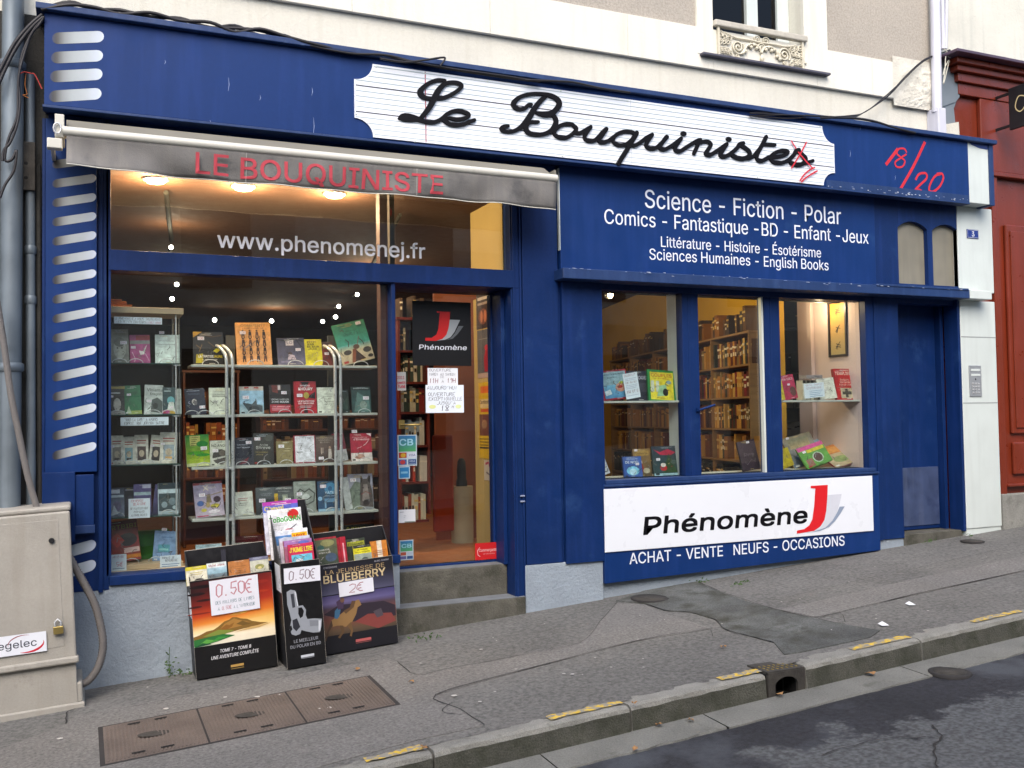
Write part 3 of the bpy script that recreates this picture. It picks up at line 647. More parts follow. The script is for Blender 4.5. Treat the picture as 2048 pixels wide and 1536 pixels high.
# cut marks of a spiral binding, printed white-to-grey
def slot(xr, zc, ln, Y, slope, par=B, h=.058, x_clip=None):
    b = MB(O=(0, Y, 0)); r = h/2; pts = []; k = 8
    for i in range(k+1):
        a = -PI/2+PI*i/k; pts.append((xr-r+r*math.cos(a), zc+r*math.sin(a)))
    xl = xr-ln+r
    for i in range(k+1):
        a = PI/2+PI*i/k; pts.append((xl+r*math.cos(a), zc+r*math.sin(a)))
    def colr(u):
        t = (u-(xr-ln))/ln
        st = [(0, '#1c2a55'), (.06, '#2a2a2c'), (.13, '#4a4a4a'), (.26, '#858a8c'), (.42, '#9ea5a8'), (.7, '#abb3b8'), (.93, '#bcc5d2'), (1, '#c4cddd')]
        for (a_, ca), (b_, cb) in zip(st, st[1:]):
            if t <= b_:
                f = (t-a_)/(b_-a_) if t > a_ else 0; return tuple(p*(1-f)+q*f for p, q in zip(lin(ca), lin(cb)))
        return lin(st[-1][1])
    # cut in vertical slices so the print grades evenly
    U = [xl+(xr-r-xl)*i/12 for i in range(13)]
    def tilt(u, v): return (u, v+slope*(u-xr))
    def q(pp): n = .001; b.add([b.P(*tilt(*p), n) for p in pp], [tuple(range(len(pp)))], [colr(p[0]) for p in pp])
    q([(xl+r*math.cos(PI/2+PI*i/k), zc+r*math.sin(PI/2+PI*i/k)) for i in range(k+1)])
    for a_, c_ in zip(U, U[1:]): q([(a_, zc-r), (c_, zc-r), (c_, zc+r), (a_, zc+r)])
    q([(xr-r+r*math.cos(-PI/2+PI*i/k), zc+r*math.sin(-PI/2+PI*i/k)) for i in range(k+1)])
    return b.build('binding_mark', PRINT, par)
for (rx, ry, lx) in ((208, 70, 104), (206, 108, 102), (205, 145, 100), (203, 184, 98)):
    a = at(rx, ry+3, FY-.0); slot(a.x, a.z, at(rx, ry, FY).x-at(lx, ry, FY).x, FY, .19, h=.078)
# ---- left pilaster
ZPL = at(200, 1180, 0).z
PY = -.07
part('left_pilaster', BLUE, fn=lambda b: b.box(XL+.02, at(218, 700, -.02).x, -.02, .3, ZPL, ZFB))
x0, x1, z0, z1 = R(91, 236, 194, 943, PY)
part('pilaster_plate', BLUEV, fn=lambda b: b.box(x0, x1, PY, -.021, z0, z1))
part('pilaster_side_strip', BLUE, fn=lambda b: b.box(x0-.02, x0-.001, PY+.01, .0, z0-.02, z1))
ys = [318, 358, 396, 435, 472, 511, 548, 586, 624, 663, 701, 739, 777, 815, 853, 891, 929]
a0, a1 = at(192, 354, PY), at(190, 925, PY)
for i in range(17):
    f = i/15; zc = at(192, 318, PY).z+(at(190, 891, PY).z-at(192, 318, PY).z)*i/15
    if zc < z0+.05 or zc > z1-.06: continue
    slot(x1-.004, zc, (x1-x0)-.045, PY, .24)
bx('pilaster_base_block', BLUE, (84, 946, 150, 1083), -.1, -.021); bx('pilaster_base_block', BLUE, (150, 950, 188, 1068), -.085, -.021)
bx('pilaster_base_sill', BLUE2, (150, 1052, 190, 1066), -.095, -.021)
for (ry) in (1090, 1130):
    a = at(192, ry-2, -.02); slot(a.x, a.z, at(192, ry, -.02).x-at(95, ry, -.02).x, -.0215, .24, h=.075)
bx('reveal_moulding', BLUE, (196, 236, 206, 1185), -.035, -.021); 
# ---- plinth
XP0 = at(120, 1300, -.01).x; xe = at(800, 1200, -.01).x
zb0 = at(350, 1160, -.01).z
part('plinth', PLINTH, fn=lambda b: b.box(XL-.3, xe, -.015, .3, -.3, zb0), bevel=.006)
xa, xb = at(1050, 1180, -.02).x, at(1206, 1180, -.02).x
part('plinth', PLINTH, fn=lambda b: b.box(xa, xb, -.03, .3, 0, at(1050, 1131, -.02).z), bevel=.006)
XLP1 = at(1757, 1000, -.05).x
part('plinth', PLINTH, fn=lambda b: b.box(xb+.001, XLP1, .0, .3, 0, 1.0), bevel=.006)
XRP0, XRP1 = at(1729, 700, 0).x, at(1801, 900, 0).x; zrp = at(1780, 1078, 0).z
part('plinth', PLINTH, fn=lambda b: b.box(XLP1+.001, at(1810, 900, 0).x, -.005, .3, .2, zrp), bevel=.006)
# ---- big window frame
XWL = at(218, 700, 0).x; zt1, zt0 = at(222, 500, .0).z, at(222, 541, 0).z
part('transom_beam', BLUE, fn=lambda b: b.box(XWL, X_A+.02, -.03, .12, zt0, zt1))
part('window_sill_beam', BLUE, fn=lambda b: b.box(XWL, xe, -.04, .16, zb0-.0, at(222, 1153, -.04).z))
zsill = at(222, 1153, -.04).z
part('left_window_jamb', BLUE, fn=lambda b: b.box(XWL-.02, XWL+.012, -.02, .16, zsill, ZFB))
ZSOF = ZFB-.0
ZC0 = at(311, 360, .5).z+.0
part('window_head', BLUE, fn=lambda b: b.box(XL, X_B, .0, .3, ZC0, ZFB+.3))
GYL = .07
XD = at(782, 700, .02).x; XDG = at(795, 800, .3).x
MB().box(XWL+.012, XD, GYL, GYL+.006, zsill, zt0).build('window_pane', GLASSM, B)
MB().box(XWL+.012, X_A, GYL, GYL+.006, zt1, ZC0+.05).build('transom_pane', GLASSM, B)
x0, x1, z0, z1 = R(764, 390, 780, 1150, .12)
part('red_post', REDPOST, fn=lambda b: b.box(at(763, 800, .1).x, at(779, 800, .1).x, .1, .2, zsill, ZFB+.2))
part('door_jamb_left', BLUE, fn=lambda b: (b.box(XD, XD+.03, -.01, .32, at(797, 1180, 0).z-.25, zt0)))
part('mullion_upper', BROWNW, fn=lambda b: b.box(at(779, 450, .2).x, at(789, 450, .2).x, .2, .3, zt1, ZFB+.2))
# door head and right reveal
XDR = at(986, 700, .32).x
part('door_soffit', BLUE, fn=lambda b: b.box(XD+.03, X_A, .0, .5, zt0-.001-.0, zt0+.05))
zdg = at(797, 574, .3).z
part('door_head', BLUE, fn=lambda b: b.box(XD+.03, X_A+.0, .27, .36, zdg, zt0-.002))
zstep = at(900, 1131, .3).z
part('door_reveal_right', BLUE, fn=lambda b: (b.box(X_A, X_A+.1, -.015, .12, zt0, ZFB), b.box(X_A, X_A+.1, -.015, .5, at(1030, 1195, 0).z-.05, zt0-.001), b.box(X_A-.035, X_A-.0015, .12, .36, zstep, zt0-.002)))
xq0, xq1 = at(1048, 700, -.02).x, at(1117, 700, -.02).x
part('middle_pilaster', BLUE, fn=lambda b: b.box(X_A+.1, xq1, -.03, .3, at(1050, 1131, -.02).z+.002, ZFB))
part('pilaster_bead', BLUE, fn=lambda b: (b.box(X_A+.012, X_A+.03, -.028, -.015, at(1030, 1195, 0).z, ZFB), b.box(X_A+.075, X_A+.09, -.028, -.015, at(1030, 1195, 0).z, ZFB)))
part('cable_clip', mat('bare_metal', '#8f97b0', .5), fn=lambda b: (b.box(X_A+.05, X_A+.09, -.036, -.02, at(1040, 993, 0).z, at(1040, 990, 0).z), b.box(X_A+.05, X_A+.09, -.036, -.02, at(1040, 1004, 0).z, at(1040, 1001, 0).z)))
# ---- door
D = thing('shop_door', 'glass shop door in a narrow blue frame, hung with a black poster and stickers', 'door', ((XD+XDR)/2, .3, zstep))
DY = .3
dx0, dx1 = XD+.032, X_A-.037
part('door_frame', BLUE, D, fn=lambda b: (b.box(dx0, dx0+.03, DY-.01, DY+.03, zstep, zdg), b.box(dx1-.018, dx1, DY-.01, DY+.03, zstep, zdg), b.box(dx0+.03, dx1-.018, DY-.01, DY+.03, zstep, zstep+.02), b.box(dx0+.03, dx1-.018, DY-.01, DY+.03, zdg-.012, zdg-.001)))
MB().box(dx0+.03, dx1-.018, DY+.006, DY+.012, zstep+.02, zdg-.012).build('door_pane', GLASSM, D)
hx, _, hz, _ = R(796, 842, 840, 852, DY)
part('door_handle', BRASS, D, fn=lambda b: (b.box(hx, hx+.05, DY-.02, DY-.011, hz-.02, hz+.05), b.tube([(hx+.02, DY-.02, hz+.01), (hx+.02, DY-.06, hz+.01), (hx+.16, DY-.065, hz+.012)], .008, 8)), bevel=0)
# ---- steps
S = thing('entrance_steps', 'two worn grey stone entrance steps below the glass shop door', 'steps', (2.7, 0, .15))
xs0 = at(797, 1170, .15).x
part('upper_step', STONE, S, fn=lambda b: b.box(XD+.012, X_A+.0, .14, .5, at(900, 1198, .14).z-.02, zstep), bevel=.012)
zs1 = at(900, 1198, .14).z
part('upper_tread', TREAD, S, fn=lambda b: b.box(XD+.03, X_A-.03, .16, .36, zstep+.0002, zstep+.004), bevel=0)
part('lower_step', STONE, S, fn=lambda b: b.box(XD-.03, xa-.003, -.045, .139, 0, zs1-.004), bevel=.01)
part('lower_tread', TREAD, S, fn=lambda b: b.box(XD-.03, xa-.003, -.042, .137, zs1-.004, zs1), bevel=.002)
# ---- right side: lettering board, ledge
zl1 = (at(1127, 537, -.2).z+at(1938, 578, -.2).z)/2
x0, x1, z0, z1 = R(1114, 340, 1752, 540, -.06)
part('lettering_board', BLUEV, fn=lambda b: b.box(x0+.02, x1, -.06, 0, zl1+.0005, ZFB-.002)); XLB0, XLB1, ZLB = x0, x1, z0-.03
part('board_edge_highlight', WPAINT, fn=lambda b: b.box(x0+.012, x0+.0195, -.062, -.03, z0+.0, ZFB-.03), bevel=0)  # highlight along the board's left edge, put in as a white strip
XC0 = at(1921, 800, -.03).x; XC1 = XR
xl0 = at(1127, 545, -.2).x; zl1 = (at(1127, 537, -.2).z+at(1938, 578, -.2).z)/2; zl0 = (at(1127, 556, -.2).z+at(1938, 597, -.2).z)/2; xlw = at(1940, 590, -.2).x; xle = at(1984, 590, -.2).x
part('ledge', BLUE2, fn=lambda b: b.box(xl0, xlw, -.2, .0, zl0, zl1), bevel=.006)
part('ledge_end', WPAINT, fn=lambda b: b.box(xlw+.0005, xle, -.2, .0, zl0, zl1), bevel=.006)
part('ledge_cover_strip', BLUE2, fn=lambda b: b.box(at(1752, 560, -.2).x, xlw-.02, -.207, -.09, zl1-.01, zl1+.012), bevel=.004)
# arched overdoor panel
zA0, zA1 = at(1795, 567, -.03).z, at(1800, 442, -.03).z
xa1, xa2, xb1, xb2 = at(1795, 500, -.04).x, at(1854, 500, -.04).x, at(1864, 500, -.04).x, at(1918, 500, -.04).x
def archpoly(a, c): n = 10; return [(a+(c-a)*i/n, zA1-.07+.07*math.sin(PI*(i/n))**.8) for i in range(n+1)]
def overdoor(b):
    b.O = Vector((0, -.05, 0)); zt = ZFB-.002; zb_ = zl1
    pts = [(XLB1+.002, zb_), (XLB1+.002, zt), (XC0, zt), (XC0, zb_), (xb2, zb_)]
    b.box(XLB1+.002, xa1, -.05, 0, zb_, zt); b.box(xa2, xb1, -.05, 0, zb_, zt); b.box(xb2, XC0, -.05, 0, zb_, zt)
    for a, c in ((xa1, xa2), (xb1, xb2)):
        b.prism(archpoly(a, c)+[(c, zt), (a, zt)], -.05, 0); b.box(a, c, -.05, 0, zb_, zA0)
part('overdoor_frame', BLUE, fn=overdoor, bevel=.002)
part('frosted_panel', mat('frosted_panel', '#7f7b6e', .55, var=.12, vs_=4, streak='#6a6960'), fn=lambda b: b.box(xa1-.02, XC0+.12, .0, .03, zl1, ZFB-.05), bevel=0)
# white column
part('white_column', WPAINT, fn=lambda b: (b.box(XC0, XC1, -.06, .1, zl1+.001, ZFB-.001), b.box(XC0, XC1, -.06, .1, at(1935, 1058, -.06).z, zl0-.001)), bevel=.006)
for (y0, y1) in ((673, 675), (805, 807)):
    part('column_joint', mat('joint', '#8b9090', .8), fn=lambda b: b.box(XC0+.004, XC1-.003, -.0615, -.05, at(1945, y1, -.06).z, at(1945, y0, -.06).z), bevel=0)
part('column_blue_edge', BLUE, fn=lambda b: b.box(XC0-.035, XC0-.001, -.055, .12, at(1930, 1062, -.05).z, zl0-.001), bevel=.003)
# pilasters beside the small windows
zlp = at(1206, 958, -.05).z
XV0, XV1 = at(1201, 750, 0).x, at(1731, 750, 0).x
part('panelled_pilaster', BLUE, fn=lambda b: (b.box(X_B, XV0, -.05, .3, at(1124, 1129, -.05).z, zl0-.001), b.box(xq1, X_B-.001, -.012, .3, at(1124, 1129, -.05).z, zl0+.1)))
part('right_pilaster', BLUE, fn=lambda b: b.box(XV1, XRP1, -.02, .3, zrp+.002, zl0-.001))
part('pilaster_bead', BLUE, fn=lambda b: b.box(at(1748, 800, 0).x, at(1756, 800, 0).x, -.03, -.0205, zrp, zl0-.002))
part('header_rail', BLUE, fn=lambda b: b.box(XV0, XC0, -.01, .12, at(1201, 579, 0).z, zl0+.1))
zv1 = at(1201, 579, 0).z; zv0 = (at(1206, 957, 0).z+at(1735, 938, 0).z)/2
part('small_window_sill', BLUE2, fn=lambda b: b.box(XV0-.0, XV1+.04, -.06, .2, zv0-.035, zv0), bevel=.004)
for a_, c_ in ((1367, 1399), (1531, 1562)):
    part('mullion', BLUE, fn=lambda b: (b.box(at(a_, 750, 0).x, at(c_, 750, 0).x, -.0, .1, zv0, zv1), b.box(at(a_+11, 750, 0).x, at(a_+14, 750, 0).x, -.004, .01, zv0, zv1)))
MB().box(XV0, at(1367, 750, 0).x, .05, .056, zv0, zv1).build('small_window_pane', GLASSM, B)
MB().box(at(1399, 750, 0).x, at(1531, 750, 0).x, .05, .056, zv0, zv1).build('small_window_pane', GLASSM, B)
MB().box(at(1562, 750, 0).x, XV1, .05, .056, zv0, zv1).build('small_window_pane', GLASSM, B)
MB().box(at(1527, 750, 0).x, at(1530.5, 750, 0).x, .01, .05, zv0, zv1).build('sash_edge', WPAINT, B)
hx, _, hz, _ = R(1394, 814, 1420, 820, -.02)
part('casement_handle', BLUE, fn=lambda b: (b.box(hx, hx+.02, -.03, 0, hz-.01, hz+.02), b.tube([(hx+.01, -.035, hz), (hx+.17, -.05, hz+.045)], .011, 6)), bevel=0)
# side door
SD = thing('side_door', 'plain blue side door with a steel kick plate, right of the small windows', 'door', (at(1865, 900, .2).x, .2, .6))
zd0 = at(1860, 1062, .15).z
xd0, xd1 = XRP1, XC0-.036
part('door_leaf', BLUE, SD, fn=lambda b: b.box(xd0+.05, xd1-.045, .2, .25, zd0+.02, zl0+.05))
part('door_frame', BLUE, SD, fn=lambda b: (b.box(xd0, xd0+.045, .17, .3, zd0, zl0+.05), b.box(xd1-.042, xd1, .13, .3, zd0, zl0+.05)))
x0, x1, z0, z1 = R(1804, 936, 1921, 1044, .2)
part('kick_plate', mat('worn_blue_steel', '#4a587c', .42, metal=.4, var=.25, vs_=6, streak='#6b7590', spots='#333f66', spot_lo=.55, spot_hi=.75), SD, fn=lambda b: b.box(xd0+.06, xd1-.06, .192, .1995, z0, z1))
kx = at(1902, 824, .19); 
part('lock_cylinder', CHROME, SD, fn=lambda b: b.lathe([(.018, 0), (.016, .02), (.001, .022)], (kx.x, .2, kx.z), 12, 'y'), bevel=0)
kx = at(1879, 826, .19)
part('door_knob', BLACK, SD, fn=lambda b: b.lathe([(.01, 0), (.01, .03), (.022, .045), (.001, .06)], (kx.x, .2, kx.z), 12, 'y'), bevel=0)
part('door_threshold', STONE, fn=lambda b: b.box(xd0-.0, xd1+.02, -.02, .3, .1, zd0+.012), bevel=.006)
part('column_blue_foot', WPAINT, fn=lambda b: b.box(XC0+.001, XC1-.002, -.05, .08, at(1935, 1066, -.06).z-.1, at(1935, 1058, -.06).z-.001), bevel=0)

# ================================================================== SIGNS AND LETTERING
VINYL = mat('white_vinyl', '#dfe3ee', .5, var=.03)
BLKL = mat('black_letters', '#0c0b10', .6, var=.05, spec=.15)
REDV = mat('red_vinyl', '#b0202f', .5, var=.05)
T = thing('fascia_sign', 'long white ruled exercise-paper name board with black cursive lettering', 'sign', (at(1190, 250, FY).x, FY, at(1190, 340, FY).z))
yS = FY-.012
A = lambda x, y: (at(x, y, yS).x, at(x, y, yS).z)
zt_ = (A(745, 128)[1]+A(1643, 252)[1])/2; zb_ = (A(747, 278)[1]+A(1648, 373)[1])/2; zb_ = max(zb_, ZFB+.012)
xl_, xr_ = A(709, 200)[0], A(1669, 315)[0]; xl2, xr2 = A(746, 200)[0], A(1646, 315)[0]
rr_ = xl2-xl_; rv = A(709, 235)[1]-zb_; ru = zt_-A(709, 158)[1]
def arc(cx_, cz_, rx, rz, a0, a1, n=8): return [(cx_+rx*math.cos(rad(a0+(a1-a0)*i/n)), cz_+rz*math.sin(rad(a0+(a1-a0)*i/n))) for i in range(n+1)]
r2 = xr_-xr2; rv2 = A(1670, 346)[1]-zb_; ru2 = zt_-A(1668, 288)[1]
outl = arc(xl_, zb_, rr_, rv, 90, 0)+arc(xr_, zb_, r2, rv2, 180, 90)+arc(xr_, zt_, r2, ru2, 270, 180)+arc(xl_, zt_, rr_, ru, 0, -90)
b = MB(O=(0, FY, 0)); b.prism(outl, 0.0005, .012); b.build('board', WSIGN, T)
b = MB(O=(0, yS, 0)); nl = 14; dzl = (zt_-zb_)/nl
def xlim(z):
    xa_, xb_ = xl_, xr_
    if z > zt_-ru: xa_ = xl_+rr_*math.sqrt(max(0, 1-((zt_-z)/ru)**2))
    if z < zb_+rv: xa_ = xl_+rr_*math.sqrt(max(0, 1-((z-zb_)/rv)**2))
    if z > zt_-ru2: xb_ = xr_-r2*math.sqrt(max(0, 1-((zt_-z)/ru2)**2))
    if z < zb_+rv2: xb_ = xr_-r2*math.sqrt(max(0, 1-((z-zb_)/rv2)**2))
    return xa_+.01, xb_-.01
for i in range(nl):
    z = zb_+dzl*(i+.55); bold = i in (4, 9); a_, c_ = xlim(z); h = .0075 if bold else .0042
    b.rect(a_, z-h/2, c_, z+h/2, '#232232' if bold else '#8fa3a8')
b.build('ruled_lines', PRINT, T)
b = MB(O=(0, yS, 0)); x = A(851, 200)[0]; b.rect(x-.004, zb_+.005, x+.004, zt_-.005, '#a02838'); x2 = A(1262, 250)[0]; b.rect(x2-.002, zb_+.005, x2+.002, zt_-.005, '#b7bcc6'); b.k = 120; b.build('margin_line', PRINT, T)
b = MB(O=(0, yS, 0))
for px_, py_ in ((752, 133), (850, 147), (975, 163), (1122, 182), (1255, 202), (1390, 221), (1510, 237), (1640, 253), (830, 283), (1125, 312), (1230, 326), (1515, 354), (712, 228), (1664, 338)):
    p = A(px_, py_); b.lathe([(.008, 0), (.007, .003), (.001, .004)], (p[0], yS, p[1]), 8, 'y')
b.build('screw_heads', WPAINT, T)
def C1_(pts): return [(700+x/6.827, 120+y/6.827) for x, y in pts]
def C2_(pts): return [(980+x/5.689, 160+y/5.689) for x, y in pts]
def C3_(pts): return [(1300+x/5.389, 220+y/5.389) for x, y in pts]
wmap = 1.0
SCRIPT = [
 ('L', C1_([(1290, 285), (1190, 280), (1080, 318), (985, 390), (955, 450), (990, 505), (1070, 527), (1180, 528), (1290, 515), (1400, 465), (1490, 400), (1515, 350), (1450, 315), (1350, 315), (1265, 350), (1190, 440), (1130, 560), (1060, 680), (970, 790)]), [7, 8, 8, 10, 13, 11, 8, 8, 8, 8, 8, 9, 8, 8, 10, 12, 12, 11, 9]),
 ('L', C1_([(668, 800), (700, 790), (760, 787), (830, 795), (920, 810), (1000, 840), (1090, 855), (1170, 845), (1250, 805), (1310, 750), (1400, 705), (1500, 700), (1590, 730), (1612, 765), (1560, 800), (1450, 815), (1350, 795)]), [6, 14, 17, 16, 11, 8, 8, 8, 8, 8, 8, 8, 9, 9, 8, 8, 7]),
 ('L', C1_([(1300, 770), (1290, 820), (1340, 870), (1430, 893), (1540, 880), (1620, 850), (1695, 822)]), [9, 12, 9, 8, 8, 8, 7]),
 ('B', C2_([(465, 283), (430, 290), (390, 325), (330, 335), (275, 310), (265, 265), (330, 200), (440, 165), (560, 160), (680, 180), (760, 225), (782, 280), (750, 335), (690, 385), (600, 393), (520, 375)]), [7, 8, 8, 8, 10, 11, 8, 7, 7, 9, 11, 12, 11, 12, 11, 6]),
 ('B', C2_([(690, 385), (735, 435), (742, 500), (690, 580), (600, 618), (500, 622), (430, 600), (405, 560), (420, 505), (470, 482), (545, 480)]), [8, 10, 11, 10, 8, 8, 10, 11, 8, 7, 6]),
 ('B', C2_([(630, 190), (570, 240), (500, 330), (440, 430), (370, 520), (290, 573), (210, 592), (140, 578), (125, 552), (155, 530), (205, 525)]), [8, 10, 11, 12, 11, 8, 7, 8, 8, 7, 6]),
 ('o', C2_([(965, 545), (930, 510), (870, 503), (800, 520), (745, 565), (725, 610), (770, 650), (850, 660), (915, 630), (965, 585), (975, 550), (940, 520)]), 8),
 ('o', C2_([(950, 600), (1010, 608), (1060, 585), (1100, 560), (1140, 538)]), 8),
 ('u', C2_([(1140, 538), (1095, 600), (1070, 655), (1105, 693), (1180, 690), (1230, 650), (1280, 590), (1315, 560)]), 8),
 ('u', C2_([(1320, 560), (1265, 640), (1232, 690), (1265, 712), (1340, 695), (1400, 650)]), 8),
 ('q', C2_([(1640, 610), (1590, 592), (1520, 590), (1440, 620), (1395, 675), (1410, 720), (1470, 745), (1540, 735), (1600, 690), (1640, 640), (1665, 605)]), 8),
 ('q', C2_([(1665, 605), (1610, 700), (1550, 800), (1500, 880), (1458, 950)]), 9.5),
 ('q', C2_([(1600, 735), (1640, 748), (1710, 710), (1780, 655), (1840, 625)]), 8),
 ('u', C2_([(1840, 625), (1790, 700), (1770, 750), (1810, 782), (1880, 775), (1940, 725), (2010, 650)]), 8),
 ('u', C3_([(172, 290), (130, 350), (100, 410), (145, 428), (225, 390), (330, 310)]), 8),
 ('i', C3_([(330, 310), (290, 370), (262, 425), (310, 450), (400, 395), (500, 335), (540, 325)]), 8),
 ('n', C3_([(525, 335), (500, 400), (468, 472)]), 8), ('n', C3_([(500, 370), (560, 345), (620, 345), (650, 375), (620, 430), (592, 475), (640, 487), (720, 440), (820, 370)]), 8),
 ('i', C3_([(822, 370), (780, 435), (750, 490), (800, 505), (870, 465), (930, 415), (960, 370), (1000, 360)]), 8),
 ('s', C3_([(958, 375), (1010, 405), (1065, 455), (1060, 500), (1000, 525), (940, 520), (885, 495)]), 9), ('s', C3_([(1020, 525), (1090, 515), (1150, 450), (1190, 400)]), 7),
 ('t', C3_([(1247, 292), (1200, 385), (1150, 480), (1150, 535), (1200, 550), (1275, 510)]), 8.5), ('t', C3_([(1205, 373), (1340, 378)]), 7),
 ('e', C3_([(1275, 510), (1350, 508), (1440, 490), (1480, 455), (1430, 440), (1350, 460), (1295, 510), (1320, 560), (1400, 572), (1480, 545), (1540, 490), (1570, 440), (1600, 432)]), 8),
 ('s', C3_([(1580, 440), (1630, 480), (1672, 530), (1640, 580), (1570, 592), (1510, 570)]), 9), ('s', C3_([(1600, 597), (1670, 575), (1750, 548)]), 7)]
def script_stroke(pix, wd, depth=.014, base=0.0125):
    if not isinstance(wd, list): wd = [wd]*len(pix)
    p3 = smooth_path([(x, y, w_) for (x, y), w_ in zip(pix, wd)], 5)
    pts = []; ws = []
    for p in p3:
        q = A(p.x, p.y); pts.append(q); ws.append((A(p.x, p.y-p.z/2)[1]-A(p.x, p.y+p.z/2)[1])*.96)
    b = MB(O=(0, FY, 0)); b.stroke(pts, ws, None, n=base+depth, thick=depth or None)
    if not depth: return b
    for e, w_ in ((pts[0], ws[0]), (pts[-1], ws[-1])):
        b.prism([(e[0]+w_/2*math.cos(2*PI*i/12), e[1]+w_/2*math.sin(2*PI*i/12)) for i in range(12)], base, base+depth-.0004)
    return b
sn = {}
for i, (nm, pix, wd) in enumerate(SCRIPT):
    b = script_stroke(pix, wd, depth=.012+.0006*(i % 5)); sn.setdefault((nm, i), b)
# join the strokes of each letter into one mesh
grp = [('L', [0, 1, 2]), ('B', [3, 4, 5]), ('o', [6, 7]), ('u', [8, 9]), ('q', [10, 11, 12]), ('u', [13, 14]), ('i', [15]), ('n', [16, 17]), ('i', [18]), ('s', [19, 20]), ('t', [21, 22]), ('e', [23]), ('s', [24, 25])]
allb = list(sn.values())
for nm, ids in grp:
    m_ = MB()
    for i in ids: m_.add(allb[i].v, allb[i].f)
    m_.build('cursive_letter', BLKL, T)
for cx_, cy__ in ((1300+355/5.389, 220+258/5.389), (1300+842/5.389, 220+318/5.389)):
    p = A(cx_, cy__); b = MB(O=(0, FY, 0)); b.prism([(p[0]+.03*math.cos(2*PI*i/14), p[1]+.021*math.sin(2*PI*i/14)) for i in range(14)], .0125, .026); b.build('letter_dot', BLKL, T)
RC = mat('red_correction_paint', '#c4202f', .5, var=.06)
for pix in (C3_([(1508, 333), (1590, 460), (1660, 545), (1740, 632)]), C3_([(1677, 348), (1600, 490), (1512, 632)]), C3_([(1768, 623), (1715, 645), (1650, 700), (1603, 768)]), C3_([(1795, 658), (1720, 700), (1660, 740), (1618, 782)])):
    script_stroke(pix, 3.2, depth=.0, base=.0275).build('red_mark', RC, T)
# 18/20 in red
T = thing('red_mark_lettering', 'hand-lettered red 18/20 mark on the right end of the blue fascia', 'lettering', (at(1830, 330, FY).x, FY, at(1830, 380, FY).z))
def C4_(pts): return [(1600+x/3.2, y/3.2) for x, y in pts]
for nm, pix, wd in (('digit', C4_([(555, 1052), (595, 1000), (632, 950)]), 7), ('digit', C4_([(688, 975), (672, 950), (636, 952), (626, 982), (652, 1006), (676, 1030), (660, 1064), (624, 1066), (614, 1036), (648, 1010), (686, 985)]), 3.8),
                    ('slash', C4_([(806, 905), (730, 1065), (640, 1222)]), 6.5), ('digit', C4_([(745, 1150), (768, 1112), (810, 1108), (815, 1140), (775, 1180), (742, 1215), (765, 1212), (795, 1228)]), 4.8),
                    ('digit', C4_([(905, 1112), (870, 1125), (840, 1175), (832, 1215), (858, 1225), (900, 1190), (922, 1140), (912, 1110), (880, 1112)]), 4.8)):
    script_stroke(pix, wd, depth=.0, base=.0015).build(nm, RC, T)

def line_of_text(name, lab, s, L0, R0, top, Y, m, par=None, bold=0.0, cat='lettering', shear=0):
    a, c, t = at(*L0, Y), at(*R0, Y), at(*top, Y)
    z = (a.z+c.z)/2; h = t.z-a.z
    b = MB(O=(0, Y, 0)); sx = (c.x-a.x)/tmesh(s, bold)[2]
    if par is not None and ' ' in s.strip():
        # one mesh per word
        i = 0
        while i < len(s):
            if s[i] == ' ': i += 1; continue
            j = i
            while j < len(s) and s[j] != ' ': j += 1
            wd_ = s[i:j]; off = (tmesh(s[:j], bold)[2]-tmesh(wd_, bold)[2])*sx
            q = MB(O=(0, Y, 0)); q.text(wd_, a.x+off, z, h, None, width=tmesh(wd_, bold)[2]*sx, bold=bold, raised=.0015, shear=shear); q.build('word', m, par); i = j
        return None
    b.text(s, a.x, z, h, None, width=c.x-a.x, bold=bold, raised=.0015, shear=shear)
    if par is None:
        o = b.build(name, m); base = Vector(((a.x+c.x)/2, Y, z)); o.data.transform(Matrix.Translation(-base)); o.location = base; return tag(o, lab, cat)
    return b.build(name, m, par)
YB_ = -.061
T = thing('genre_lettering', 'four lines of white genre lettering on the blue board above the small windows', 'lettering', (at(1480, 500, YB_).x, YB_, at(1480, 540, YB_).z))
for s, a, c, t in (('Science - Fiction - Polar', (1290, 417), (1682, 447), (1290, 381)), ('Comics - Fantastique -BD - Enfant -Jeux', (1209, 449), (1737, 486), (1209, 420)),
                   ('Littérature - Histoire - Ésotérisme', (1322, 495), (1642, 514), (1322, 474)), ('Sciences Humaines - English Books', (1299, 521), (1657, 539), (1299, 499))):
    line_of_text('text_line', '', s, a, c, t, YB_, VINYL, T, bold=.007)
line_of_text('web_address_lettering', 'white web address lettering stuck on the glass above the transom', 'www.phenomenej.fr', (435, 495), (850, 517), (435, 463), GYL-.002, mat('bright_vinyl', '#f2f2f6', .5, var=.02), bold=.02)
# lower white sign
YL = -.06
T = thing('low_sign_board', 'blue board with a white logo panel under the small windows', 'sign', (at(1480, 1100, YL).x, YL, at(1480, 1140, YL).z))
p = [at(*q, YL) for q in ((1207, 962), (1207, 1168), (1756, 1101), (1747, 945))]
xa_, xb_ = p[0].x, XLP1; ztop = zv0-.036
b = MB(O=(0, 0, 0)); b.prism([(xa_, p[1].z), (xb_, p[2].z), (xb_, ztop), (xa_, ztop)], .0, -YL); b.build('board', BLUEV, T, .003)
MB().box(xa_, xb_, -.075, -.0605, ztop-.02, ztop-.001).build('top_trim', BLUE2, T, .003)
x0, x1 = at(1208, 1040, YL).x, at(1744, 1000, YL).x; z1 = (at(1208, 979, YL).z+at(1741, 951, YL).z)/2; z0 = (at(1208, 1103, YL).z+at(1744, 1063, YL).z)/2
MB().box(x0, x1, YL-.012, YL, z0, z1).build('white_panel', WSIGN, T, .002)
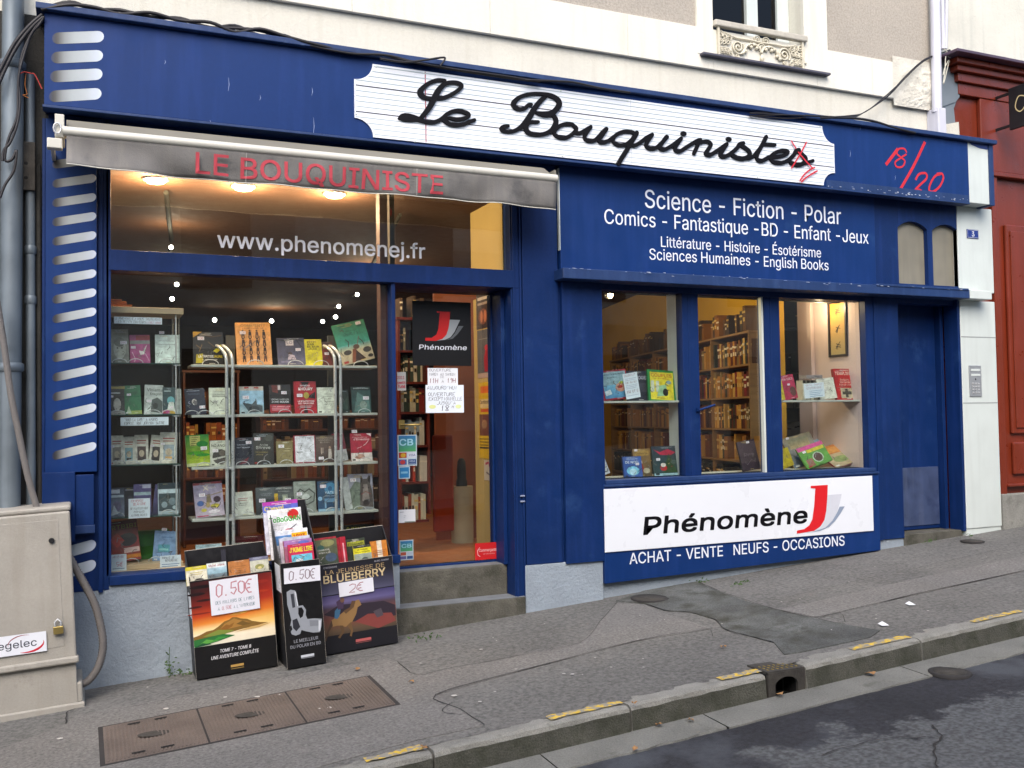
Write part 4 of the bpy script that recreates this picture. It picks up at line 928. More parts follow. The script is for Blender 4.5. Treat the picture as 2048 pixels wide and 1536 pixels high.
line_of_text('lettering', '', 'Phénomène', (1287.5, 1068.5), (1613, 1045.5), (1288, 1034.5), YL-.0125, BLKL, T, bold=.045, shear=.14)
def C5_(pts): return [(1180+x/3.303, 940+y/3.303) for x, y in pts]
def logo(cv, pieces, Y, par, k0=0):
    b = MB(O=(0, Y, 0)); b.k = k0
    for pts, col in pieces:
        q = cv(pts); b.flat([(at(*w_, Y).x, at(*w_, Y).z) for w_ in q], col)
    return b.build('logo', PRINT, par)
logo(C5_, [([(1570, 165), (1662, 158), (1650, 215), (1630, 280), (1600, 335), (1560, 375), (1500, 403), (1430, 415), (1480, 395), (1530, 350), (1560, 280)], '#c9ccd6'),
           ([(1648, 242), (1682, 240), (1655, 285), (1620, 335), (1580, 375), (1520, 402), (1460, 412), (1555, 380), (1600, 335), (1632, 280)], '#8b98ae'),
           ([(1457, 105), (1570, 98), (1567, 180), (1560, 270), (1548, 330), (1522, 372), (1480, 402), (1365, 421), (1367, 400), (1415, 390), (1448, 365), (1468, 325), (1480, 240), (1488, 122), (1458, 120)], '#d01a22')], YL-.013, T, 8)
line_of_text('lettering', '', 'ACHAT - VENTE   NEUFS - OCCASIONS', (1259, 1128), (1689, 1091), (1259, 1106), YL-.0005, VINYL, T, bold=.012)
# house number
x0, x1, z0, z1 = R(1933, 458, 1957, 478, -.062)
T = thing('house_number_plate', 'small blue enamel house number 3 plate on the white column', 'house number', ((x0+x1)/2, -.062, z0))
MB().box(x0, x1, -.068, -.0605, z0, z1).build('plate', mat('enamel_blue', '#22357c', .2), T, .003)
b = MB(O=(0, -.0682, 0)); b.text('3', (x0+x1)/2, z0+(z1-z0)*.22, (z1-z0)*.55, '#dfe3ea', align='c', bold=.01)
for q in ((x0+.006, z0+.006, x1-.006, z0+.009), (x0+.006, z1-.009, x1-.006, z1-.006), (x0+.006, z0+.009, x0+.009, z1-.009), (x1-.009, z0+.009, x1-.006, z1-.009)): b.rect(*q, '#dfe3ea')
b.build('number', PRINT, T)
# intercom
x0, x1, z0, z1 = R(1937, 731, 1963, 793, -.062)
T = thing('intercom', 'brushed steel intercom with two name slots and a keypad on the white column', 'intercom', ((x0+x1)/2, -.062, z0))
MB().box(x0, x1, -.07, -.0605, z0, z1).build('face_plate', mat('satin_steel', '#a9adb1', .4, metal=.5, var=.05), T, .003)
hh = z1-z0; ww = x1-x0
for f in (.86, .7): MB().box(x0+ww*.12, x1-ww*.1, -.073, -.0701, z0+hh*f-.012, z0+hh*f+.01).build('name_slot', WPAINT, T, .001)
b = MB(); b.lathe([(.01, 0), (.008, .002), (.001, .002)], ((x0+x1)/2, -.0701, z0+hh*.56), 10, 'y'); b.build('camera_eye', BLACK, T)
for i in range(3):
    for j in range(4): MB().box(x0+ww*(.2+.23*i), x0+ww*(.35+.23*i), -.074, -.0701, z0+hh*(.1+.095*j), z0+hh*(.16+.095*j)).build('key', CHROME, T, .001)

# ================================================================== AWNING
AY = -.43
T = thing('awning', 'rolled awning with a white front bar and grimy grey valance lettered in red', 'awning', (at(600, 300, AY).x, AY, at(600, 380, AY).z))
pa, pb = at(125, 263, AY), at(1113, 356, AY); zb_ = (pa.z+pb.z)/2; rB = (at(130, 254, AY).z-at(130, 273, AY).z)/2
b = MB(); b.tube([(pa.x, AY, zb_), (pb.x, AY, zb_)], rB, 16); b.build('front_bar', ALU, T)
MB().box(pa.x+.01, pb.x-.02, AY+.02, AY+.07, zb_-rB*1.1, zb_-rB*.2).build('bar_channel', ALU, T, .004)
va, vb = at(133, 334, AY), at(1107, 416, AY); zv = (va.z+vb.z)/2; n = 90; m = 8; vs = []; x0, x1 = at(133, 300, AY).x, at(1112, 380, AY).x
ztopv = zb_-rB*.75
for j in range(m+1):
    for i in range(n+1):
        f = i/n; t = j/m; x = x0+(x1-x0)*f+.01*(1-f)*0
        y = AY-.012+t*(.016*math.sin(f*23+t*2)+.012*math.sin(f*51+1-t*3)+.01*math.sin(f*7)+.03*math.exp(-(f-.08-.1*t)**2/.002)-.03*math.exp(-(f-.93+.08*t)**2/.0015))+t*t*(-.03*(1-f)**6*4+.03)
        z = ztopv+(zv-ztopv)*t-(.012*t*max(0, f-.85)/.15)
        vs.append((x, y, z))
fs = [(j*(n+1)+i, (j+1)*(n+1)+i, (j+1)*(n+1)+i+1, j*(n+1)+i+1) for j in range(m) for i in range(n)]
b = MB(); b.add(vs, fs, sm=True); val = b.build('valance', VALANCE, T); vg = val.modifiers.new('th', 'SOLIDIFY'); vg.thickness = .002
def yval(x, z):
    f = (x-x0)/(x1-x0); t = (ztopv-z)/(ztopv-zv); return AY-.012+t*(.016*math.sin(f*23+t*2)+.012*math.sin(f*51+1-t*3)+.01*math.sin(f*7)+.03*math.exp(-(f-.08-.1*t)**2/.002)-.03*math.exp(-(f-.93+.08*t)**2/.0015))+t*t*(-.03*(1-f)**6*4+.03)
def onval(b, off=.004):
    b.v = [(p[0], yval(p[0], p[2])-off, p[2]) for p in b.v]; return b
RL = mat('faded_red_lettering', '#b3404c', .8, var=.12, vs_=20)
a, c, t = at(391, 348, AY), at(884, 389, AY), at(391, 308, AY); h = t.z-a.z
b = MB(O=(0, AY, 0)); sx_ = (c.x-a.x)/tmesh('LE BOUQUINISTE')[2]; wb_ = tmesh('BOUQUINISTE')[2]*sx_
b.text('LE', a.x, (a.z+c.z)/2, h, None, width=tmesh('LE')[2]*sx_, bold=.02, raised=0); onval(b, .03).build('lettering', RL, val)
b = MB(O=(0, AY, 0)); b.text('BOUQUINISTE', c.x-wb_, (a.z+c.z)/2, h, None, width=wb_, bold=.02, raised=0); onval(b).build('lettering', RL, val)
for px in (492, 832): 
    x = at(px, 340, AY).x; b = MB(O=(0, AY, 0)); b.rect(x, zv+.005, x+.004, ztopv-.01, '#a8a7a2'); onval(b, .006).build('seam', PRINT, val)
b = MB(); b.tube([(x0+(x1-x0)*i/n, yval(x0+(x1-x0)*i/n, zv)-.001, vs[m*(n+1)+i][2]) for i in range(n+1)], .004, 5); b.build('hem_cord', ALU, val)
# rolled cloth and cassette behind the bar
ztc = at(130, 240, AY+.16).z-.05
b = MB(); b.hexa([(pa.x+.03, AY+.0, zb_+rB*.6), (pb.x-.03, AY, zb_+rB*.6), (pb.x-.03, AY+.02, zb_+rB*.3), (pa.x+.03, AY+.02, zb_+rB*.3), (pa.x+.03, AY+.16, ztc+.05), (pb.x-.03, AY+.16, ztc+.05), (pb.x-.03, AY+.2, ztc+.03), (pa.x+.03, AY+.2, ztc+.03)]); b.build('canvas', CANVAS, T)
b = MB(); b.tube([(pa.x+.02, AY+.24, ztc+.02), (pb.x-.02, AY+.24, ztc+.02)], .055, 12); b.build('canvas_roll', CANVAS, T)
for i, xx in enumerate((pa.x-.045, pb.x-.02)):
    MB().box(xx, xx+(.055 if i == 0 else .02), AY-.0, AY+.28, zb_-rB*(1.3 if i == 0 else .6), ztc+(.04 if i == 0 else 0)).build('end_bracket', ALU if i == 0 else CANVAS, T, .004)
MB().box(pa.x-.09, pa.x-.0, AY-.02, AY+.05, zb_-.12, zb_-.055).build('arm_elbow', ALU, T, .006)
MB().box(pa.x-.07, pa.x-.0465, AY+.05, .0, zb_-.11, zb_-.06).build('arm_bracket', ALU, T, .004)
b = MB(); b.tube([(pa.x-.03+.022*math.cos(t_/10*2*PI), AY-.015, zb_+.01+.035*math.sin(t_/10*2*PI)) for t_ in range(11)], .006, 6); b.build('crank_eye', CHROME, T)

# ================================================================== NEIGHBOURING RED SHOPFRONT
N_ = thing('red_building', 'neighbouring building with an oxblood red panelled shopfront', 'building', (9.8, 0, .6))
NX = XR+.015
NXT = at(1908, 300, 0).x
MB().box(XPIPE+.0, 16, .03, .4, ZFT+.2, 7.2).build('upper_wall', mat('grey_cream_render', '#c9c8be', .9, var=.1, vs_=1.5, bump=.6, bs=30, streak='#aeb0a8', spots='#a39f90', spot_lo=.66, spot_hi=.8, spot_s=3), N_)
zc1 = (at(1925, 104, -.3).z+at(2048, 122, -.3).z)/2
cxs = at(1945, 106, -.3).x; zf_ = at(2000, 130, -.2).z
MB().box(at(1907, 300, -.02).x, 14, .0, .35, .3, zc1-.08).build('frontage', RED, N_)
for k, (yy, za, zb2) in enumerate(((-.3, -.012, .02), (-.2, -.07, -.013), (-.15, -.13, -.071), (-.1, -.22, -.131), (-.06, -.34, -.221))):
    MB().box(at(1918, 200, yy).x, 14, yy, 0, zc1+za, zc1+zb2).build('cornice_moulding', RED if k else mat('purple_flashing', '#4a3a4a', .4), N_, .006)
x0 = at(1960, 300, -.03).x
zj = at(2020, 350, -.04).z
zh = [at(2010, y_, -.03).z for y_ in (175, 345, 430, 868, 885, 950, 968)]
MB().box(x0, 14, -.05, -.001, zj+.01, zc1-.34).build('upper_panel', RED, N_, .01)
MB().box(at(1975, 350, -.07).x, 14, -.075, -.001, zj-.04, zj+.009).build('string_moulding', RED, N_, .008)
xp0, xp1 = at(1977, 700, -.04).x, at(2004, 700, -.04).x
MB().box(max(xp0, XC1+.02), xp1, -.05, -.001, .35, zj-.041).build('pilaster', RED, N_, .008)
MB().box(xp1+.12, 14, -.04, -.001, zh[3], zh[2]-.1).build('door_panel', RED, N_, .014)
MB().box(xp1+.17, 14, -.055, -.0405, zh[3]+.06, zh[2]-.17).build('door_panel', RED, N_, .012)
MB().box(xp1+.13, 14, -.04, -.001, zh[5], zh[4]).build('door_panel', RED, N_, .014)
MB().box(xp1+.001, 14, -.07, -.001, zh[6]-.03, zh[6]).build('base_moulding', RED, N_, .008)
MB().box(at(2004, 1010, -.06).x, 14, -.08, -.001, 0, at(2010, 988, -.06).z).build('granite_base', GRAN, N_, .012)
ss = MB(); ss.box(16, 40, 0, .4, 0, 7.2); ss.build('far_wall', MATS['grey_cream_render'], N_)
# torn zinc flashing between the buildings
b = MB(O=(0, -.03, 0)); F_ = lambda x, y: (at(x, y, -.03).x, at(x, y, -.03).z)
b.prism([F_(*q) for q in ((1874, 108), (1930, 104), (1938, 106), (1928, 122), (1918, 140), (1917, 160), (1916, 195), (1908, 205), (1878, 216))], 0, .02); o = b.build('flashing', mat('torn_zinc', '#79828a', .6, metal=.2, var=.15, vs_=5), N_)
b = MB(O=(0, -.02, 0)); b.prism([F_(*q) for q in ((1878, 210), (1912, 200), (1906, 218), (1909, 245), (1892, 252), (1876, 245))], 0, .02); b.build('flashing', MATS['torn_zinc'], N_)
b = MB(O=(0, -.04, 0)); b.prism([F_(*q) for q in ((1866, 250), (1890, 250), (1911, 246), (1913, 278), (1866, 272))], 0, .03); b.build('plaster_patch', WALL, N_)
# projecting black sign
sx = at(2014, 220, -.2).x; za, zb2 = at(2014, 179, -.2).z, at(2017, 262, -.2).z
T = thing('projecting_sign', 'black projecting sign with gold script, cut by the right edge of the photo', 'sign', (sx, -.2, zb2))
MB().box(sx, sx+.03, -1.0, -.22, zb2, za).build('panel', BLACK, T, .006)
for z in (za-.05, zb2+.05): MB().box(sx+.005, sx+.02, -.22, .0, z-.015, z+.015).build('bracket', BLACK, T, .003)
b = MB(O=(sx-.001, 0, 0), U=(0, -1, 0), V=(0, 0, 1), N=(-1, 0, 0)); b.stroke([tuple(q)[:2] for q in smooth_path([(.42, zb2+.3, 0), (.34, zb2+.32, 0), (.3, zb2+.22, 0), (.36, zb2+.16, 0), (.44, zb2+.24, 0), (.5, zb2+.42, 0), (.44, zb2+.2, 0), (.55, zb2+.2, 0)])], .012, '#c9b98a', n=.001); b.build('script', PRINT, T)

# ================================================================== PIPES, CABLES, LEFT EDGE
def pipe(name, lab, cat, px0, px1, Y, r, m, rings=(), k=12, group=None):
    a, c = at(*px0, Y), at(*px1, Y); t = thing(name, lab, cat, tuple(c), group)
    b = MB(); b.tube([tuple(a), tuple(c)], r, k); b.build('pipe', m, t)
    for (rx, ry) in rings:
        z = at(rx, ry, Y).z; f = (z-c.z)/(a.z-c.z); x = c.x+(a.x-c.x)*f
        b = MB(); b.lathe([(r*1.05, -.03), (r*1.22, -.02), (r*1.22, .02), (r*1.05, .03)], (x, Y, z), k); b.build('collar', ZINC, t)
    return t
XLW = XL-.02
MB().box(-6, XL+.04, -.006, .4, -.3, ZFT+.05).build('side_wall', SOOT, B)
MB().box(-6, -2.2, .0, .4, ZFT-.5, ZTOP).build('upper_wall', WALL, B)
tt = pipe('downpipe', 'thick grey zinc downpipe at the left edge of the blue shopfront', 'drainpipe', (27, -60), (18, 1100), -.12, .066, ZINC, ((20, 130), (18, 735)))
pipe('conduit', 'thin grey conduit beside the blue pilaster', 'pipe', (60, 150), (62, 1020), -.05, .03, ZINC, ((60, 500), (60, 600)))
pipe('conduit', 'dark narrow conduit pressed against the blue pilaster edge', 'pipe', (76, 330), (80, 1020), -.02, .018, SOOT)
x0, x1, z0, z1 = R(34, 281, 70, 381, -.1)
T = thing('cable_bracket', 'rusty brown bracket box between the downpipe and the blue pilaster', 'bracket', ((x0+x1)/2, -.1, z0))
MB().box(x0, x1, -.1, .0, z0, z1).build('box', RUST, T, .004)
for f in (.25, .55): b = MB(); b.lathe([(.012, 0), (.001, .001)], ((x0+x1)/2, -.1005, z0+(z1-z0)*f), 8, 'y'); b.build('hole', DARK, T)
def cable(lab, pix, Y, r, name='cable', cat='cable', group=None, m=CABLE, jig=0, seed=1):
    rr = random.Random(seed); pts = []
    for i, q in enumerate(pix):
        yy = (Y[i] if isinstance(Y, list) else Y); p = at(q[0], q[1], yy); pts.append((p.x, p.y+rr.uniform(-jig, jig), p.z+rr.uniform(-jig, jig)))
    b = MB(); b.tube(smooth_path(pts, 5), r, 6, cap=True); o = b.build(name, m); rebase(o); return tag(o, lab, cat, group)
YT = FY-.045
for i in range(3):
    cable(('lowest', 'middle', 'uppermost')[i]+' black cable of the twisted bundle along the left top of the fascia', [(82, 20+i), (140, 8-i*3), (190, 14+i*4), (240, 26-i*4), (300, 26+5*i), (360, 40-3*i), (420, 47+4*i), (470, 62-4*i), (520, 60+5*i), (570, 74-2*i), (620, 88+2*i), (680, 101)], YT+i*.03, .012, group='cable bundle above the fascia', jig=.012, seed=i)
for i in range(2): cable(('lower', 'upper')[i]+' thin black cable running along the fascia top above the ruled sign start', [(620, 92), (700, 103+3*i), (770, 113-2*i), (830, 125), (900, 138), (1000, 152), (1080, 163)], YT, .009, group='thin cables above the fascia', jig=.006, seed=5+i)
cable('loose black cable end curling above the ruled name board', [(760, 117), (810, 124), (850, 120), (886, 115), (889, 120), (880, 132)], YT-.05, .008)
cable('loose black cable lying in a low curve above the middle of the name board', [(1050, 160), (1110, 162), (1150, 165), (1200, 176), (1260, 185)], YT-.03, .009)
for i in range(4): cable('black wire of the twisted bundle crossing to the right downpipe', [(1500, 226+2*i), (1580, 226+3*i), (1640, 234-i), (1700, 232+i), (1732, 222), (1775, 190+i), (1810, 155), (1850, 118+i), (1900, 100)], [YT, YT, YT, YT, -.15, -.12, -.1, -.1, -.1], .0055, group='wire bundle rising to the right downpipe', jig=.008, seed=20+i)
cable('thick black cable sagging back onto the right end of the fascia', [(1640, 236), (1700, 236), (1745, 242), (1790, 256), (1830, 266)], YT, .012)
for i, (lab, pix) in enumerate((('outermost black cable swinging left from the fascia corner', [(84, 30), (60, 50), (30, 85), (8, 125), (-15, 170)]), ('second black cable swinging left from the fascia corner', [(86, 34), (64, 55), (36, 90), (14, 130), (-8, 180)]),
        ('black cable looping down behind the downpipe collar', [(86, 34), (66, 62), (44, 110), (38, 160), (40, 205), (34, 250), (20, 285), (8, 300), (5, 322)]), ('black cable hanging close to the fascia end', [(88, 34), (78, 50), (62, 70), (48, 110), (38, 150), (36, 190), (34, 235), (16, 280), (10, 320), (24, 318), (33, 300), (28, 340), (10, 370), (0, 395)]))):
    cable(lab, pix, -.24, .012 if i < 2 else .009, jig=.003, seed=40+i)
cable('red twine tied between the downpipe and the fascia', [(36, 150), (48, 144), (62, 147), (70, 150), (84, 178)], -.2, .004, name='twine', cat='twine', m=mat('red_twine', '#a33a35', .9))
cable('orange frayed string hanging beside the downpipe', [(52, 148), (50, 170), (54, 188), (46, 190), (57, 196)], -.18, .003, name='twine', cat='twine', m=mat('orange_twine', '#9c5f30', .9))
# long diagonal armoured hose down the wall into the cabinet
HOSE = mat('armoured_hose', '#6c6866', .6, var=.1, vs_=6, bump=.6, bs=60)
cable('grey armoured hose running diagonally down past the downpipe behind the cabinet', [(-8, 590), (8, 690), (22, 790), (36, 860), (55, 950), (78, 1030)], -.3, .022, name='hose', cat='hose', m=HOSE)
pts = [at(*q, -.3) for q in ((130, 1100), (150, 1135), (170, 1170), (188, 1205), (200, 1245), (206, 1290), (198, 1330), (180, 1358), (160, 1370), (140, 1374))]
sp = smooth_path([tuple(p) for p in pts], 14); b = MB(); b.tube(sp, [.026 if i % 2 else .0225 for i in range(len(sp))], 8); o = b.build('hose', HOSE); rebase(o); tag(o, 'grey corrugated hose bowing out of the right side of the cabinet', 'hose')
# right downpipes
pipe('downpipe', 'pale zinc downpipe on the upper wall at the joint with the red building', 'drainpipe', (1869, -70), (1874, 225), -.1, .05, PIPEW)
pipe('downpipe', 'thin white pipe beside the right downpipe', 'drainpipe', (1883, -70), (1886, 98), -.08, .022, PIPEW)
pipe('downpipe', 'slender far pipe at the right of the paired pipes', 'drainpipe', (1894, -70), (1891, 98), -.05, .018, PIPEW)
pp = at(1877, 218, -.1); MB().box(pp.x-.06, pp.x+.05, -.15, .0, pp.z-.35, pp.z-.0).build('pipe_shoe', PIPEW, B, .01)
cable('white cord knotted below the end of the thin pipe', [(1888, 98), (1896, 105), (1905, 104), (1900, 115), (1892, 112), (1890, 140), (1887, 168), (1894, 140), (1898, 120), (1890, 135), (1886, 150)], -.15, .005, name='cord', cat='cord', m=mat('white_cord', '#c4c2b4', .9))
# rough broken plaster at the end of the band
b = MB(); rr = random.Random(4)
pz = at(1850, 180, -.05)
from mathutils import noise as mnoise
nx_, nz_ = 34, 30; X0_, X1_, Z0_, Z1_ = pz.x-.42, XPIPE-.03, pz.z-.2, pz.z+.3; vs_p = []; ok_ = []
for j in range(nz_+1):
    for i in range(nx_+1):
        u, v = i/nx_, j/nz_; edge = min(u*2.2, 1, v*4, (1-v)*4); q = mnoise.noise(Vector((u*9, v*9, 1.3)))*.5+mnoise.noise(Vector((u*22, v*22, 4)))*.3
        vs_p.append((X0_+(X1_-X0_)*u, -.041-max(-.004, .03*(edge-.35+q*.9)*u), Z0_+(Z1_-Z0_)*v))
b.add(vs_p, [(j*(nx_+1)+i, j*(nx_+1)+i+1, (j+1)*(nx_+1)+i+1, (j+1)*(nx_+1)+i) for j in range(nz_) for i in range(nx_)])
b.build('broken_plaster', mat('broken_plaster', '#d0ccc0', .95, var=.12, vs_=8, bump=1, bs=60, fine=.1), B)

# ================================================================== ELECTRIC CABINET (leans with the slope)
al = math.atan(GA)*.7
gpt = g(168, 1412); gl = g(0, 1443)
CO = Vector((gpt.x, gpt.y, gpt.z)); U_ = Vector((math.cos(al), 0, math.sin(al))); V_ = Vector((-math.sin(al), 0, math.cos(al)))
T = thing('electric_cabinet', 'beige street electricity cabinet with a padlock, cut by the left edge', 'utility cabinet', tuple(CO))
def cab(x, y, n=0):  # (u,v) of a pixel on the front plane shifted n forward
    p = at(x, y, CO.y-n)-CO; return p.dot(U_), p.dot(V_)
uF, vT = cab(139, 1010, .03); uL = -1.3; vL = cab(150, 1322, .05)[1]; uB = cab(155, 1380)[0]; uBase = cab(170, 1410, .0)[0]
def fb(name, m, u0, u1, v0, v1, n0, n1, bev=.008, par=T):
    b = MB(O=CO, U=U_, V=V_, N=(0, -1, 0)); b.fbox(u0, u1, v0, v1, n0, n1); return b.build(name, m, par, bev)
fb('body', CAB, uL, uF-.02, .06, vT-.03, -.4, 0)
fb('roof', CAB, uL, uF+.006, vT-.035, vT, -.42, .035, .012)
dr_ = fb('door', CAB, uL, uF, vL, vT-.036, 0.001, .04, .012)
fb('lower_lip', CAB, uL, uF+.012, vL-.012, vL+.03, .0, .055, .01)
fb('door_panel', CAB, uL, uF-.07, vL+.1, vT-.085, .0395, .0425, .0015)
fb('plinth_skirt', CAB, uL, uB, .03, vL-.013, .0, .02, .006)
fb('base_flange', CAB, uL, uBase, -.02, .035, -.35, .03, .01)
fb('side_flange', CAB, uB-.06, uB+.03, .03, .16, -.35, .015, .012)
q = cab(103, 1081, .05); b = MB(O=CO, U=U_, V=V_); b.prism([(q[0]+.017*math.cos(2*PI*i/14), q[1]+.017*math.sin(2*PI*i/14)) for i in range(14)], .047, .056); b.build('plug', BLACK, T, .002)
q = cab(117, 1258, .06); b = MB(O=CO, U=U_, V=V_); b.fbox(q[0]-.03, q[0]+.028, q[1]-.03, q[1]+.018, .05, .075); pl = b.build('padlock', BRASS, T, .004)
b = MB(); b.tube([tuple(CO+U_*(q[0]-.018)+V_*(q[1]+.018)+Vector((0, -.062, 0))), tuple(CO+U_*(q[0]-.02)+V_*(q[1]+.045)+Vector((0, -.062, 0))), tuple(CO+U_*(q[0]-.002)+V_*(q[1]+.062)+Vector((0, -.06, 0))), tuple(CO+U_*(q[0]+.014)+V_*(q[1]+.045)+Vector((0, -.062, 0))), tuple(CO+U_*(q[0]+.014)+V_*(q[1]+.018)+Vector((0, -.062, 0)))], .0055, 6); b.build('shackle', CHROME, pl)
q0 = cab(-30, 1312, .055); q1 = cab(92, 1262, .055); q0b = cab(92, 1302, .055)
b = MB(O=CO-Vector((0, .052, 0)), U=U_, V=V_); b.rect(q1[0]-.46, q0b[1], q1[0], q1[1], '#dfe2ea')
hh = q1[1]-q0b[1]; b.text('Tegelec', q1[0]-.315, q0b[1]+hh*.34, hh*.36, '#3a3f4c', width=.26, bold=.012)
cxq = q1[0]-.115; b.stroke([(cxq+.1*math.cos(t_), q0b[1]+hh*.5+hh*.44*math.sin(t_)) for t_ in [rad(a_) for a_ in range(-110, 25, 15)]], [.001+.012*math.sin(PI*i/8) for i in range(9)], '#c22838')
b.stroke([(cxq-.01+.09*math.cos(t_), q0b[1]+hh*.5+hh*.44*math.sin(t_)) for t_ in [rad(a_) for a_ in range(70, 200, 15)]], [.001+.005*math.sin(PI*i/8) for i in range(9)], '#8a3040'); b.build('maker_sticker', PRINT, T)
# weeds at the foot of the plinth
rr = random.Random(3)
for (x, y, n, h, lab) in ((340, 1350, 26, .2, 'tall green weed growing from the crack at the foot of the pale plinth'), (365, 1352, 24, .05, 'low clump of weeds beside the left cardboard bin'), (1930, 1074, 14, .04, 'small moss tuft by the foot of the white column'), (2020, 1045, 24, .05, 'grass tuft at the foot of the red building base'), (1480, 1170, 26, .03, 'moss along the foot of the blue board'), (1398, 1164, 20, .025, 'moss clump at the left foot of the blue board'), (845, 1282, 22, .05, 'moss at the foot of the lower entrance step'), (1850, 1084, 18, .03, 'moss along the side door threshold')):
    p = g(x, y); b = MB()
    for i in range(n):
        t = i/n; cx_ = p.x+rr.gauss(0, .02 if h > .1 else .06); cz_ = p.z+.01+h*t*rr.uniform(.3, 1) if h > .1 else p.z+rr.uniform(0, h)
        a_ = rr.uniform(0, 6.3); r = rr.uniform(.008, .018); yv = min(p.y, -.04)+rr.uniform(-.02, .005); nx, nz = math.cos(a_)*r, math.sin(a_)*r
        b.add([(cx_, yv, cz_), (cx_+nx+nz*.4, yv-.006, cz_+nz-nx*.4), (cx_+nx*1.8, yv-.012, cz_+nz*1.8), (cx_+nx-nz*.4, yv-.004, cz_+nz+nx*.4)], [(0, 1, 2, 3)])
    if h > .1: b.tube([(p.x, min(p.y, -.04), p.z), (p.x-.01, min(p.y, -.04)-.01, p.z+h*.5), (p.x-.005, min(p.y, -.04), p.z+h)], .0025, 5)
    o = b.build('weed', LEAF); rebase(o); tag(o, lab, 'weed')

# ================================================================== INTERIOR
ZF = zstep; ZC = at(311, 360, .5).z+.01; YBK = 12.0
def fl(x, y, z=None):
    z = ZF if z is None else z; d = ray(x, y); return CAM+d*((z-CAM.z)/d.z)
XIL, XIR = -.25, 12.5
MB().box(XIL, XIR, .36, YBK, ZF-.1, ZF).build('shop_floor', FLOORM, B)
MB().box(XIL-.1, XIR, .02, YBK, ZC, ZC+.1).build('shop_ceiling', CEIL, B)
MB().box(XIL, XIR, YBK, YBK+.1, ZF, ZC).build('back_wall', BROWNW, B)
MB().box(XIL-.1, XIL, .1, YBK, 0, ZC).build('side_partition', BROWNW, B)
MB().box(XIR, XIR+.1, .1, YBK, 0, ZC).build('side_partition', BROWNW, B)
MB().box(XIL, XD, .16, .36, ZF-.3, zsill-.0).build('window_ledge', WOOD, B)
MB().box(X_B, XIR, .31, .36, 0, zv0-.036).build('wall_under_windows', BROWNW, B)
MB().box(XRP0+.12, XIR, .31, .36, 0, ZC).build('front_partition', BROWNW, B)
# cream return wall beside the door
MB().box(X_A+.01, X_A+.14, .51, .84, ZF, zt0).build('return_wall', CREAMW, B); MB().box(X_A-.006, X_A+.14, .125, .84, zt0+.06, ZC).build('return_wall', CREAMW, B)
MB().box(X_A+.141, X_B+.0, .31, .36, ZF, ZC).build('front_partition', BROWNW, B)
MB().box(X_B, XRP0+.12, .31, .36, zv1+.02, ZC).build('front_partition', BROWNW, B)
# bay of the small windows
MB().box(XV0-.05, XV1, .062, .42, zv0-.03, zv0).build('display_floor', WPAINT, B)
MB().box(XV1-.004, XV1+.08, .062, .7, zv0-.03, zv1+.1).build('pink_side_wall', PINKW, B)
MB().box(XV1-.05, XV1+.08, .702, .9, zv0-.4, zv1+.1).build('pink_side_wall', PINKW, B)
x = at(1368, 760, .06).x
MB().box(x-.012, x+.0, .062, .3, zv0, zv1+.02).build('shelf_support', WPAINT, B, .002)
zsh = at(1204, 802, .08).z; zshr = (at(1567, 800, .08).z+at(1715, 800, .08).z)/2; zsh = (zsh+at(1366, 801, .08).z)/2
T1 = tag(rebase(MB().box(at(1203, 800, .08).x, x-.013, .08, .3, zsh-.018, zsh).build('display_shelf', SHELF, None, .002)), 'thin white display shelf in the left small window', 'shelf')
T2 = tag(rebase(MB().box(at(1566, 800, .08).x, XV1-.003, .08, .32, zshr-.018, zshr).build('display_shelf', SHELF, None, .002)), 'thin white display shelf in the right small window against the pink wall', 'shelf')

def lamp(lab, p, col, pw, r, disc=True, group=None, est=30):
    t = thing('downlight', lab, 'ceiling light', tuple(p), group)
    b = MB(); b.lathe([(r*1.25, 0), (r*1.25, -.012), (r, -.014)], tuple(p), 20); b.build('trim_ring', CHROME, t)
    b = MB(); b.lathe([(r, -.0142), (r*.85, -.03), (.002, -.034)], tuple(p), 20); b.build('lamp_glass', emit('lamp_glow_%d' % est, col, est), t)
    if pw:
        l = bpy.data.lights.new('lamp', 'POINT'); l.energy = pw; l.color = lin(col); l.shadow_soft_size = .05; o = bpy.data.objects.new('lamp', l); COL.objects.link(o); o.parent = t; o.location = (0, 0, -.12)
    return t
for i, (q, lab) in enumerate((((311, 362), 'left of the three glowing downlights above the big window'), ((487, 377), 'middle of the three glowing downlights above the big window'), ((669, 393), 'right of the three glowing downlights above the big window'))):
    p = at(*q, .5); p.z = ZC; lamp(lab, p, '#ffd8a8', 38, .075, est=22)
SPOTS = [(342, 495), (353, 569), (344, 598), (714, 589), (677, 613), (739, 562), (429, 640), (543, 642), (645, 643), (671, 634)]
SPL = ['on the left track, nearest the transom', 'just under the transom beam, right one of the left pair', 'left of the display above the glass cabinet', 'right of the window, high one of the pair', 'right of the window, low one of the pair', 'touching the transom beam at the right', 'over the black and yellow book', 'just right of the tall peach book', 'over the yellow book, left of two', 'over the yellow book, right of two']
SPM = emit('spot_glow', '#fff6e4', 26)
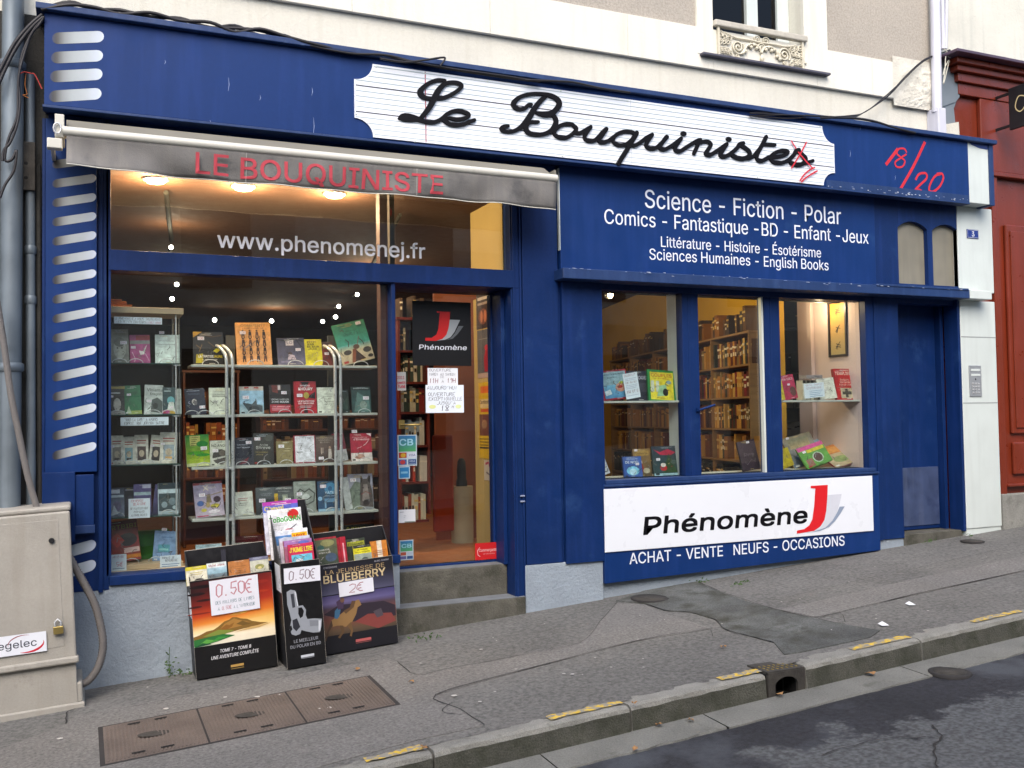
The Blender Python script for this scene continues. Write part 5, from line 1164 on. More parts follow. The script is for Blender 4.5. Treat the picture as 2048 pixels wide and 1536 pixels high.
for i, (q, lb) in enumerate(zip(SPOTS, SPL)):
    d = ray(*q); z = ZC-.2; tt_ = (z-CAM.z)/d.z
    Yv = min(CAM.y+d.y*tt_, 9.5); p = at(*q, Yv); r = .0033*(Yv+7.2)*.62
    t = thing('track_spotlight', 'small white ceiling spotlight seen '+lb, 'spotlight', tuple(p), 'spotlights inside the shop')
    b = MB(); b.lathe([(r*1.05, -.14), (r*1.15, -.02), (r*1.1, .01)], tuple(p), 12, 'y'); b.build('housing', BLACK, t)
    b = MB(); b.lathe([(r, .012), (r*.7, .02), (.001, .022)], (p.x, p.y, p.z), 12, 'y'); b.build('lamp_glass', SPM, t)
    if i in (0, 1, 3, 5, 7):
        l = bpy.data.lights.new('lamp', 'POINT'); l.energy = 8; l.color = (1, .8, .55); l.shadow_soft_size = .05; o = bpy.data.objects.new('lamp', l); COL.objects.link(o); o.parent = t; o.location = (0, -.15, -.05)
d = ray(332, 385); tk0 = CAM+d*((ZC-.03-CAM.z)/d.z); d = ray(343, 482); tk1 = CAM+d*((ZC-.03-CAM.z)/d.z)
b = MB(); b.tube([tuple(tk0), tuple(tk1)], .02, 6); o = b.build('light_track', MATTE); rebase(o); tag(o, 'dark light track on the ceiling behind the left downlight', 'light track')
d = ray(800, 430); tk0 = CAM+d*((ZC-.03-CAM.z)/d.z); d = ray(738, 545); tk1 = CAM+d*((ZC-.03-CAM.z)/d.z)
b = MB(); b.tube([tuple(tk0), tuple(tk1)], .02, 6); o = b.build('light_track', MATTE); rebase(o); tag(o, 'dark light track on the ceiling crossing behind the end of the web address', 'light track')
# warm spot in the right room
p = at(1221, 590, 1.6); t = thing('track_spotlight', 'warm spotlight at the top left of the left small window', 'spotlight', tuple(p))
b = MB(); b.lathe([(.03, .0), (.02, .01), (.001, .012)], tuple(p), 12, 'y'); b.build('lamp_glass', emit('warm_glow', '#ffd9a0', 20), t)
b = MB(); b.lathe([(.034, -.001), (.03, -.08), (.01, -.1)], tuple(p), 12, 'y'); b.build('housing', CHROME, t); b = MB(); b.tube([tuple(p+Vector((.0, .09, 0))), tuple(p+Vector((.0, .09, .4)))], .006, 6); b.build('stem', CHROME, t)
l = bpy.data.lights.new('lamp', 'POINT'); l.energy = 34; l.color = (1, .76, .42); l.shadow_soft_size = .06; o = bpy.data.objects.new('lamp', l); COL.objects.link(o); o.parent = t; o.location = (0, -.1, -.05)
p = Vector((XV1-.2, .4, zv1+.04)); t = thing('downlight', 'small warm downlight hidden above the pink wall of the right small window', 'ceiling light', tuple(p))
b = MB(); b.lathe([(.03, 0), (.03, .03)], tuple(p), 12); b.build('lamp_glass', MATS['warm_glow'], t)
l = bpy.data.lights.new('lamp', 'POINT'); l.energy = 5; l.color = (1, .72, .42); l.shadow_soft_size = .03; o = bpy.data.objects.new('lamp', l); COL.objects.link(o); o.parent = t; o.location = (0, 0, -.05)

# ---- bookcases with their rows of books
BKM = {}
def bkm(c):
    if c not in BKM: BKM[c] = mat('binding_'+c[1:], c, .6, var=.25, vs_=9)
    return BKM[c]
UNIT = {}
def unit_book(c, band):
    k = (c, band)
    if k not in UNIT:
        me = bpy.data.meshes.new('book'); b = MB(); b.box(0, 1, 0, 1, 0, 1)
        if band != '#2a1a12': b.box(-.0, 1.0, -.03, -.002, .72, .8)
        b.box(.2, .8, -.02, -.001, .4, .55)
        me.from_pydata(b.v, [], b.f); me.materials.append(bkm(c)); me.materials.append(bkm(band))
        for i, p in enumerate(me.polygons): p.material_index = 0 if i < 6 else 1
        UNIT[k] = me
    return UNIT[k]
def bookcase(name, lab, P0, P1, z0, z1, shelves, dep, m, fill, blab, bgroup, seed, back=True, top_books=True, cols=1, cap=30, far_first=False):
    """case whose front runs P0->P1 (world xy); fill: list per shelf of (palette, density)"""
    P0 = Vector((*P0, 0)); P1 = Vector((*P1, 0)); U = (P1-P0); L = U.length; U.normalize(); N = Vector((U.y, -U.x, 0))   # front normal
    t = thing(name, lab, 'bookcase', (P0.x, P0.y, z0))
    O = Vector((P0.x, P0.y, 0)); rr = random.Random(seed)
    def fb_(nm, *a): b = MB(O=O, U=U, V=(0, 0, 1), N=N); b.fbox(*a); return b.build(nm, m, t, .0)
    for c in range(cols+1):
        u = (L-.02)*c/cols; fb_('upright', u, u+.02, z0, z1, -dep, 0)
    for z in shelves: fb_('shelf', .02, L-.02, z, z+.02, -dep, -.004)
    fb_('top_board', -.01, L+.01, z1, z1+.022, -dep, .006)
    if back: fb_('back_panel', .02, L-.02, z0, z1, -dep, -dep+.008)
    ang = math.atan2(U.y, U.x); places = []
    zz = list(shelves)+([z1+.003] if top_books else [])
    for si, z in enumerate(zz):
        if si >= len(fill) or not fill[si]: continue
        pal, dens, hmin, hmax, tw = fill[si]; top = (zz[si+1] if si+1 < len(zz) else z+.5)
        u = .03
        while u < L-.05:
            w_ = tw*rr.uniform(.7, 1.4); h = min(rr.uniform(hmin, hmax), top-z-.03)
            if rr.random() > dens: u += w_*rr.uniform(1, 3); continue
            places.append((u, z, w_, h, rr.choice(pal), rr.choice(['#c9a860', '#2a1a12', '#d8cdb8']))); u += w_
    places.sort(key=lambda q: (-q[0] if far_first else q[0]))
    for u, z, w_, h, c, bd in places[:cap]:
        o = bpy.data.objects.new('book', unit_book(c, bd)); COL.objects.link(o); dd = dep*.72; p = O+U*u-N*.03
        o.location = (p.x, p.y, z+.0205); o.rotation_euler = (0, 0, ang); o.scale = (w_*.93, dd, h); tag(o, blab, 'book', bgroup)
    if places[cap:]:
        b = MB(O=O, U=U, V=(0, 0, 1), N=N)
        for u, z, w_, h, c, bd in places[cap:]:
            b.fbox(u, u+w_*.93, z+.0205, z+.0205+h, -.03-dep*.72, -.03, lin(c)); b.fbox(u, u+w_*.93, z+.02+h*.74, z+.02+h*.8, -.03, -.027, lin(bd))
        q = b.build('far_books', PRINT); q['kind'] = 'stuff'
    return t
# the long oak run seen through the small windows
pn = at(1497, 665, .95); ztopb = pn.z; pf = fl(1203, 728, ztopb)
mid = pn.lerp(pf, .25)
Lr = (pf-pn).length
k_ = 5.2/Lr if Lr > 5.2 else 1
pf2 = pn.lerp(pf, k_)
sh = [ztopb-1.95+.36*i for i in range(6)]; sh = [z for z in sh if z > ZF]
leath = ['#8a5a28', '#a8742c', '#6c4020', '#b8883c', '#4a2a18', '#7e6a44', '#c09a54', '#5a2418', '#2c3028']
print('bookcase', pn, pf, Lr)
bookcase('oak_bookcase', 'long oak bookcase of antiquarian volumes seen through the small windows', (pf2.x, pf2.y), (pn.x, pn.y), ZF, ztopb, [ztopb-.34*(i+1) for i in range(5)][::-1], .28, OAK,
         [(['#20241f', '#15171c', '#3a3a30'], .95, .24, .29, .05), (leath, .55, .24, .28, .05), (leath, .95, .22, .27, .05), (leath+['#7a1c20', '#1c1c24'], .9, .22, .29, .055), (leath+['#5a2a18'], .85, .22, .28, .05), (['#5a3a1a', '#6a4a20', '#3a2a1c', '#8a5a20'], .8, .15, .28, .06)],
         'old leather volume in the rows of the long oak bookcase', 'antiquarian volumes in the oak bookcase', 5, cols=5, cap=95, far_first=True)
# ochre wall behind it
Uw = Vector((pn.x-pf.x, pn.y-pf.y, 0)).normalized(); Nw = Vector((-Uw.y, Uw.x, 0))
a = Vector((pf.x, pf.y, 0))+Nw*.3-Uw*3; c = Vector((pn.x, pn.y, 0))+Nw*.3
b = MB(); b.hexa([(a.x, a.y, ZF), (c.x, c.y, ZF), (c.x+Nw.x*.1, c.y+Nw.y*.1, ZF), (a.x+Nw.x*.1, a.y+Nw.y*.1, ZF), (a.x, a.y, ZC), (c.x, c.y, ZC), (c.x+Nw.x*.1, c.y+Nw.y*.1, ZC), (a.x+Nw.x*.1, a.y+Nw.y*.1, ZC)]); b.build('ochre_wall', OCH, B)
# dark case with pale books behind the right small window
a = at(1500, 700, 2.2); c = at(1625, 700, 2.2)
bookcase('dark_bookcase', 'black bookcase with rows of cream paperbacks behind the right small window', (a.x, 2.2), (c.x, 2.2), ZF, at(1560, 655, 2.2).z, [at(1560, y_, 2.2).z for y_ in (1020, 950, 890, 820, 745)], .28, BLACK,
         [(['#cfc8ba'], .9, .2, .24, .04), (['#c4bdae', '#b8b09e'], .9, .2, .24, .03), (['#cfc8ba', '#c4bdae'], .9, .22, .26, .04), (['#b9b2a2', '#2a2622'], .8, .2, .24, .03), (['#3a2a20', '#2a2622'], .9, .2, .24, .03), (['#3a2a20'], .2, .1, .2, .05)],
         'pale paperback in the rows of the black bookcase', 'cream paperbacks in the black bookcase', 8)
# cases behind the big window
a = at(366, 700, 2.6); c = at(478, 700, 2.6)
bookcase('orange_bookcase', 'warm lit bookcase behind the metal rack at its left end', (a.x, 2.6), (c.x, 2.6), ZF, at(400, 745, 2.6).z, [at(400, y_, 2.6).z for y_ in (1010, 960, 890, 825)], .3, mat('orange_wood', '#4a2010', .5),
         [(['#8a4a14', '#6a1c10'], .7, .15, .2, .04), (['#7a4818', '#5a2410'], .8, .15, .2, .04), (['#8a5018', '#7a3410', '#8a6a28'], .85, .15, .2, .04), (['#9a6018', '#a07820', '#7a3410'], .85, .15, .22, .04), ['#7a3410'] and None],
         'orange lit book in the case behind the left end of the metal rack', 'books behind the left end of the rack', 11, top_books=False)
a = at(520, 700, 3.4); c = at(760, 700, 3.4)
bookcase('orange_bookcase', 'low brown bookcase deep in the shop behind the middle of the metal rack', (a.x, 3.4), (c.x, 3.4), ZF, at(600, 835, 3.4).z, [at(600, y_, 3.4).z for y_ in (1010, 960, 905, 862)], .3, mat('brown_wood', '#4a2412', .5),
         [(['#5a1c10', '#2a2018'], .8, .15, .2, .05), (['#6a3414', '#3a2a1c', '#7a6a50'], .85, .15, .2, .045), (['#5c2c14', '#3c2418', '#7c6c54'], .85, .12, .18, .045), (['#6c3818', '#4a2414'], .8, .1, .14, .045), (['#6a3c18', '#7c4c24'], .6, .05, .12, .07)],
         'book in the low brown bookcase deep in the shop', 'books deep in the shop', 12, cap=12)
# case seen through the door glass
a = at(796, 700, 1.1); c = at(858, 700, 1.1)
bookcase('door_bookcase', 'dark red bookcase of paperbacks seen through the door glass', (a.x, 1.1), (c.x, 1.1), ZF+.35, at(830, 640, 1.1).z, [at(830, y_, 1.1).z for y_ in (1045, 968, 895, 828, 768, 705)], .25, mat('red_wood', '#5f1d10', .45),
         [(['#8a3a18', '#b8b09a'], .9, .2, .24, .03), (['#8a3a18', '#c4bcae', '#b03018'], .9, .22, .26, .03), (['#c8c2b4', '#8c98a0', '#2a2a2e'], .95, .2, .25, .028), (['#b8b09a', '#2c3a30', '#c8c0b0', '#7a2018'], .95, .2, .24, .025), (['#c8c2b4', '#4a2a20', '#3a4a42'], .95, .2, .24, .025), (['#8c887a', '#2c2a28'], .9, .18, .22, .025), (['#4a3a30'], .7, .15, .22, .03)],
         'paperback in the dark red bookcase seen through the door', 'paperbacks seen through the door', 14)
x0, x1, z0, z1 = R(868, 600, 946, 1090, 1.9)
MB().box(x0, x1+.1, 1.9, 1.94, ZF, ZC-.4).build('panel_wall', mat('brick_red_panel', '#98583c', .6, var=.15), B)
p = fl(925, 1084); t = thing('sisal_column', 'cream cylindrical column stool standing inside by the door', 'column', (p.x, p.y, ZF)); rC = (at(945, 1080, p.y).x-at(903, 1080, p.y).x)/2
b = MB(); b.lathe([(rC, 0), (rC, at(924, 972, p.y).z-ZF)], (p.x, p.y, ZF), 24); b.build('drum', mat('sisal', '#b8a88a', .95, bump=.6, bs=120), t)
zc_ = at(924, 972, p.y).z; b = MB(); b.lathe([(rC*.5, 0), (rC*.5, .05), (rC*.4, .07), (rC*.42, .16), (rC*.35, .24), (.02, .27)], (p.x, p.y, zc_), 14); b.build('dark_ornament', BLACK, t)
p = at(872, 930, 1.5); MB().box(at(866, 930, 1.5).x, at(908, 930, 1.5).x, 1.5, 1.54, at(870, 1065, 1.5).z, at(870, 870, 1.5).z).build('orange_chair_back', mat('orange_lacquer', '#8f2f0c', .35), B, .02)

# ================================================================== PRINTED THINGS
def prints(b, W, H, items):
    for it in items:
        k = it[0]; a = it[1:]
        if k == 'g': b.rect(0, 0, W, H, a[0], a[1])
        elif k == 'r': b.rect(a[0]*W, a[1]*H, a[2]*W, a[3]*H, a[4], a[5] if len(a) > 5 else None)
        elif k == 'e': b.ell(a[0]*W, a[1]*H, a[2]*W, a[3]*H, a[4])
        elif k == 'p': b.flat([(x*W, y*H) for x, y in a[0]], a[1])
        elif k == 't': b.text(a[0], a[1]*W, a[2]*H, a[3]*H, a[4], width=(a[5]*W if len(a) > 5 and a[5] else None), align='c', bold=(a[6] if len(a) > 6 else .0))
        elif k == 'h': b.hand(a[0], a[1]*W, a[2]*H, a[3]*H, a[4], width=(a[5]*W if len(a) > 5 and a[5] else None), align='c')
        elif k == 's': b.stroke([(x*W, y*H) for x, y in a[0]], a[1]*W, a[2])
        elif k == 'l':      # lines of small print
            for i in range(a[4]): b.rect(a[0]*W, (a[1]-i*a[5])*H, (a[2]-.06*((i*7) % 3))*W, (a[1]-i*a[5]+a[3])*H, a[6])
def clutter(b, W, H, lab):
    """the small print every cover has: author line, publisher, blurb, a picture edge"""
    rr = random.Random(sum(map(ord, lab))); ink = rr.choice(['#e0dcd0', '#1a1a20', '#c8b070', '#b8c0c8'])
    if W < .07: return
    for i in range(rr.randint(1, 3)):
        u = rr.uniform(.12, .4); b.rect(u*W, (.955-.03*i)*H, (u+rr.uniform(.2, .5))*W, (.963-.03*i)*H, ink)
    u = rr.uniform(.35, .6); b.rect(u*W, .035*H, (u+.2)*W, .048*H, ink)
    if rr.random() < .5: b.rect(.06*W, .03*H, .2*W, .08*H, rr.choice(['#d8d8d8', '#a02020', '#222226']))
    for i in range(5):
        a = rr.uniform(.1, .8); c = rr.uniform(.12, .5); b.stroke([(a*W, c*H), ((a+rr.uniform(-.15, .15))*W, (c+rr.uniform(.03, .12))*H), ((a+rr.uniform(-.1, .2))*W, (c+rr.uniform(.05, .2))*H)], W*rr.uniform(.01, .03), rr.choice(['#3a3634', '#6a625c', '#8a8680', '#4a4a52']))
BOOKS = {}
def book(lab, px, Y, items, spine='#222222', lean=.16, roll=0.0, thick=.018, price=None, base=None, cat='book', group=None, tagc='#b03050'):
    a, c, t = at(px[0], px[3], Y), at(px[2], px[3], Y), at(px[0], px[1], Y)
    W = c.x-a.x; H = (t.z-a.z)/math.cos(lean); z = a.z if base is None else base
    o = bpy.data.objects.new('book' if cat == 'book' else 'magazine', None); COL.objects.link(o); o.empty_display_size = .05
    tag(o, lab, cat, group)
    # parts are built round the origin, then the empty carries the place and tilt
    b = MB(); b.box(0, W, .0, .0022, 0, H); b.box(0, W, thick-.002, thick, 0, H); b.box(-.0012, 0, 0, thick, 0, H); b.build('cover', bkm(spine), o)
    b = MB(); b.box(.001, W-.003, .0022, thick-.002, .003, H-.003); b.build('pages', PAPER, o)
    b = MB(O=(0, 0, 0)); prints(b, W, H, items); clutter(b, W, H, lab); b.build('cover_print', COVERP, o)
    if price:
        s, u, v, sz = price; b = MB(O=(0, -.0035, 0)); b.rect(u*W-sz*1.1, v*H-sz*.62, u*W+sz*1.1, v*H+sz*.62, '#e9e7ee'); b.hand(s, u*W, v*H-sz*.36, sz*.74, tagc, align='c', jit=.03); b.build('price_tag', PRINT, o)
    o.location = (a.x, Y, z); o.rotation_euler = (-lean, roll, 0)
    return o
def rest(shelf, pxc, Y, z, r=.055, m=CHROME):
    """arched wire book rest standing on a shelf"""
    x = at(pxc, 768, Y).x; b = MB(); b.tube([(x+r*math.cos(PI*i/10), Y-.035, z+.002+r*.62*math.sin(PI*i/10)) for i in range(11)], .0032, 5); return b.build('book_rest', m, shelf)

# ---- glass cabinet at the left of the big window
CY = .22; CD = .34
cx0 = XWL+.02; cx1 = at(361, 700, CY).x
GC_ = thing('glass_cabinet', 'glass display cabinet with a beech top at the left of the big window', 'display cabinet', ((cx0+cx1)/2, CY+CD/2, zsill))
zt2, zt3 = at(365, 617, CY).z, at(365, 629, CY).z
MB().box(cx0-.02, at(367, 620, CY-.01).x, CY-.01, CY+CD, zt3, zt2).build('top', WOOD, GC_, .003)
MB().box(cx0-.02, cx1+.012, CY-.01, CY+CD, zsill+.001, zsill+.035).build('base', WOOD, GC_, .003)
MB().box(cx1-.005, cx1, CY, CY+CD, zsill+.035, zt3).build('side_glass', GLASSC, GC_)
MB().box(cx0, cx1, CY+CD-.005, CY+CD, zsill+.035, zt3).build('back_glass', GLASSC, GC_)
zrow = [at(290, y_, CY+.08).z for y_ in (727, 829, 928, 1031)]
for z in zrow:
    MB().box(cx0, cx1-.006, CY+.01, CY+CD-.01, z-.008, z).build('glass_shelf', mat('shelf_glass_edge', '#2e4a44', .15, var=.05), GC_)
for xx, yy in ((cx1-.03, CY+.02), (cx1-.03, CY+CD-.03)):
    b = MB(); b.tube([(xx, yy, zsill+.04), (xx, yy, zt3-.0)], .006, 8); b.build('post', CHROME, GC_)
for z in zrow:
    b = MB(); b.tube([(cx1-.05, CY+.02, z-.014), (cx1+.0, CY+.02, z-.014)], .006, 6); b.build('shelf_clamp', CHROME, GC_)
YBK_ = CY+.11
def notice(name, lab, px, Y, rows, bg='#d9e4ee', cat='notice', par=None, roll=0):
    x0, x1, z0, z1 = R(*px, Y); W, H = x1-x0, z1-z0
    b = MB(O=(0, 0, 0)); b.box(0, W, 0.0, .001, 0, H, lin(bg)); b.k = 1
    for r in rows:
        if r[0] in 'tlsrep': prints(b, W, H, [r]); continue
        s, u, v, h, c, w_ = r; b.hand(s, u*W, v*H, h*H, c, width=w_*W if w_ else None, align='c')
    o = b.build(name, PRINT, par); o.location = (x0, Y, z0); o.rotation_euler = (0, roll, 0)
    if par is None: tag(o, lab, cat)
    else: o.location = Vector((x0, Y, z0))-wloc(par)
    return o
INK = '#2c2c3c'; PINKI = '#a83458'
notice('notice', 'handwritten paper strip under the cabinet top', (228, 633, 324, 649), CY-.005, [('A PHENOMENEJ NOUS SOUTENONS', .5, .55, .36, INK, .94), ('LES PETITS EDITEURS', .36, .1, .34, INK, .6), ('LISEZ NOUS', .83, .1, .3, PINKI, .3)])
notice('notice', 'handwritten paper strip under the second cabinet shelf', (241, 835, 337, 850), CY-.005, [('"SOUS LA CAPE" À ANGERS', .42, .55, .34, INK, .7), ('ESPRIT. RUE JERISON SATTRE', .5, .1, .34, INK, .85)])
notice('notice', 'handwritten card with a red heading on the fourth cabinet shelf', (257, 998, 300, 1035), CY-.01, [('OMBRE', .42, .82, .13, '#b8304a', .6), ('BLANCHE', .52, .66, .13, '#b8304a', .6), ('SF-FANTASTIQUE', .5, .44, .11, INK, .85), ('ROMANS', .5, .27, .11, INK, .5), ('ANTHOLOGIES', .5, .1, .11, INK, .75)])
notice('notice', 'handwritten price card cut by the window jamb at the bottom left of the cabinet', (218, 1110, 253, 1149), CY-.012, [('ARIBIBI', .55, .82, .12, '#8a3058', .7), ('5€', .62, .42, .2, '#b8305a', .4), ('l', .2, .3, .9, .03, 3, .12, '#6a80a0')])
notice('notice', 'small handwritten card at the bottom right of the cabinet', (320, 1112, 362, 1142), CY-.012, [('ROMANS DE', .4, .8, .13, INK, .6), ('REFERENCE', .55, .62, .14, INK, .6), ('l', .08, .45, .92, .04, 4, .12, '#5a78a8')])
yb = YBK_
zb2 = [z+.001 for z in zrow]
book('grey book with a faint portrait, top left of the glass cabinet', (222, 657, 259, 726), yb, [('g', '#77786f', '#8b8b80'), ('e', .5, .42, .34, .3, '#b5b6a8'), ('e', .5, .62, .3, .14, '#6f6f66'), ('e', .38, .45, .05, .03, '#55554f'), ('e', .62, .45, .05, .03, '#55554f'), ('r', .1, .88, .9, .93, '#9a9a90')], '#55564f', price=('31€', .72, .6, .02), base=zb2[0], roll=-.03)
book('pink book with a white bird on its cover, top shelf of the glass cabinet', (261, 668, 301, 726), yb, [('r', 0, 0, 1, 1, '#a8407c'), ('r', .3, .82, 1, .98, '#a03038'), ('r', 0, .68, 1, .8, '#8f8f88'), ('p', [(.45, .45), (.62, .42), (.85, .66), (.7, .32), (.5, .3)], '#d8d2cc'), ('s', [(.1, .4), (.25, .15), (.2, .05)], .03, '#e0b8c8'), ('s', [(.75, .35), (.95, .08)], .03, '#c8a0b8')], '#a03064', base=zb2[0], roll=-.02, price=('15€', .16, .56, .014))
book('plain ivory book with three thin lines of type, top right of the glass cabinet', (311, 665, 358, 724), yb, [('r', 0, 0, 1, 1, '#d2e0da'), ('l', .15, .78, .8, .012, 1, .1, '#6a7070'), ('l', .1, .66, .9, .012, 1, .1, '#6a7070'), ('l', .5, .2, .8, .012, 1, .1, '#8a9090')], '#c0c8c0', base=zb2[0], price=('25€', .28, 1.07, .016))
book('black book with a white vase on its cover, cabinet second shelf far left', (219, 768, 250, 827), yb, [('r', 0, 0, 1, 1, '#33302e'), ('r', 0, .88, 1, .97, '#a8944a'), ('r', .1, .72, .7, .76, '#cfcfc8'), ('e', .5, .35, .25, .22, '#c8c2b4'), ('r', 0, 0, 1, .12, '#b8b4ac')], '#262422', base=zb2[1], price=('14€', .12, .62, .012))
book('green book with a small pale figure, cabinet second shelf', (250, 770, 284, 828), yb, [('g', '#2e7a4a', '#2c6a48'), ('r', .2, 0, 1, .12, '#a8b860'), ('p', [(.1, .05), (.25, .3), (.4, .02)], '#c8d8b8'), ('l', .4, .75, .8, .02, 2, .06, '#1c4a34')], '#2a6a40', base=zb2[1], roll=-.05, price=('12€', .3, .68, .013))
book('black and white photo book with an old style title, cabinet second shelf', (288, 766, 325, 826), yb, [('r', 0, 0, 1, 1, '#b4bcb8'), ('t', 'Violente', .55, .78, .1, '#26302c', .85, .01), ('t', 'Dragon', .6, .66, .08, '#26302c', .6, .01), ('p', [(.35, .1), (.4, .5), (.7, .58), (.98, .45), (.98, .05)], '#4a5250'), ('e', .6, .3, .14, .1, '#1f2624'), ('p', [(0, 0), (.1, .4), (.3, .3), (.4, .02)], '#d0d8d4')], '#8a9490', base=zb2[1], roll=.04, price=('15€', .25, .45, .015))
book('dark teal book with a white figure and yellow foot, cabinet second shelf', (326, 772, 353, 826), yb, [('r', 0, 0, 1, 1, '#1f3a40'), ('r', .1, .84, .6, .88, '#a8b8b8'), ('e', .6, .5, .28, .16, '#5a98a0'), ('p', [(.3, .1), (.45, .45), (.8, .45), (.9, .1)], '#c8d0cc'), ('r', 0, .02, .5, .14, '#a83a78'), ('r', .5, .02, 1, .12, '#c8a83a')], '#1a2e34', base=zb2[1], price=('15€', .6, .25, .014))
book('slim white book standing at the right end of the cabinet second shelf', (353, 774, 363, 825), yb+.03, [('r', 0, 0, 1, 1, '#ccd6d2')], '#b8c0bc', base=zb2[1])
for i, (x0, x1, y0, col, lb, rl) in enumerate(((221, 247, 868, '#8c8478', 'cream series book far left on the cabinet third shelf', .0), (246, 270, 871, '#7aa0a8', 'cream book with a pale blue picture, second on the cabinet third shelf', 0), (270, 297, 868, '#4e3c3a', 'cream series book with a dark square picture, middle of the cabinet third shelf', .0), (297, 322, 868, '#3c3434', 'cream series book leaning right, fourth on the cabinet third shelf', .12), (320, 354, 864, '#96a4ac', 'cream series book with a blue patterned picture, right end of the cabinet third shelf', .03))):
    book(lb, (x0, y0, x1, 926), yb+.01*(i % 2), [('r', 0, 0, 1, 1, '#d2cfc2'), ('r', .15, .78, .85, .82, '#a04a40'), ('r', .15, .7, .8, .73, '#a04a40'), ('r', .18, .12, .82, .6, col), ('e', .5, .36, .2, .12, '#b8a890'), ('r', .3, .14, .7, .22, '#c8a060' if i == 4 else '#2a2424')], '#c8c4b4', base=zb2[2], roll=rl, thick=.03 if i == 4 else .018, price=(('6€', .15, .62, .012) if i in (0, 3, 4) else None), group='cream series books on the cabinet third shelf')
book('book with a white band and grey swirl picture, cabinet fourth shelf left', (219, 972, 249, 1029), yb, [('g', '#8a94a8', '#3a3f50'), ('r', .1, .8, .7, .94, '#c8ccd8'), ('r', 0, .66, .95, .74, '#c8d4dc'), ('e', .5, .35, .3, .18, '#6a6480'), ('p', [(.1, .02), (.3, .4), (.6, .1)], '#c0c8d0')], '#2c3040', base=zb2[3])
book('almost black book behind the card, cabinet fourth shelf', (246, 972, 270, 1028), yb+.03, [('r', 0, 0, 1, 1, '#22222e'), ('r', .2, .88, .9, .93, '#7a7c90'), ('e', .6, .5, .3, .2, '#3a3648')], '#1c1c26', base=zb2[3])
book('violet book with a pale title band, cabinet fourth shelf middle', (268, 966, 303, 1028), yb, [('r', 0, 0, 1, 1, '#5a5082'), ('r', .5, .86, .98, .98, '#b0b0c4'), ('r', .02, .64, .98, .74, '#a8c0c4'), ('r', 0, .1, 1, .6, '#77709a', '#4a4270')], '#463e6a', base=zb2[3])
book('dark violet leaning book, cabinet fourth shelf', (304, 968, 322, 1028), yb+.02, [('g', '#2c2848', '#5a5684')], '#322c50', base=zb2[3], roll=.12)
book('book with a blue and white marbled picture, cabinet fourth shelf right', (317, 966, 357, 1028), yb-.01, [('r', 0, 0, 1, 1, '#b4c4cc'), ('r', .0, .8, 1, 1, '#2a3a44'), ('r', .0, .68, 1, .78, '#c4d4dc'), ('r', .03, .1, .97, .66, '#3a4a50'), ('e', .3, .3, .15, .1, '#8a9aa0'), ('e', .7, .4, .18, .12, '#6f8088'), ('e', .5, .55, .12, .06, '#1c2428'), ('e', .8, .2, .1, .06, '#a8b8bc')], '#a8b4b8', base=zb2[3], thick=.03)
zbb = zsill+.036
book('large red and black magazine with yellow title, bottom of the glass cabinet', (218, 1063, 283, 1144), yb, [('g', '#94342c', '#7a1c1c'), ('t', 'ARTBIBI', .5, .8, .1, '#a89a30', .95, .02), ('e', .65, .52, .3, .16, '#332a28'), ('p', [(.1, .55), (.35, .72), (.55, .5), (.3, .35)], '#b03a2c'), ('r', .5, .2, .98, .32, '#d8b8b0'), ('r', .5, .06, 1, .15, '#c87a20')], '#802020', base=zbb, roll=-.1, lean=.22, cat='magazine')
book('pale blue slim book with a teal picture, bottom right of the glass cabinet', (305, 1076, 350, 1136), yb, [('r', 0, 0, 1, 1, '#7f9ac0'), ('r', .2, .3, .72, .55, '#5a98a8'), ('r', .25, .36, .66, .42, '#8cc0c0'), ('r', .3, .78, .8, .81, '#5a78a0')], '#6a86ac', base=zbb, roll=.1, price=('10€', .4, 1.05, .016))
MB().box(at(268, 1100, .5).x, at(338, 1100, .5).x, .46, .52, zsill, at(300, 1060, .5).z).build('green_box', mat('green_card', '#2f6a20', .6, var=.3, vs_=12), GC_, .002)
for (xc_, k_) in ((239, 0), (271, 0), (333, 0), (235, 1), (306, 1), (337, 1), (236, 2), (262, 2), (293, 2), (333, 2), (233, 3), (335, 3)): rest(GC_, xc_, yb, zrow[k_], .05)
for xc_ in (262, 310): rest(GC_, xc_, yb, zbb, .05)
# stack of envelopes / orange books on the cabinet top
for i in range(5):
    o = MB().box(XWL, at(240+5*i % 9, 600, .4).x+.02*(4-i), .3, .46, zt2+.001+.012*i, zt2+.0115+.012*i).build('book', bkm(['#8a4a1c', '#96561f'][i % 2]), None, .001); rebase(o); tag(o, 'orange brown book in the flat pile on the cabinet top', 'book', 'pile of books on the cabinet top')

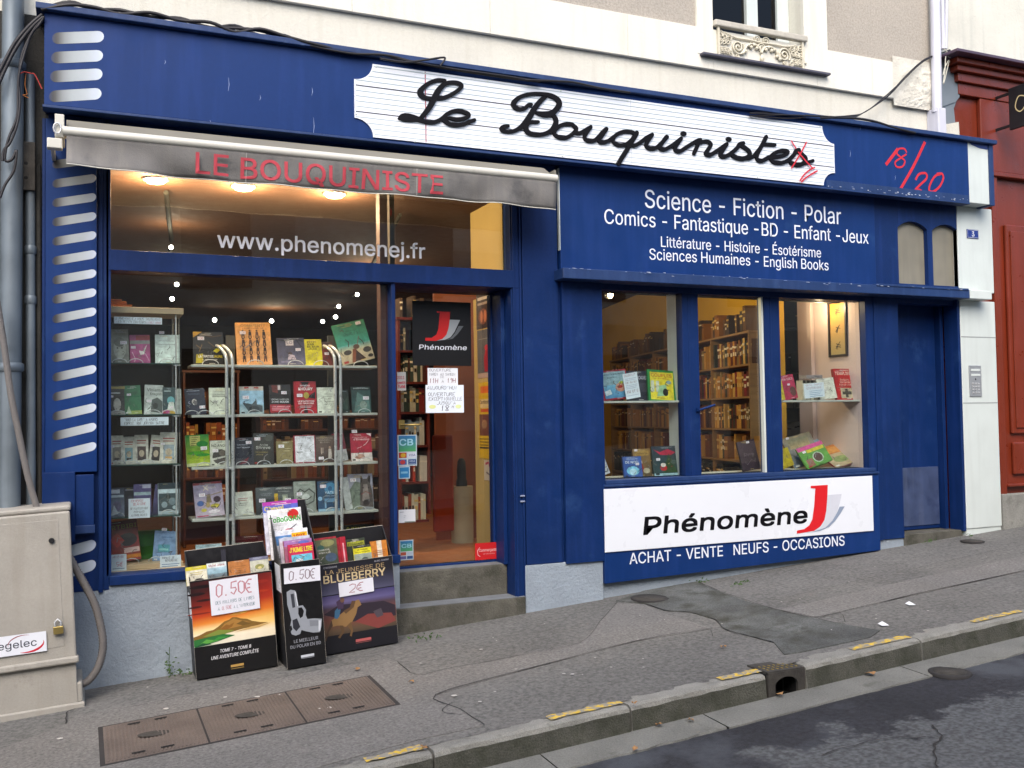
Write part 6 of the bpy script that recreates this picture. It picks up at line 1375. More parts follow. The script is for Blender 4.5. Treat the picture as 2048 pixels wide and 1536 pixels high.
# ---- metal rack
RY = .52
RK = thing('metal_rack', 'grey metal display rack with paired chrome uprights in the big window', 'display rack', (at(570, 1000, RY).x, RY, ZF))
ry0 = RY-.12
rx0, rx1 = at(383, 800, ry0).x, at(755, 800, ry0).x
zr1 = [(at(383, a_, ry0).z+at(752, c_, ry0).z)/2 for a_, c_ in ((727, 733), (827, 828), (931, 926), (1036, 1022))]
zr1.append(zr1[-1]-(zr1[0]-zr1[-1])/3)
for z in zr1: MB().box(rx0, rx1, ry0, RY+.16, z-.02, z).build('rack_shelf', SHELF, RK, .003)
for pxu in (460, 677):
    xu = at(pxu, 900, ry0-.04).x
    for dx in (-.022, .022):
        ztp = at(pxu, 700, ry0-.04).z; b = MB(); b.tube(smooth_path([(xu+dx, ry0-.04, ZF), (xu+dx, ry0-.04, ztp-.35), (xu+dx*1.0, ry0-.04, ztp-.12), (xu+dx-.01, ry0-.02, ztp-.03), (xu+dx-.05, ry0+.06, ztp+.035), (xu+dx-.06, ry0+.2, ztp+.04)], 5), .0125, 8); b.build('upright_tube', CHROME, RK)
    for z in zr1: MB().box(xu-.03, xu+.03, ry0-.045, ry0+.0, z-.024, z-.006).build('clamp', CHROME, RK, .003)
for pxu in (457, 660): MB().box(at(pxu-6, 700, RY+.2).x, at(pxu+12, 700, RY+.2).x, RY+.17, RY+.2, ZF, at(pxu, 672, RY+.2).z).build('rear_post', mat('grey_post', '#4a4e50', .5), RK, .002)
Yk = RY-.05
z0_, z1_, z2_, z3_, z4_ = [z+.001 for z in zr1]
bk = lambda lab, px, items, z, spine='#222222', **k: book(lab, px, Yk, items, spine, base=z, **k)
bk('black book with yellow shapes and a white and yellow title, top left of the rack', (387, 655, 447, 722), [('r', 0, 0, 1, 1, '#151008'), ('p', [(0, .82), (0, 1), (.3, 1)], '#c89a18'), ('s', [(.25, .95), (.6, .85), (.95, .9)], .02, '#6a4a20'), ('s', [(.5, .7), (.7, .55), (1, .6)], .02, '#7a5a28'), ('s', [(.1, .6), (.25, .5), (.2, .4), (.3, .62)], .02, '#8a6a30'), ('p', [(.66, .42), (.92, .62), (.97, .5), (.78, .36)], '#cfc020'), ('p', [(.08, .05), (.1, .32), (.32, .34), (.33, .05)], '#a89a18'), ('t', 'LA TRAINEE', .42, .22, .075, '#efefe8', .5, .03), ('t', 'JAUNE', .82, .22, .075, '#d8c020', .3, .03), ('t', 'LE PETAUDIERE', .55, .14, .035, '#d8d8d0', .5)], z0_, '#181208', thick=.022, price=('10€', .26, .8, .022))
bk('tall peach book with four rows of small cartoon people, rack top shelf', (475, 638, 545, 724), [('g', '#d89a60', '#e8a858'), ('t', 'COMMENT?', .5, .9, .055, '#7a5a3a', .7), ('t', 'FAIRE SANS BD', .5, .845, .035, '#7a5a3a', .6)]+[it for r_ in range(4) for c_ in range(4) for it in (('e', .2+.2*c_, .76-.19*r_+.045, .03, .02, '#3a2418'), ('p', [(.16+.2*c_, .7-.19*r_), (.17+.2*c_, .78-.19*r_), (.24+.2*c_, .78-.19*r_), (.25+.2*c_, .7-.19*r_)], ['#5a3a28', '#2a1a14', '#6a4430', '#3a2a20'][(r_+c_) % 4]), ('s', [(.18+.2*c_, .7-.19*r_), (.17+.2*c_, .63-.19*r_)], .03, '#2a1a14'), ('s', [(.23+.2*c_, .7-.19*r_), (.24+.2*c_, .63-.19*r_)], .03, '#2a1a14'))], z0_, '#c08848', thick=.02, roll=-.03, price=('12€', .2, .76, .02))
bk('grey violet book with a crouching child under a tree, rack top shelf', (557, 670, 612, 725), [('g', '#5d5a72', '#3c3a4a'), ('r', .32, .72, .6, .93, '#cfc4c4'), ('t', 'LO', .46, .78, .1, '#6a6078', .2, .02), ('s', [(.0, .95), (.3, .9), (.7, .96), (.98, .85)], .04, '#22202a'), ('s', [(.7, .95), (.85, .7), (.98, .6)], .03, '#22202a'), ('e', .45, .42, .08, .06, '#4a3a3a'), ('p', [(.35, .2), (.4, .4), (.6, .36), (.65, .2)], '#b8a8b4'), ('e', .3, .12, .2, .04, '#76728c')], z0_, '#3a3848', roll=-.04, price=('15€', .75, .56, .018))
bk('bright yellow book with black slanted title, rack top shelf', (610, 673, 646, 726), [('r', 0, 0, 1, 1, '#cfc418'), ('t', 'PETIT', .45, .86, .07, '#2a2818', .5, .03), ('t', 'PAN', .4, .77, .07, '#2a2818', .35, .03), ('t', 'DE MUR', .52, .68, .07, '#2a2818', .65, .03), ('t', 'JAUNE', .48, .59, .07, '#2a2818', .5, .03), ('l', .2, .5, .7, .008, 8, .045, '#8a8418')], z0_, '#b8ae18', thick=.03, roll=-.03)
bk('brown red book with a pale woman, rack top shelf behind the yellow book', (643, 677, 667, 725), [('g', '#5a2418', '#4a3424'), ('e', .35, .78, .15, .1, '#a87858'), ('p', [(.1, .35), (.2, .7), (.6, .68), (.8, .35)], '#7c3020'), ('p', [(.1, .35), (.15, .1), (.9, .1), (.8, .35)], '#6a2010')], z0_, '#4a2018', roll=-.03, price=('16€', .5, .5, .016))
bk('large green book with beach scene, tilted at the right of the rack top shelf', (686, 645, 752, 728), [('r', 0, .45, 1, 1, '#3f9a8a', '#3c7c58'), ('r', 0, .3, 1, .46, '#c4bc9c', '#58a8a4'), ('r', 0, 0, 1, .3, '#a89c84', '#c4b898'), ('h', 'CHARLES', .5, .68, .07, '#1c3a34', .45), ('l', .35, .78, .7, .008, 1, .1, '#2c5a50'), ('e', .25, .28, .12, .06, '#3a342e'), ('e', .85, .26, .13, .07, '#4a443c'), ('e', .55, .38, .1, .06, '#5a4030'), ('p', [(.3, .02), (.42, .34), (.52, .34), (.62, .02)], '#7c4422'), ('p', [(.4, .02), (.52, .3), (.75, .05)], '#33221c'), ('e', .9, .1, .08, .04, '#2a2624'), ('s', [(.2, .82), (.26, .84), (.3, .8)], .02, '#6a3030')], z0_, '#3a7a58', roll=-.24, thick=.014, price=('13€', .8, .93, .02))
bk('navy book with a small white face, left end of the rack second shelf', (373, 765, 413, 817), [('r', 0, 0, 1, 1, '#1e2136'), ('l', .1, .9, .75, .018, 1, .1, '#a8acc0'), ('t', 'Sommeil', .45, .76, .07, '#5a6078', .6), ('e', .45, .48, .13, .12, '#c4c0bc'), ('e', .5, .44, .09, .09, '#6a6468'), ('s', [(.2, .52), (.15, .45), (.25, .4)], .04, '#8a88a0')], z1_, '#1a1c30', roll=-.06, lean=.2, price=('18,50', .82, .26, .018))
bk('cream literary paperback with a 25 euro tag, left part of the rack second shelf', (419, 766, 461, 820), [('r', 0, 0, 1, 1, '#d3d8c8'), ('l', .2, .86, .75, .012, 1, .1, '#8a8a7c'), ('l', .15, .72, .82, .02, 2, .06, '#7a7a70'), ('h', '25€', .3, .44, .08, '#4a3a6a', .3), ('e', .5, .25, .03, .02, '#9a9a8a')], z1_, '#c0c4b0')
bk('pale blue book with a photo of a grey boat, rack second shelf', (480, 766, 528, 822), [('r', 0, 0, 1, 1, '#9cc0d8'), ('r', 0, .85, 1, 1, '#c0b4a8'), ('r', .2, .92, .4, .98, '#b03a34'), ('r', .6, .92, .8, .98, '#b03a34'), ('g', '#8ea0a8', '#9cc4e0') if 0 else ('r', 0, 0, 1, .35, '#a8b8bc', '#88a8b8'), ('p', [(.1, .42), (.5, .36), (.7, .5), (.72, .35), (.95, .3), (.95, .08), (.4, .05)], '#4a545a'), ('e', .6, .2, .22, .1, '#2e363a')], z1_, '#7898a8', price=('16€', .26, .6, .022))
bk('black crime novel with a red lower band, rack second shelf', (540, 765, 583, 824), [('r', 0, 0, 1, 1, '#20191a'), ('p', [(.1, .98), (.15, .75), (.4, .7), (.45, .98)], '#6a2a22'), ('r', .4, .82, .52, .98, '#c8b8b4'), ('t', 'PROMENADES EN', .5, .47, .045, '#d0d0d0', .8, .02), ('t', 'ZONE ROUGE', .5, .38, .06, '#e0e0e0', .8, .03), ('r', .02, .05, .98, .32, '#a81c2c'), ('l', .1, .24, .95, .025, 3, .06, '#e0a0a8')], z1_, '#1c1616', thick=.025, price=('18€', .68, .72, .019))
bk('red thriller with bold white author name and a black cross, rack second shelf', (590, 759, 634, 824), [('r', 0, 0, 1, 1, '#a81424'), ('p', [(.3, .98), (.7, .98), (.6, .85), (.5, .8), (.4, .85)], '#18080a'), ('p', [(.35, .4), (.95, .68), (.95, .45), (.6, .5)], '#18080a'), ('p', [(.4, .02), (.5, .3), (.6, .02)], '#18080a'), ('t', 'RAYMOND', .5, .84, .05, '#e8e0e0', .45, .02), ('t', 'KHOURY', .52, .72, .085, '#f0ece8', .64, .04), ('e', .54, .56, .13, .1, '#a89840'), ('t', 'LA MALEDICTION', .52, .36, .045, '#f0e8e8', .74, .03), ('t', 'DES TEMPLIERS', .52, .29, .045, '#f0e8e8', .7, .03), ('l', .25, .22, .8, .02, 2, .04, '#b0a8a8')], z1_, '#8a1020', thick=.035, price=('15€', .24, .56, .02))
bk('cream paperback with a handwritten 7 euro mark, rack second shelf', (636, 771, 674, 823), [('r', 0, 0, 1, 1, '#d4d9cc'), ('h', '7€', .68, .84, .09, '#4a3a78', .25), ('l', .35, .74, .85, .014, 5, .1, '#8a9086')], z1_, '#c0c4b4')
bk('dark green book half hidden by the chrome upright, rack second shelf', (680, 778, 700, 824), [('r', 0, 0, 1, 1, '#16261f'), ('p', [(0, .2), (.8, .1), (.9, .7)], '#2c4438')], z1_, '#15201b', roll=-.05)
bk('teal illustrated book with a blank tag, right end of the rack second shelf', (705, 770, 743, 823), [('r', 0, 0, 1, 1, '#2e4c4c'), ('r', 0, .86, 1, 1, '#18282a'), ('t', 'DAVID B. KHARA', .5, .91, .04, '#c0c8c8', .8, .02), ('p', [(.1, .05), (.3, .8), (.9, .5), (.95, .05)], '#5a7c78'), ('e', .6, .3, .2, .15, '#8a9c94')], z1_, '#223434', price=('16€', .74, .56, .022))
bk('lime and green book with a cream spine, left end of the rack third shelf', (374, 861, 421, 924), [('g', '#a8b818', '#2a8a34'), ('r', .18, .65, .62, .97, '#c8c470'), ('l', .22, .9, .55, .02, 5, .06, '#5a5a2a'), ('e', .7, .7, .25, .1, '#1c7a2c'), ('e', .4, .42, .35, .06, '#48a01c'), ('e', .7, .35, .3, .05, '#2c8c24'), ('r', 0, 0, 1, .1, '#c4c890')], z2_, '#c8c8a8', thick=.035, roll=-.04, price=('15€', .76, .56, .021))
bk('white paperback with NO ANGEL title and a round photo, rack third shelf', (421, 873, 461, 924), [('r', 0, 0, 1, 1, '#c8cabc'), ('t', 'NO ANGEL', .5, .75, .1, '#26261f', .86, .02), ('l', .45, .9, .6, .01, 1, .1, '#7a7a70'), ('e', .5, .36, .4, .3, '#4a4440'), ('p', [(.1, .3), (.9, .42), (.9, .36), (.1, .22)], '#c4c4bc'), ('e', .6, .5, .15, .12, '#6a625a')], z2_, '#b4b6a8', price=('15€', .26, .6, .019))
bk('charcoal book with a red shape at the foot, rack third shelf', (471, 869, 508, 924), [('r', 0, 0, 1, 1, '#34353f'), ('l', .1, .94, .6, .02, 1, .1, '#7a3a44'), ('t', 'Les mains', .4, .72, .05, '#b4b8c4', .55, .01), ('t', "de l'épaule", .45, .62, .05, '#c4c8d4', .7, .01), ('p', [(.2, .03), (.4, .15), (.75, .3), (.6, .08)], '#7c2434'), ('e', .8, .5, .08, .14, '#1c1c22')], z2_, '#2a2a34', price=('10€', .74, .82, .019))
bk('black book with gold lettering and a moonlit landscape, rack third shelf', (507, 861, 548, 924), [('g', '#1f1d1a', '#3c3c38'), ('t', 'Anita', .5, .6, .06, '#c0beb4', .4, .01), ('t', 'Shreve', .48, .5, .09, '#d0cec4', .7, .01), ('t', 'Une scandaleuse', .4, .38, .045, '#a8904a', .6), ('t', 'affaire', .3, .3, .045, '#a8904a', .35), ('e', .75, .85, .22, .1, '#55554e')], z2_, '#1c1a18', roll=.02, price=('12,50', .2, .82, .02))
bk('small plain tan paperback, middle of the rack third shelf', (554, 878, 586, 923), [('r', 0, 0, 1, 1, '#857850'), ('l', .5, .66, .9, .02, 2, .1, '#c8bc98')], z2_, '#6e6440', price=('9€', .3, .78, .02))
bk('white paperback with a thin red frame, rack third shelf', (589, 866, 632, 922), [('r', 0, 0, 1, 1, '#9a3040'), ('r', .06, .04, .96, .97, '#dcdce4'), ('h', '15€', .68, .85, .08, '#3c3a68', .32), ('l', .2, .7, .45, .012, 2, .08, '#9a9aa4'), ('l', .5, .5, .8, .012, 2, .08, '#9a9aa4')], z2_, '#903040')
bk('brown book of bread with a baker in white, rack third shelf', (633, 868, 670, 922), [('g', '#4a3834', '#5c4c44'), ('t', 'DICTIONNAIRE', .5, .88, .055, '#a89c90', .88, .01), ('t', 'UNIVERSEL', .5, .8, .055, '#a89c90', .65, .01), ('t', 'DU PAIN', .5, .72, .055, '#a89c90', .5, .01), ('r', .25, .35, .42, .55, '#8c7c70'), ('p', [(.65, .15), (.68, .5), (.82, .5), (.85, .15)], '#c0b8b0'), ('e', .75, .55, .06, .05, '#a88c78'), ('s', [(.3, .55), (.3, .3)], .03, '#b8a898')], z2_, '#3c302c', thick=.03, price=('15€', .26, .16, .018))
bk('red and white book turned edge on, rack third shelf behind the upright', (674, 866, 697, 923), [('r', 0, .4, 1, 1, '#701c2c'), ('r', 0, 0, 1, .4, '#b8b8b8')], z2_, '#581824', roll=-.14)
bk('red and white book with a dotted trail, right end of the rack third shelf', (703, 862, 745, 918), [('r', 0, .3, 1, 1, '#a8243c'), ('r', 0, 0, 1, .3, '#dcd4d0'), ('t', "C'est encore moi", .45, .84, .04, '#e8d8d8', .7), ('t', "d'Ernestine", .52, .75, .07, '#f0e4e4', .75, .01), ('p', [(.75, .99), (.98, .99), (.98, .88)], '#e8e0dc'), ('s', [(.3, .46), (.45, .5), (.52, .53)], .02, '#f0e8e8'), ('s', [(.6, .56), (.72, .62), (.85, .74)], .02, '#f0e8e8'), ('e', .42, .14, .25, .06, '#a87868'), ('p', [(.25, .15), (.35, .26), (.6, .24), (.65, .15)], '#b89080')], z2_, '#8a2030', price=('17€', .2, 1.07, .02))
bk('pale violet comic album with small heroes, left end of the rack fourth shelf', (392, 957, 450, 1026), [('g', '#b8a8b8', '#8c84a4'), ('r', 0, .93, 1, 1, '#802030'), ('t', 'X', .42, .76, .14, '#c8bca0', .2, .02), ('t', 'SAGA', .58, .8, .07, '#b8b0b0', .4, .02), ('p', [(.4, .4), (.45, .64), (.55, .64), (.6, .4)], '#7a6a4c'), ('s', [(.2, .66), (.5, .6), (.98, .68)], .04, '#8c7c6c'), ('e', .2, .4, .12, .08, '#3a5a98'), ('e', .78, .48, .13, .09, '#3c2434'), ('e', .3, .2, .1, .05, '#c0b040'), ('e', .7, .3, .16, .06, '#c4b43c'), ('e', .65, .14, .2, .05, '#d4ccd4'), ('e', .45, .34, .08, .08, '#a89060'), ('r', .05, .02, .5, .05, '#b03050')], z3_, '#6a2434', roll=-.07, lean=.2, price=('15€', .28, .64, .02))
bk('cream paperback with red and grey centred titles, rack fourth shelf', (468, 975, 508, 1022), [('r', 0, 0, 1, 1, '#cdcfc4'), ('l', .25, .7, .75, .025, 2, .08, '#9a4a48'), ('l', .25, .5, .75, .02, 2, .08, '#7a7a74'), ('h', '€', .15, .86, .09, '#3c3a68')], z3_, '#b8baa8', roll=-.04)
bk('grey fog coloured novel with a 10 euro tag, rack fourth shelf', (513, 968, 551, 1022), [('g', '#2c3034', '#565c60'), ('t', 'LE MOUVEMENT', .55, .75, .04, '#a0a4a4', .6), ('t', 'PERPETUEL', .55, .69, .04, '#a0a4a4', .5), ('e', .5, .4, .12, .07, '#6a5040')], z3_, '#3a3e42', price=('10€', .32, .52, .022))
bk('book with a yellow and orange light streak, rack fourth shelf', (550, 966, 588, 1020), [('g', '#6a7068', '#3c4248'), ('t', 'ANNIE LEMOINE', .5, .9, .05, '#d0d0c8', .85, .01), ('t', 'Amnesiques', .5, .8, .045, '#c8c8c0', .6), ('r', 0, .2, .18, .75, '#c84818', '#c8b028'), ('r', .4, .3, .7, .7, '#8c9484'), ('r', .45, .35, .6, .65, '#c0c4a8')], z3_, '#4a5054', price=('12€', .7, .5, .021))
bk('grey book with a coiled silver dragon pattern, rack fourth shelf', (589, 958, 633, 1020), [('g', '#80847e', '#9ca49c'), ('l', .3, .87, .75, .012, 1, .1, '#4a4e4a'), ('s', [(.1, .6), (.3, .75), (.5, .65), (.7, .75), (.95, .6), (.9, .35), (.6, .25), (.3, .3), (.15, .45)], .07, '#3c4240'), ('e', .55, .48, .18, .12, '#c0c4c0'), ('s', [(.2, .5), (.4, .4), (.6, .4), (.8, .5)], .05, '#2c3230'), ('e', .3, .15, .2, .06, '#c4cccc')], z3_, '#6a6e68', price=('8€', .25, .6, .02))
bk('blue book with white lettering and a pale horse, rack fourth shelf', (637, 961, 680, 1021), [('g', '#1f4466', '#2a4a68'), ('e', .6, .75, .28, .2, '#4a88b0'), ('e', .58, .75, .1, .08, '#2a5a84'), ('t', 'YATES', .6, .57, .085, '#dce4ec', .55, .01), ('t', 'Easter parade', .6, .49, .04, '#b8c8d8', .5), ('r', .3, .3, .9, .42, '#6c94b4', '#5c84a4'), ('r', .3, .1, .38, .32, '#7ca0bc'), ('r', .8, .1, .88, .32, '#7ca0bc'), ('r', 0, 0, 1, .08, '#8cb0c8'), ('e', .1, .42, .1, .07, '#8cb0cc')], z3_, '#1c3a58', price=('12,50', .26, .83, .021))
bk('thin white album turned edge on beside the horse album, rack fourth shelf', (692, 957, 706, 1022), [('r', 0, 0, 1, 1, '#b8bcbc')], z3_, '#a8acac', roll=-.12)
bk('large photo album with a grey horse head, right end of the rack fourth shelf', (698, 949, 748, 1020), [('g', '#8c9094', '#a0a0b4'), ('p', [(.0, 0), (.0, .5), (.3, .8), (.5, .75), (.5, 0)], '#707c70'), ('p', [(.45, .1), (.5, .7), (.55, .95), (.62, .85), (.78, .86), (.88, .98), (.9, .72), (.98, .45), (.98, .05)], '#58504e'), ('p', [(.5, .7), (.52, .94), (.6, .8)], '#2a2424'), ('p', [(.8, .8), (.92, .96), (.9, .72)], '#2a2424'), ('p', [(.55, .25), (.62, .7), (.78, .7), (.85, .25), (.72, .1)], '#8a807c'), ('e', .7, .18, .13, .09, '#3a3232'), ('s', [(.52, .42), (.7, .5), (.9, .42)], .025, '#8c3a3a'), ('e', .6, .6, .025, .02, '#141010'), ('e', .83, .6, .025, .02, '#141010')], z3_, '#8a8c90', thick=.02, price=('13€', .22, .83, .022))
bk('pale blue book about origins lying low, left end of the rack bottom shelf', (392, 1069, 444, 1118), [('g', '#8cb0c4', '#b8d0dc'), ('t', "L'ORIGINE", .55, .72, .08, '#4a5a64', .5, .01), ('t', 'DE LA VIE', .55, .6, .08, '#4a5a64', .5, .01)], z4_, '#a89450', thick=.03)
bk('cream paperback on the rack bottom shelf, beside the chrome upright', (470, 1071, 505, 1118), [('r', 0, 0, 1, 1, '#bfc0b6'), ('l', .25, .8, .75, .03, 2, .1, '#8a8a80')], z4_, '#a8a89c')
bk('black book with a yellow title, rack bottom right', (690, 1034, 752, 1100), [('r', 0, 0, 1, 1, '#0e0e0a'), ('t', "OJIAM'S", .4, .78, .14, '#8c8a1c', .62, .02)], z4_, '#101010')
bk('dark red book box under the fourth shelf of the rack', (468, 1040, 530, 1100), [('r', 0, 0, 1, 1, '#4a0a10')], z4_, '#400a10', thick=.1)
for k_, xs_ in ((0, (420, 510, 590, 641, 720)), (1, (383, 408, 440, 507, 568, 612, 660, 726)), (2, (406, 446, 483, 525, 570, 616, 655, 727)), (3, (428, 493, 532, 660, 715, 570, 610))):
    for xc_ in xs_: rest(RK, xc_, Yk-.012, zr1[k_], .05 if k_ else .06)

# ---- small windows' books
YS1 = .17
bk2 = lambda lab, px, items, z, spine='#222222', Y=YS1, **k: book(lab, px, Y, items, spine, base=z, **k)
z = zsh+.001
bk2('yellow book cut by the left edge of the small window shelf', (1196, 752, 1214, 802), [('r', 0, 0, 1, 1, '#c8c81c')], z, '#b8b418', roll=-.12, Y=.2)
bk2('red framed album with a bathing cartoon figure, left small window shelf', (1208, 743, 1262, 803), [('r', 0, 0, 1, 1, '#8c2430'), ('r', .08, .06, .96, .94, '#86a4b0'), ('r', .08, .06, .96, .5, '#4e84b0', '#6ca4c0'), ('t', 'MEDITERRANEE', .5, .83, .05, '#1c2c4a', .75, .02), ('t', 'DUBOUT', .45, .73, .035, '#1c2c4a', .35, .01), ('e', .7, .4, .18, .15, '#c09080'), ('e', .68, .42, .1, .05, '#a83830'), ('p', [(.1, .3), (.3, .36), (.35, .2), (.12, .15)], '#c4d4dc'), ('e', .75, .56, .08, .04, '#a8b838')], z, '#7c2028', roll=-.1)
bk2('black album with a big white title behind the handwritten card, left small window shelf', (1256, 741, 1302, 802), [('r', 0, 0, 1, 1, '#222434'), ('t', 'LLES LOGES', .5, .72, .11, '#b8b8c4', .95, .02), ('r', .5, .3, .95, .6, '#3a3c48')], z, '#22222c', Y=.22)
bk2('yellow and green framed album with a cartoon couple, left small window shelf', (1298, 737, 1353, 801), [('r', 0, 0, 1, 1, '#1c7a38'), ('r', .08, .06, .92, .93, '#d8c830'), ('t', 'COUPLES', .5, .78, .1, '#a83c18', .75, .03), ('t', 'A LA PARESSE', .5, .71, .035, '#a83c18', .5, .01), ('r', .1, .3, .22, .65, '#b8c0b0'), ('r', .28, .3, .4, .65, '#b8c0b0'), ('p', [(.3, .15), (.4, .5), (.65, .55), (.7, .2)], '#8cb48c'), ('e', .62, .3, .1, .12, '#1a1a14'), ('e', .75, .62, .1, .06, '#88a0a8'), ('t', 'DUBOUT', .5, .09, .04, '#1c1c14', .4, .02)], z, '#186a30', roll=.06, thick=.02)
notice('notice', 'tall handwritten price card on the left small window shelf', (1252, 748, 1282, 799), .13, [('DUBOUT', .5, .88, .08, '#7a2048', .8), ('l', .1, .78, .9, .012, 2, .06, '#8a98b8'), ('10€ OU 5€!', .5, .6, .07, '#7a2048', .85), ('l', .1, .52, .9, .012, 3, .06, '#8a98b8'), ('15€ ET 5', .5, .22, .1, '#7a2048', .8), ('l', .1, .12, .9, .012, 1, .06, '#8a98b8')], roll=-.16)
z = zv0+.001
bk2('white album with a red figure, left edge of the left small window floor', (1190, 905, 1222, 957), [('r', 0, 0, 1, 1, '#c8ccd0'), ('p', [(.2, .1), (.3, .5), (.6, .4), (.7, .1)], '#b02c30'), ('s', [(.6, .15), (.9, .1), (.95, .2)], .06, '#1c1c20')], z, '#a8acb0', roll=-.3, Y=.14)
bk2('blue Christmas book with white lettering and a tag, left small window floor', (1249, 912, 1286, 953), [('r', 0, 0, 1, 1, '#3858a0'), ('t', 'UN CONTE', .5, .84, .07, '#c8d8e8', .6), ('t', 'DE NOEL', .5, .66, .12, '#e0e8f0', .75, .02), ('e', .5, .3, .35, .22, '#7cc0dc'), ('e', .5, .25, .2, .16, '#b8dcec')], z, '#2c4488', price=('12€', .75, .62, .016))
bk2('brown Christmas book with Santa by a lamp, left small window floor', (1270, 896, 1305, 951), [('g', '#5a4a30', '#8a6a40'), ('r', .1, .75, .9, .93, '#a08040'), ('t', 'Contes de', .5, .8, .07, '#4a2a10', .7), ('e', .35, .5, .15, .1, '#c0b0a0'), ('p', [(.15, .15), (.2, .45), (.5, .45), (.6, .15)], '#8a2a1c'), ('e', .7, .2, .2, .1, '#a8a088')], z, '#5a4028', Y=.2, price=('9,50', .18, .95, .015))
bk2('dark green Christmas album with a tree and red ribbon, left small window floor', (1309, 892, 1361, 951), [('g', '#2c4a4a', '#2a3440'), ('p', [(.05, .9), (.3, .8), (.6, .9), (.9, .78), (.7, .68), (.3, .7)], '#a82440'), ('p', [(.35, .1), (.62, .75), (.9, .1)], '#2c4a24'), ('e', .38, .26, .14, .1, '#b02428'), ('e', .38, .36, .1, .07, '#d0c8c0'), ('r', 0, 0, 1, .08, '#9cc0cc'), ('e', .6, .4, .02, .02, '#d8c060'), ('e', .7, .3, .02, .02, '#c04040'), ('e', .62, .55, .02, .02, '#d8c060'), ('e', .8, .45, .12, .07, '#5a6a64')], z, '#243838', price=('7€', .2, .55, .018))
bk2('dark plastic wrapped book leaning in the middle small window', (1487, 876, 1522, 936), [('g', '#3a2c34', '#4a3a42'), ('t', 'Clyne', .5, .5, .08, '#8a7c84', .5), ('s', [(.3, .2), (.6, .35), (.8, .25)], .03, '#6a5c64')], z, '#2a2228', roll=-.14, price=('5€', .6, .93, .015))
z = zshr+.001
bk2('yellow book cut by the mullion, right small window shelf', (1558, 748, 1571, 795), [('r', 0, 0, 1, 1, '#b8a82c')], z, '#a89a28', roll=-.1)
bk2('pink book with white title and a brown face, right small window shelf', (1568, 747, 1597, 796), [('r', 0, 0, 1, 1, '#a82c4c'), ('t', 'VEN DICI', .5, .78, .09, '#d8b8b8', .8, .02), ('e', .75, .3, .2, .2, '#5a3a34')], z, '#7c2038', roll=-.14, thick=.03, price=('10€', .55, .6, .014))
for i in range(5):
    x0_ = 1606+i*8
    book('small black topped book in the upright row on the right small window shelf', (x0_, 757, x0_+6, 797), .24, [('r', 0, 0, 1, .86, '#c4c0b0'), ('r', 0, .86, 1, 1, '#22201c')], '#b8b4a4', base=z, thick=.09, lean=0, group='row of small books on the right shelf')
bk2('grey paper book lying across the row of small books', (1613, 748, 1645, 755), [('r', 0, 0, 1, 1, '#8c8484')], z+.2 if 0 else at(1613, 757, .2).z, '#9c9494', Y=.2, lean=0, thick=.1)
bk2('cream paperback with a faint mark, right small window shelf', (1641, 752, 1675, 794), [('r', 0, 0, 1, 1, '#ccccc0'), ('l', .2, .85, .8, .012, 3, .1, '#9a9a90'), ('h', '20€', .35, .4, .08, '#5a5a80', .3)], z, '#b8b8ac', roll=-.1)
bk2('red guide book with a cross picture, right end of the small window shelf', (1675, 731, 1714, 794), [('r', 0, 0, 1, 1, '#b01c20'), ('t', 'TEMPLIERS', .5, .8, .1, '#e8d8c8', .9, .01), ('l', .3, .94, .75, .015, 1, .1, '#d8b8a8'), ('t', 'Bretagne', .5, .62, .06, '#e0c8b8', .45), ('t', 'Normandie', .5, .54, .06, '#e0c8b8', .5), ('t', 'Pays de Loire', .5, .46, .06, '#e0c8b8', .6), ('r', .22, .05, .82, .38, '#b8ac90'), ('s', [(.52, .08), (.52, .36)], .14, '#3c3a34'), ('s', [(.3, .22), (.76, .22)], .12, '#3c3a34')], z, '#98181c', thick=.035, price=('15€', .86, .68, .014))
notice('notice', 'white card with pink and blue handwriting on the right small window shelf', (1609, 768, 1650, 797), .1, [('CECIL TAUPIN', .5, .82, .12, '#a03058', .8), ('ESOTERISME', .5, .6, .13, '#8a2c50', .75), ('l', .25, .45, .9, .03, 4, .12, '#5a88b0')], roll=-.08)
z = zv0+.001
bk2('yellow book cut by the mullion, floor of the right small window', (1562, 905, 1590, 942), [('r', 0, 0, 1, 1, '#b8a41c')], z, '#a8981c', roll=-.3)
bk2('tan album with an aerial landscape, back of the pile in the right small window', (1590, 880, 1648, 940), [('g', '#5c6c84', '#8c8064'), ('r', .15, .6, .85, .9, '#a89468', '#7c7c60'), ('e', .5, .3, .35, .1, '#4c6484')], z, '#8a7450', roll=-.2, Y=.28, lean=.4, price=('12€', .2, .97, .017))
bk2('pale blue album behind the pile, right small window', (1630, 876, 1660, 925), [('g', '#5a7434', '#88a0b0'), ('e', .5, .6, .2, .2, '#3c4c5c')], z, '#7c94a4', roll=-.25, Y=.32, lean=.35)
bk2('green magazine with pink and yellow bands, front of the right small window pile', (1616, 900, 1668, 941), [('r', 0, 0, 1, 1, '#5c9438'), ('r', 0, .82, 1, 1, '#c84888'), ('r', .3, .66, .95, .8, '#c8b82c'), ('e', .58, .36, .2, .24, '#b8c4b0'), ('e', .58, .36, .16, .2, '#54382c'), ('r', .1, .05, .35, .4, '#8c5c4c')], z, '#5c8c38', roll=-.25, Y=.14, lean=.5, cat='magazine', price=('5€', .2, .75, .017))
bk2('orange bordered magazine lying flat in the corner of the right small window', (1672, 905, 1722, 940), [('r', 0, 0, 1, 1, '#b06c30'), ('r', 0, 0, 1, .6, '#a8987c'), ('e', .5, .3, .3, .15, '#7c8c58'), ('r', .2, .65, .8, .9, '#c88c48')], z, '#94343c', roll=-.2, Y=.2, lean=1.0, cat='magazine', price=('4€', .2, .8, .017))
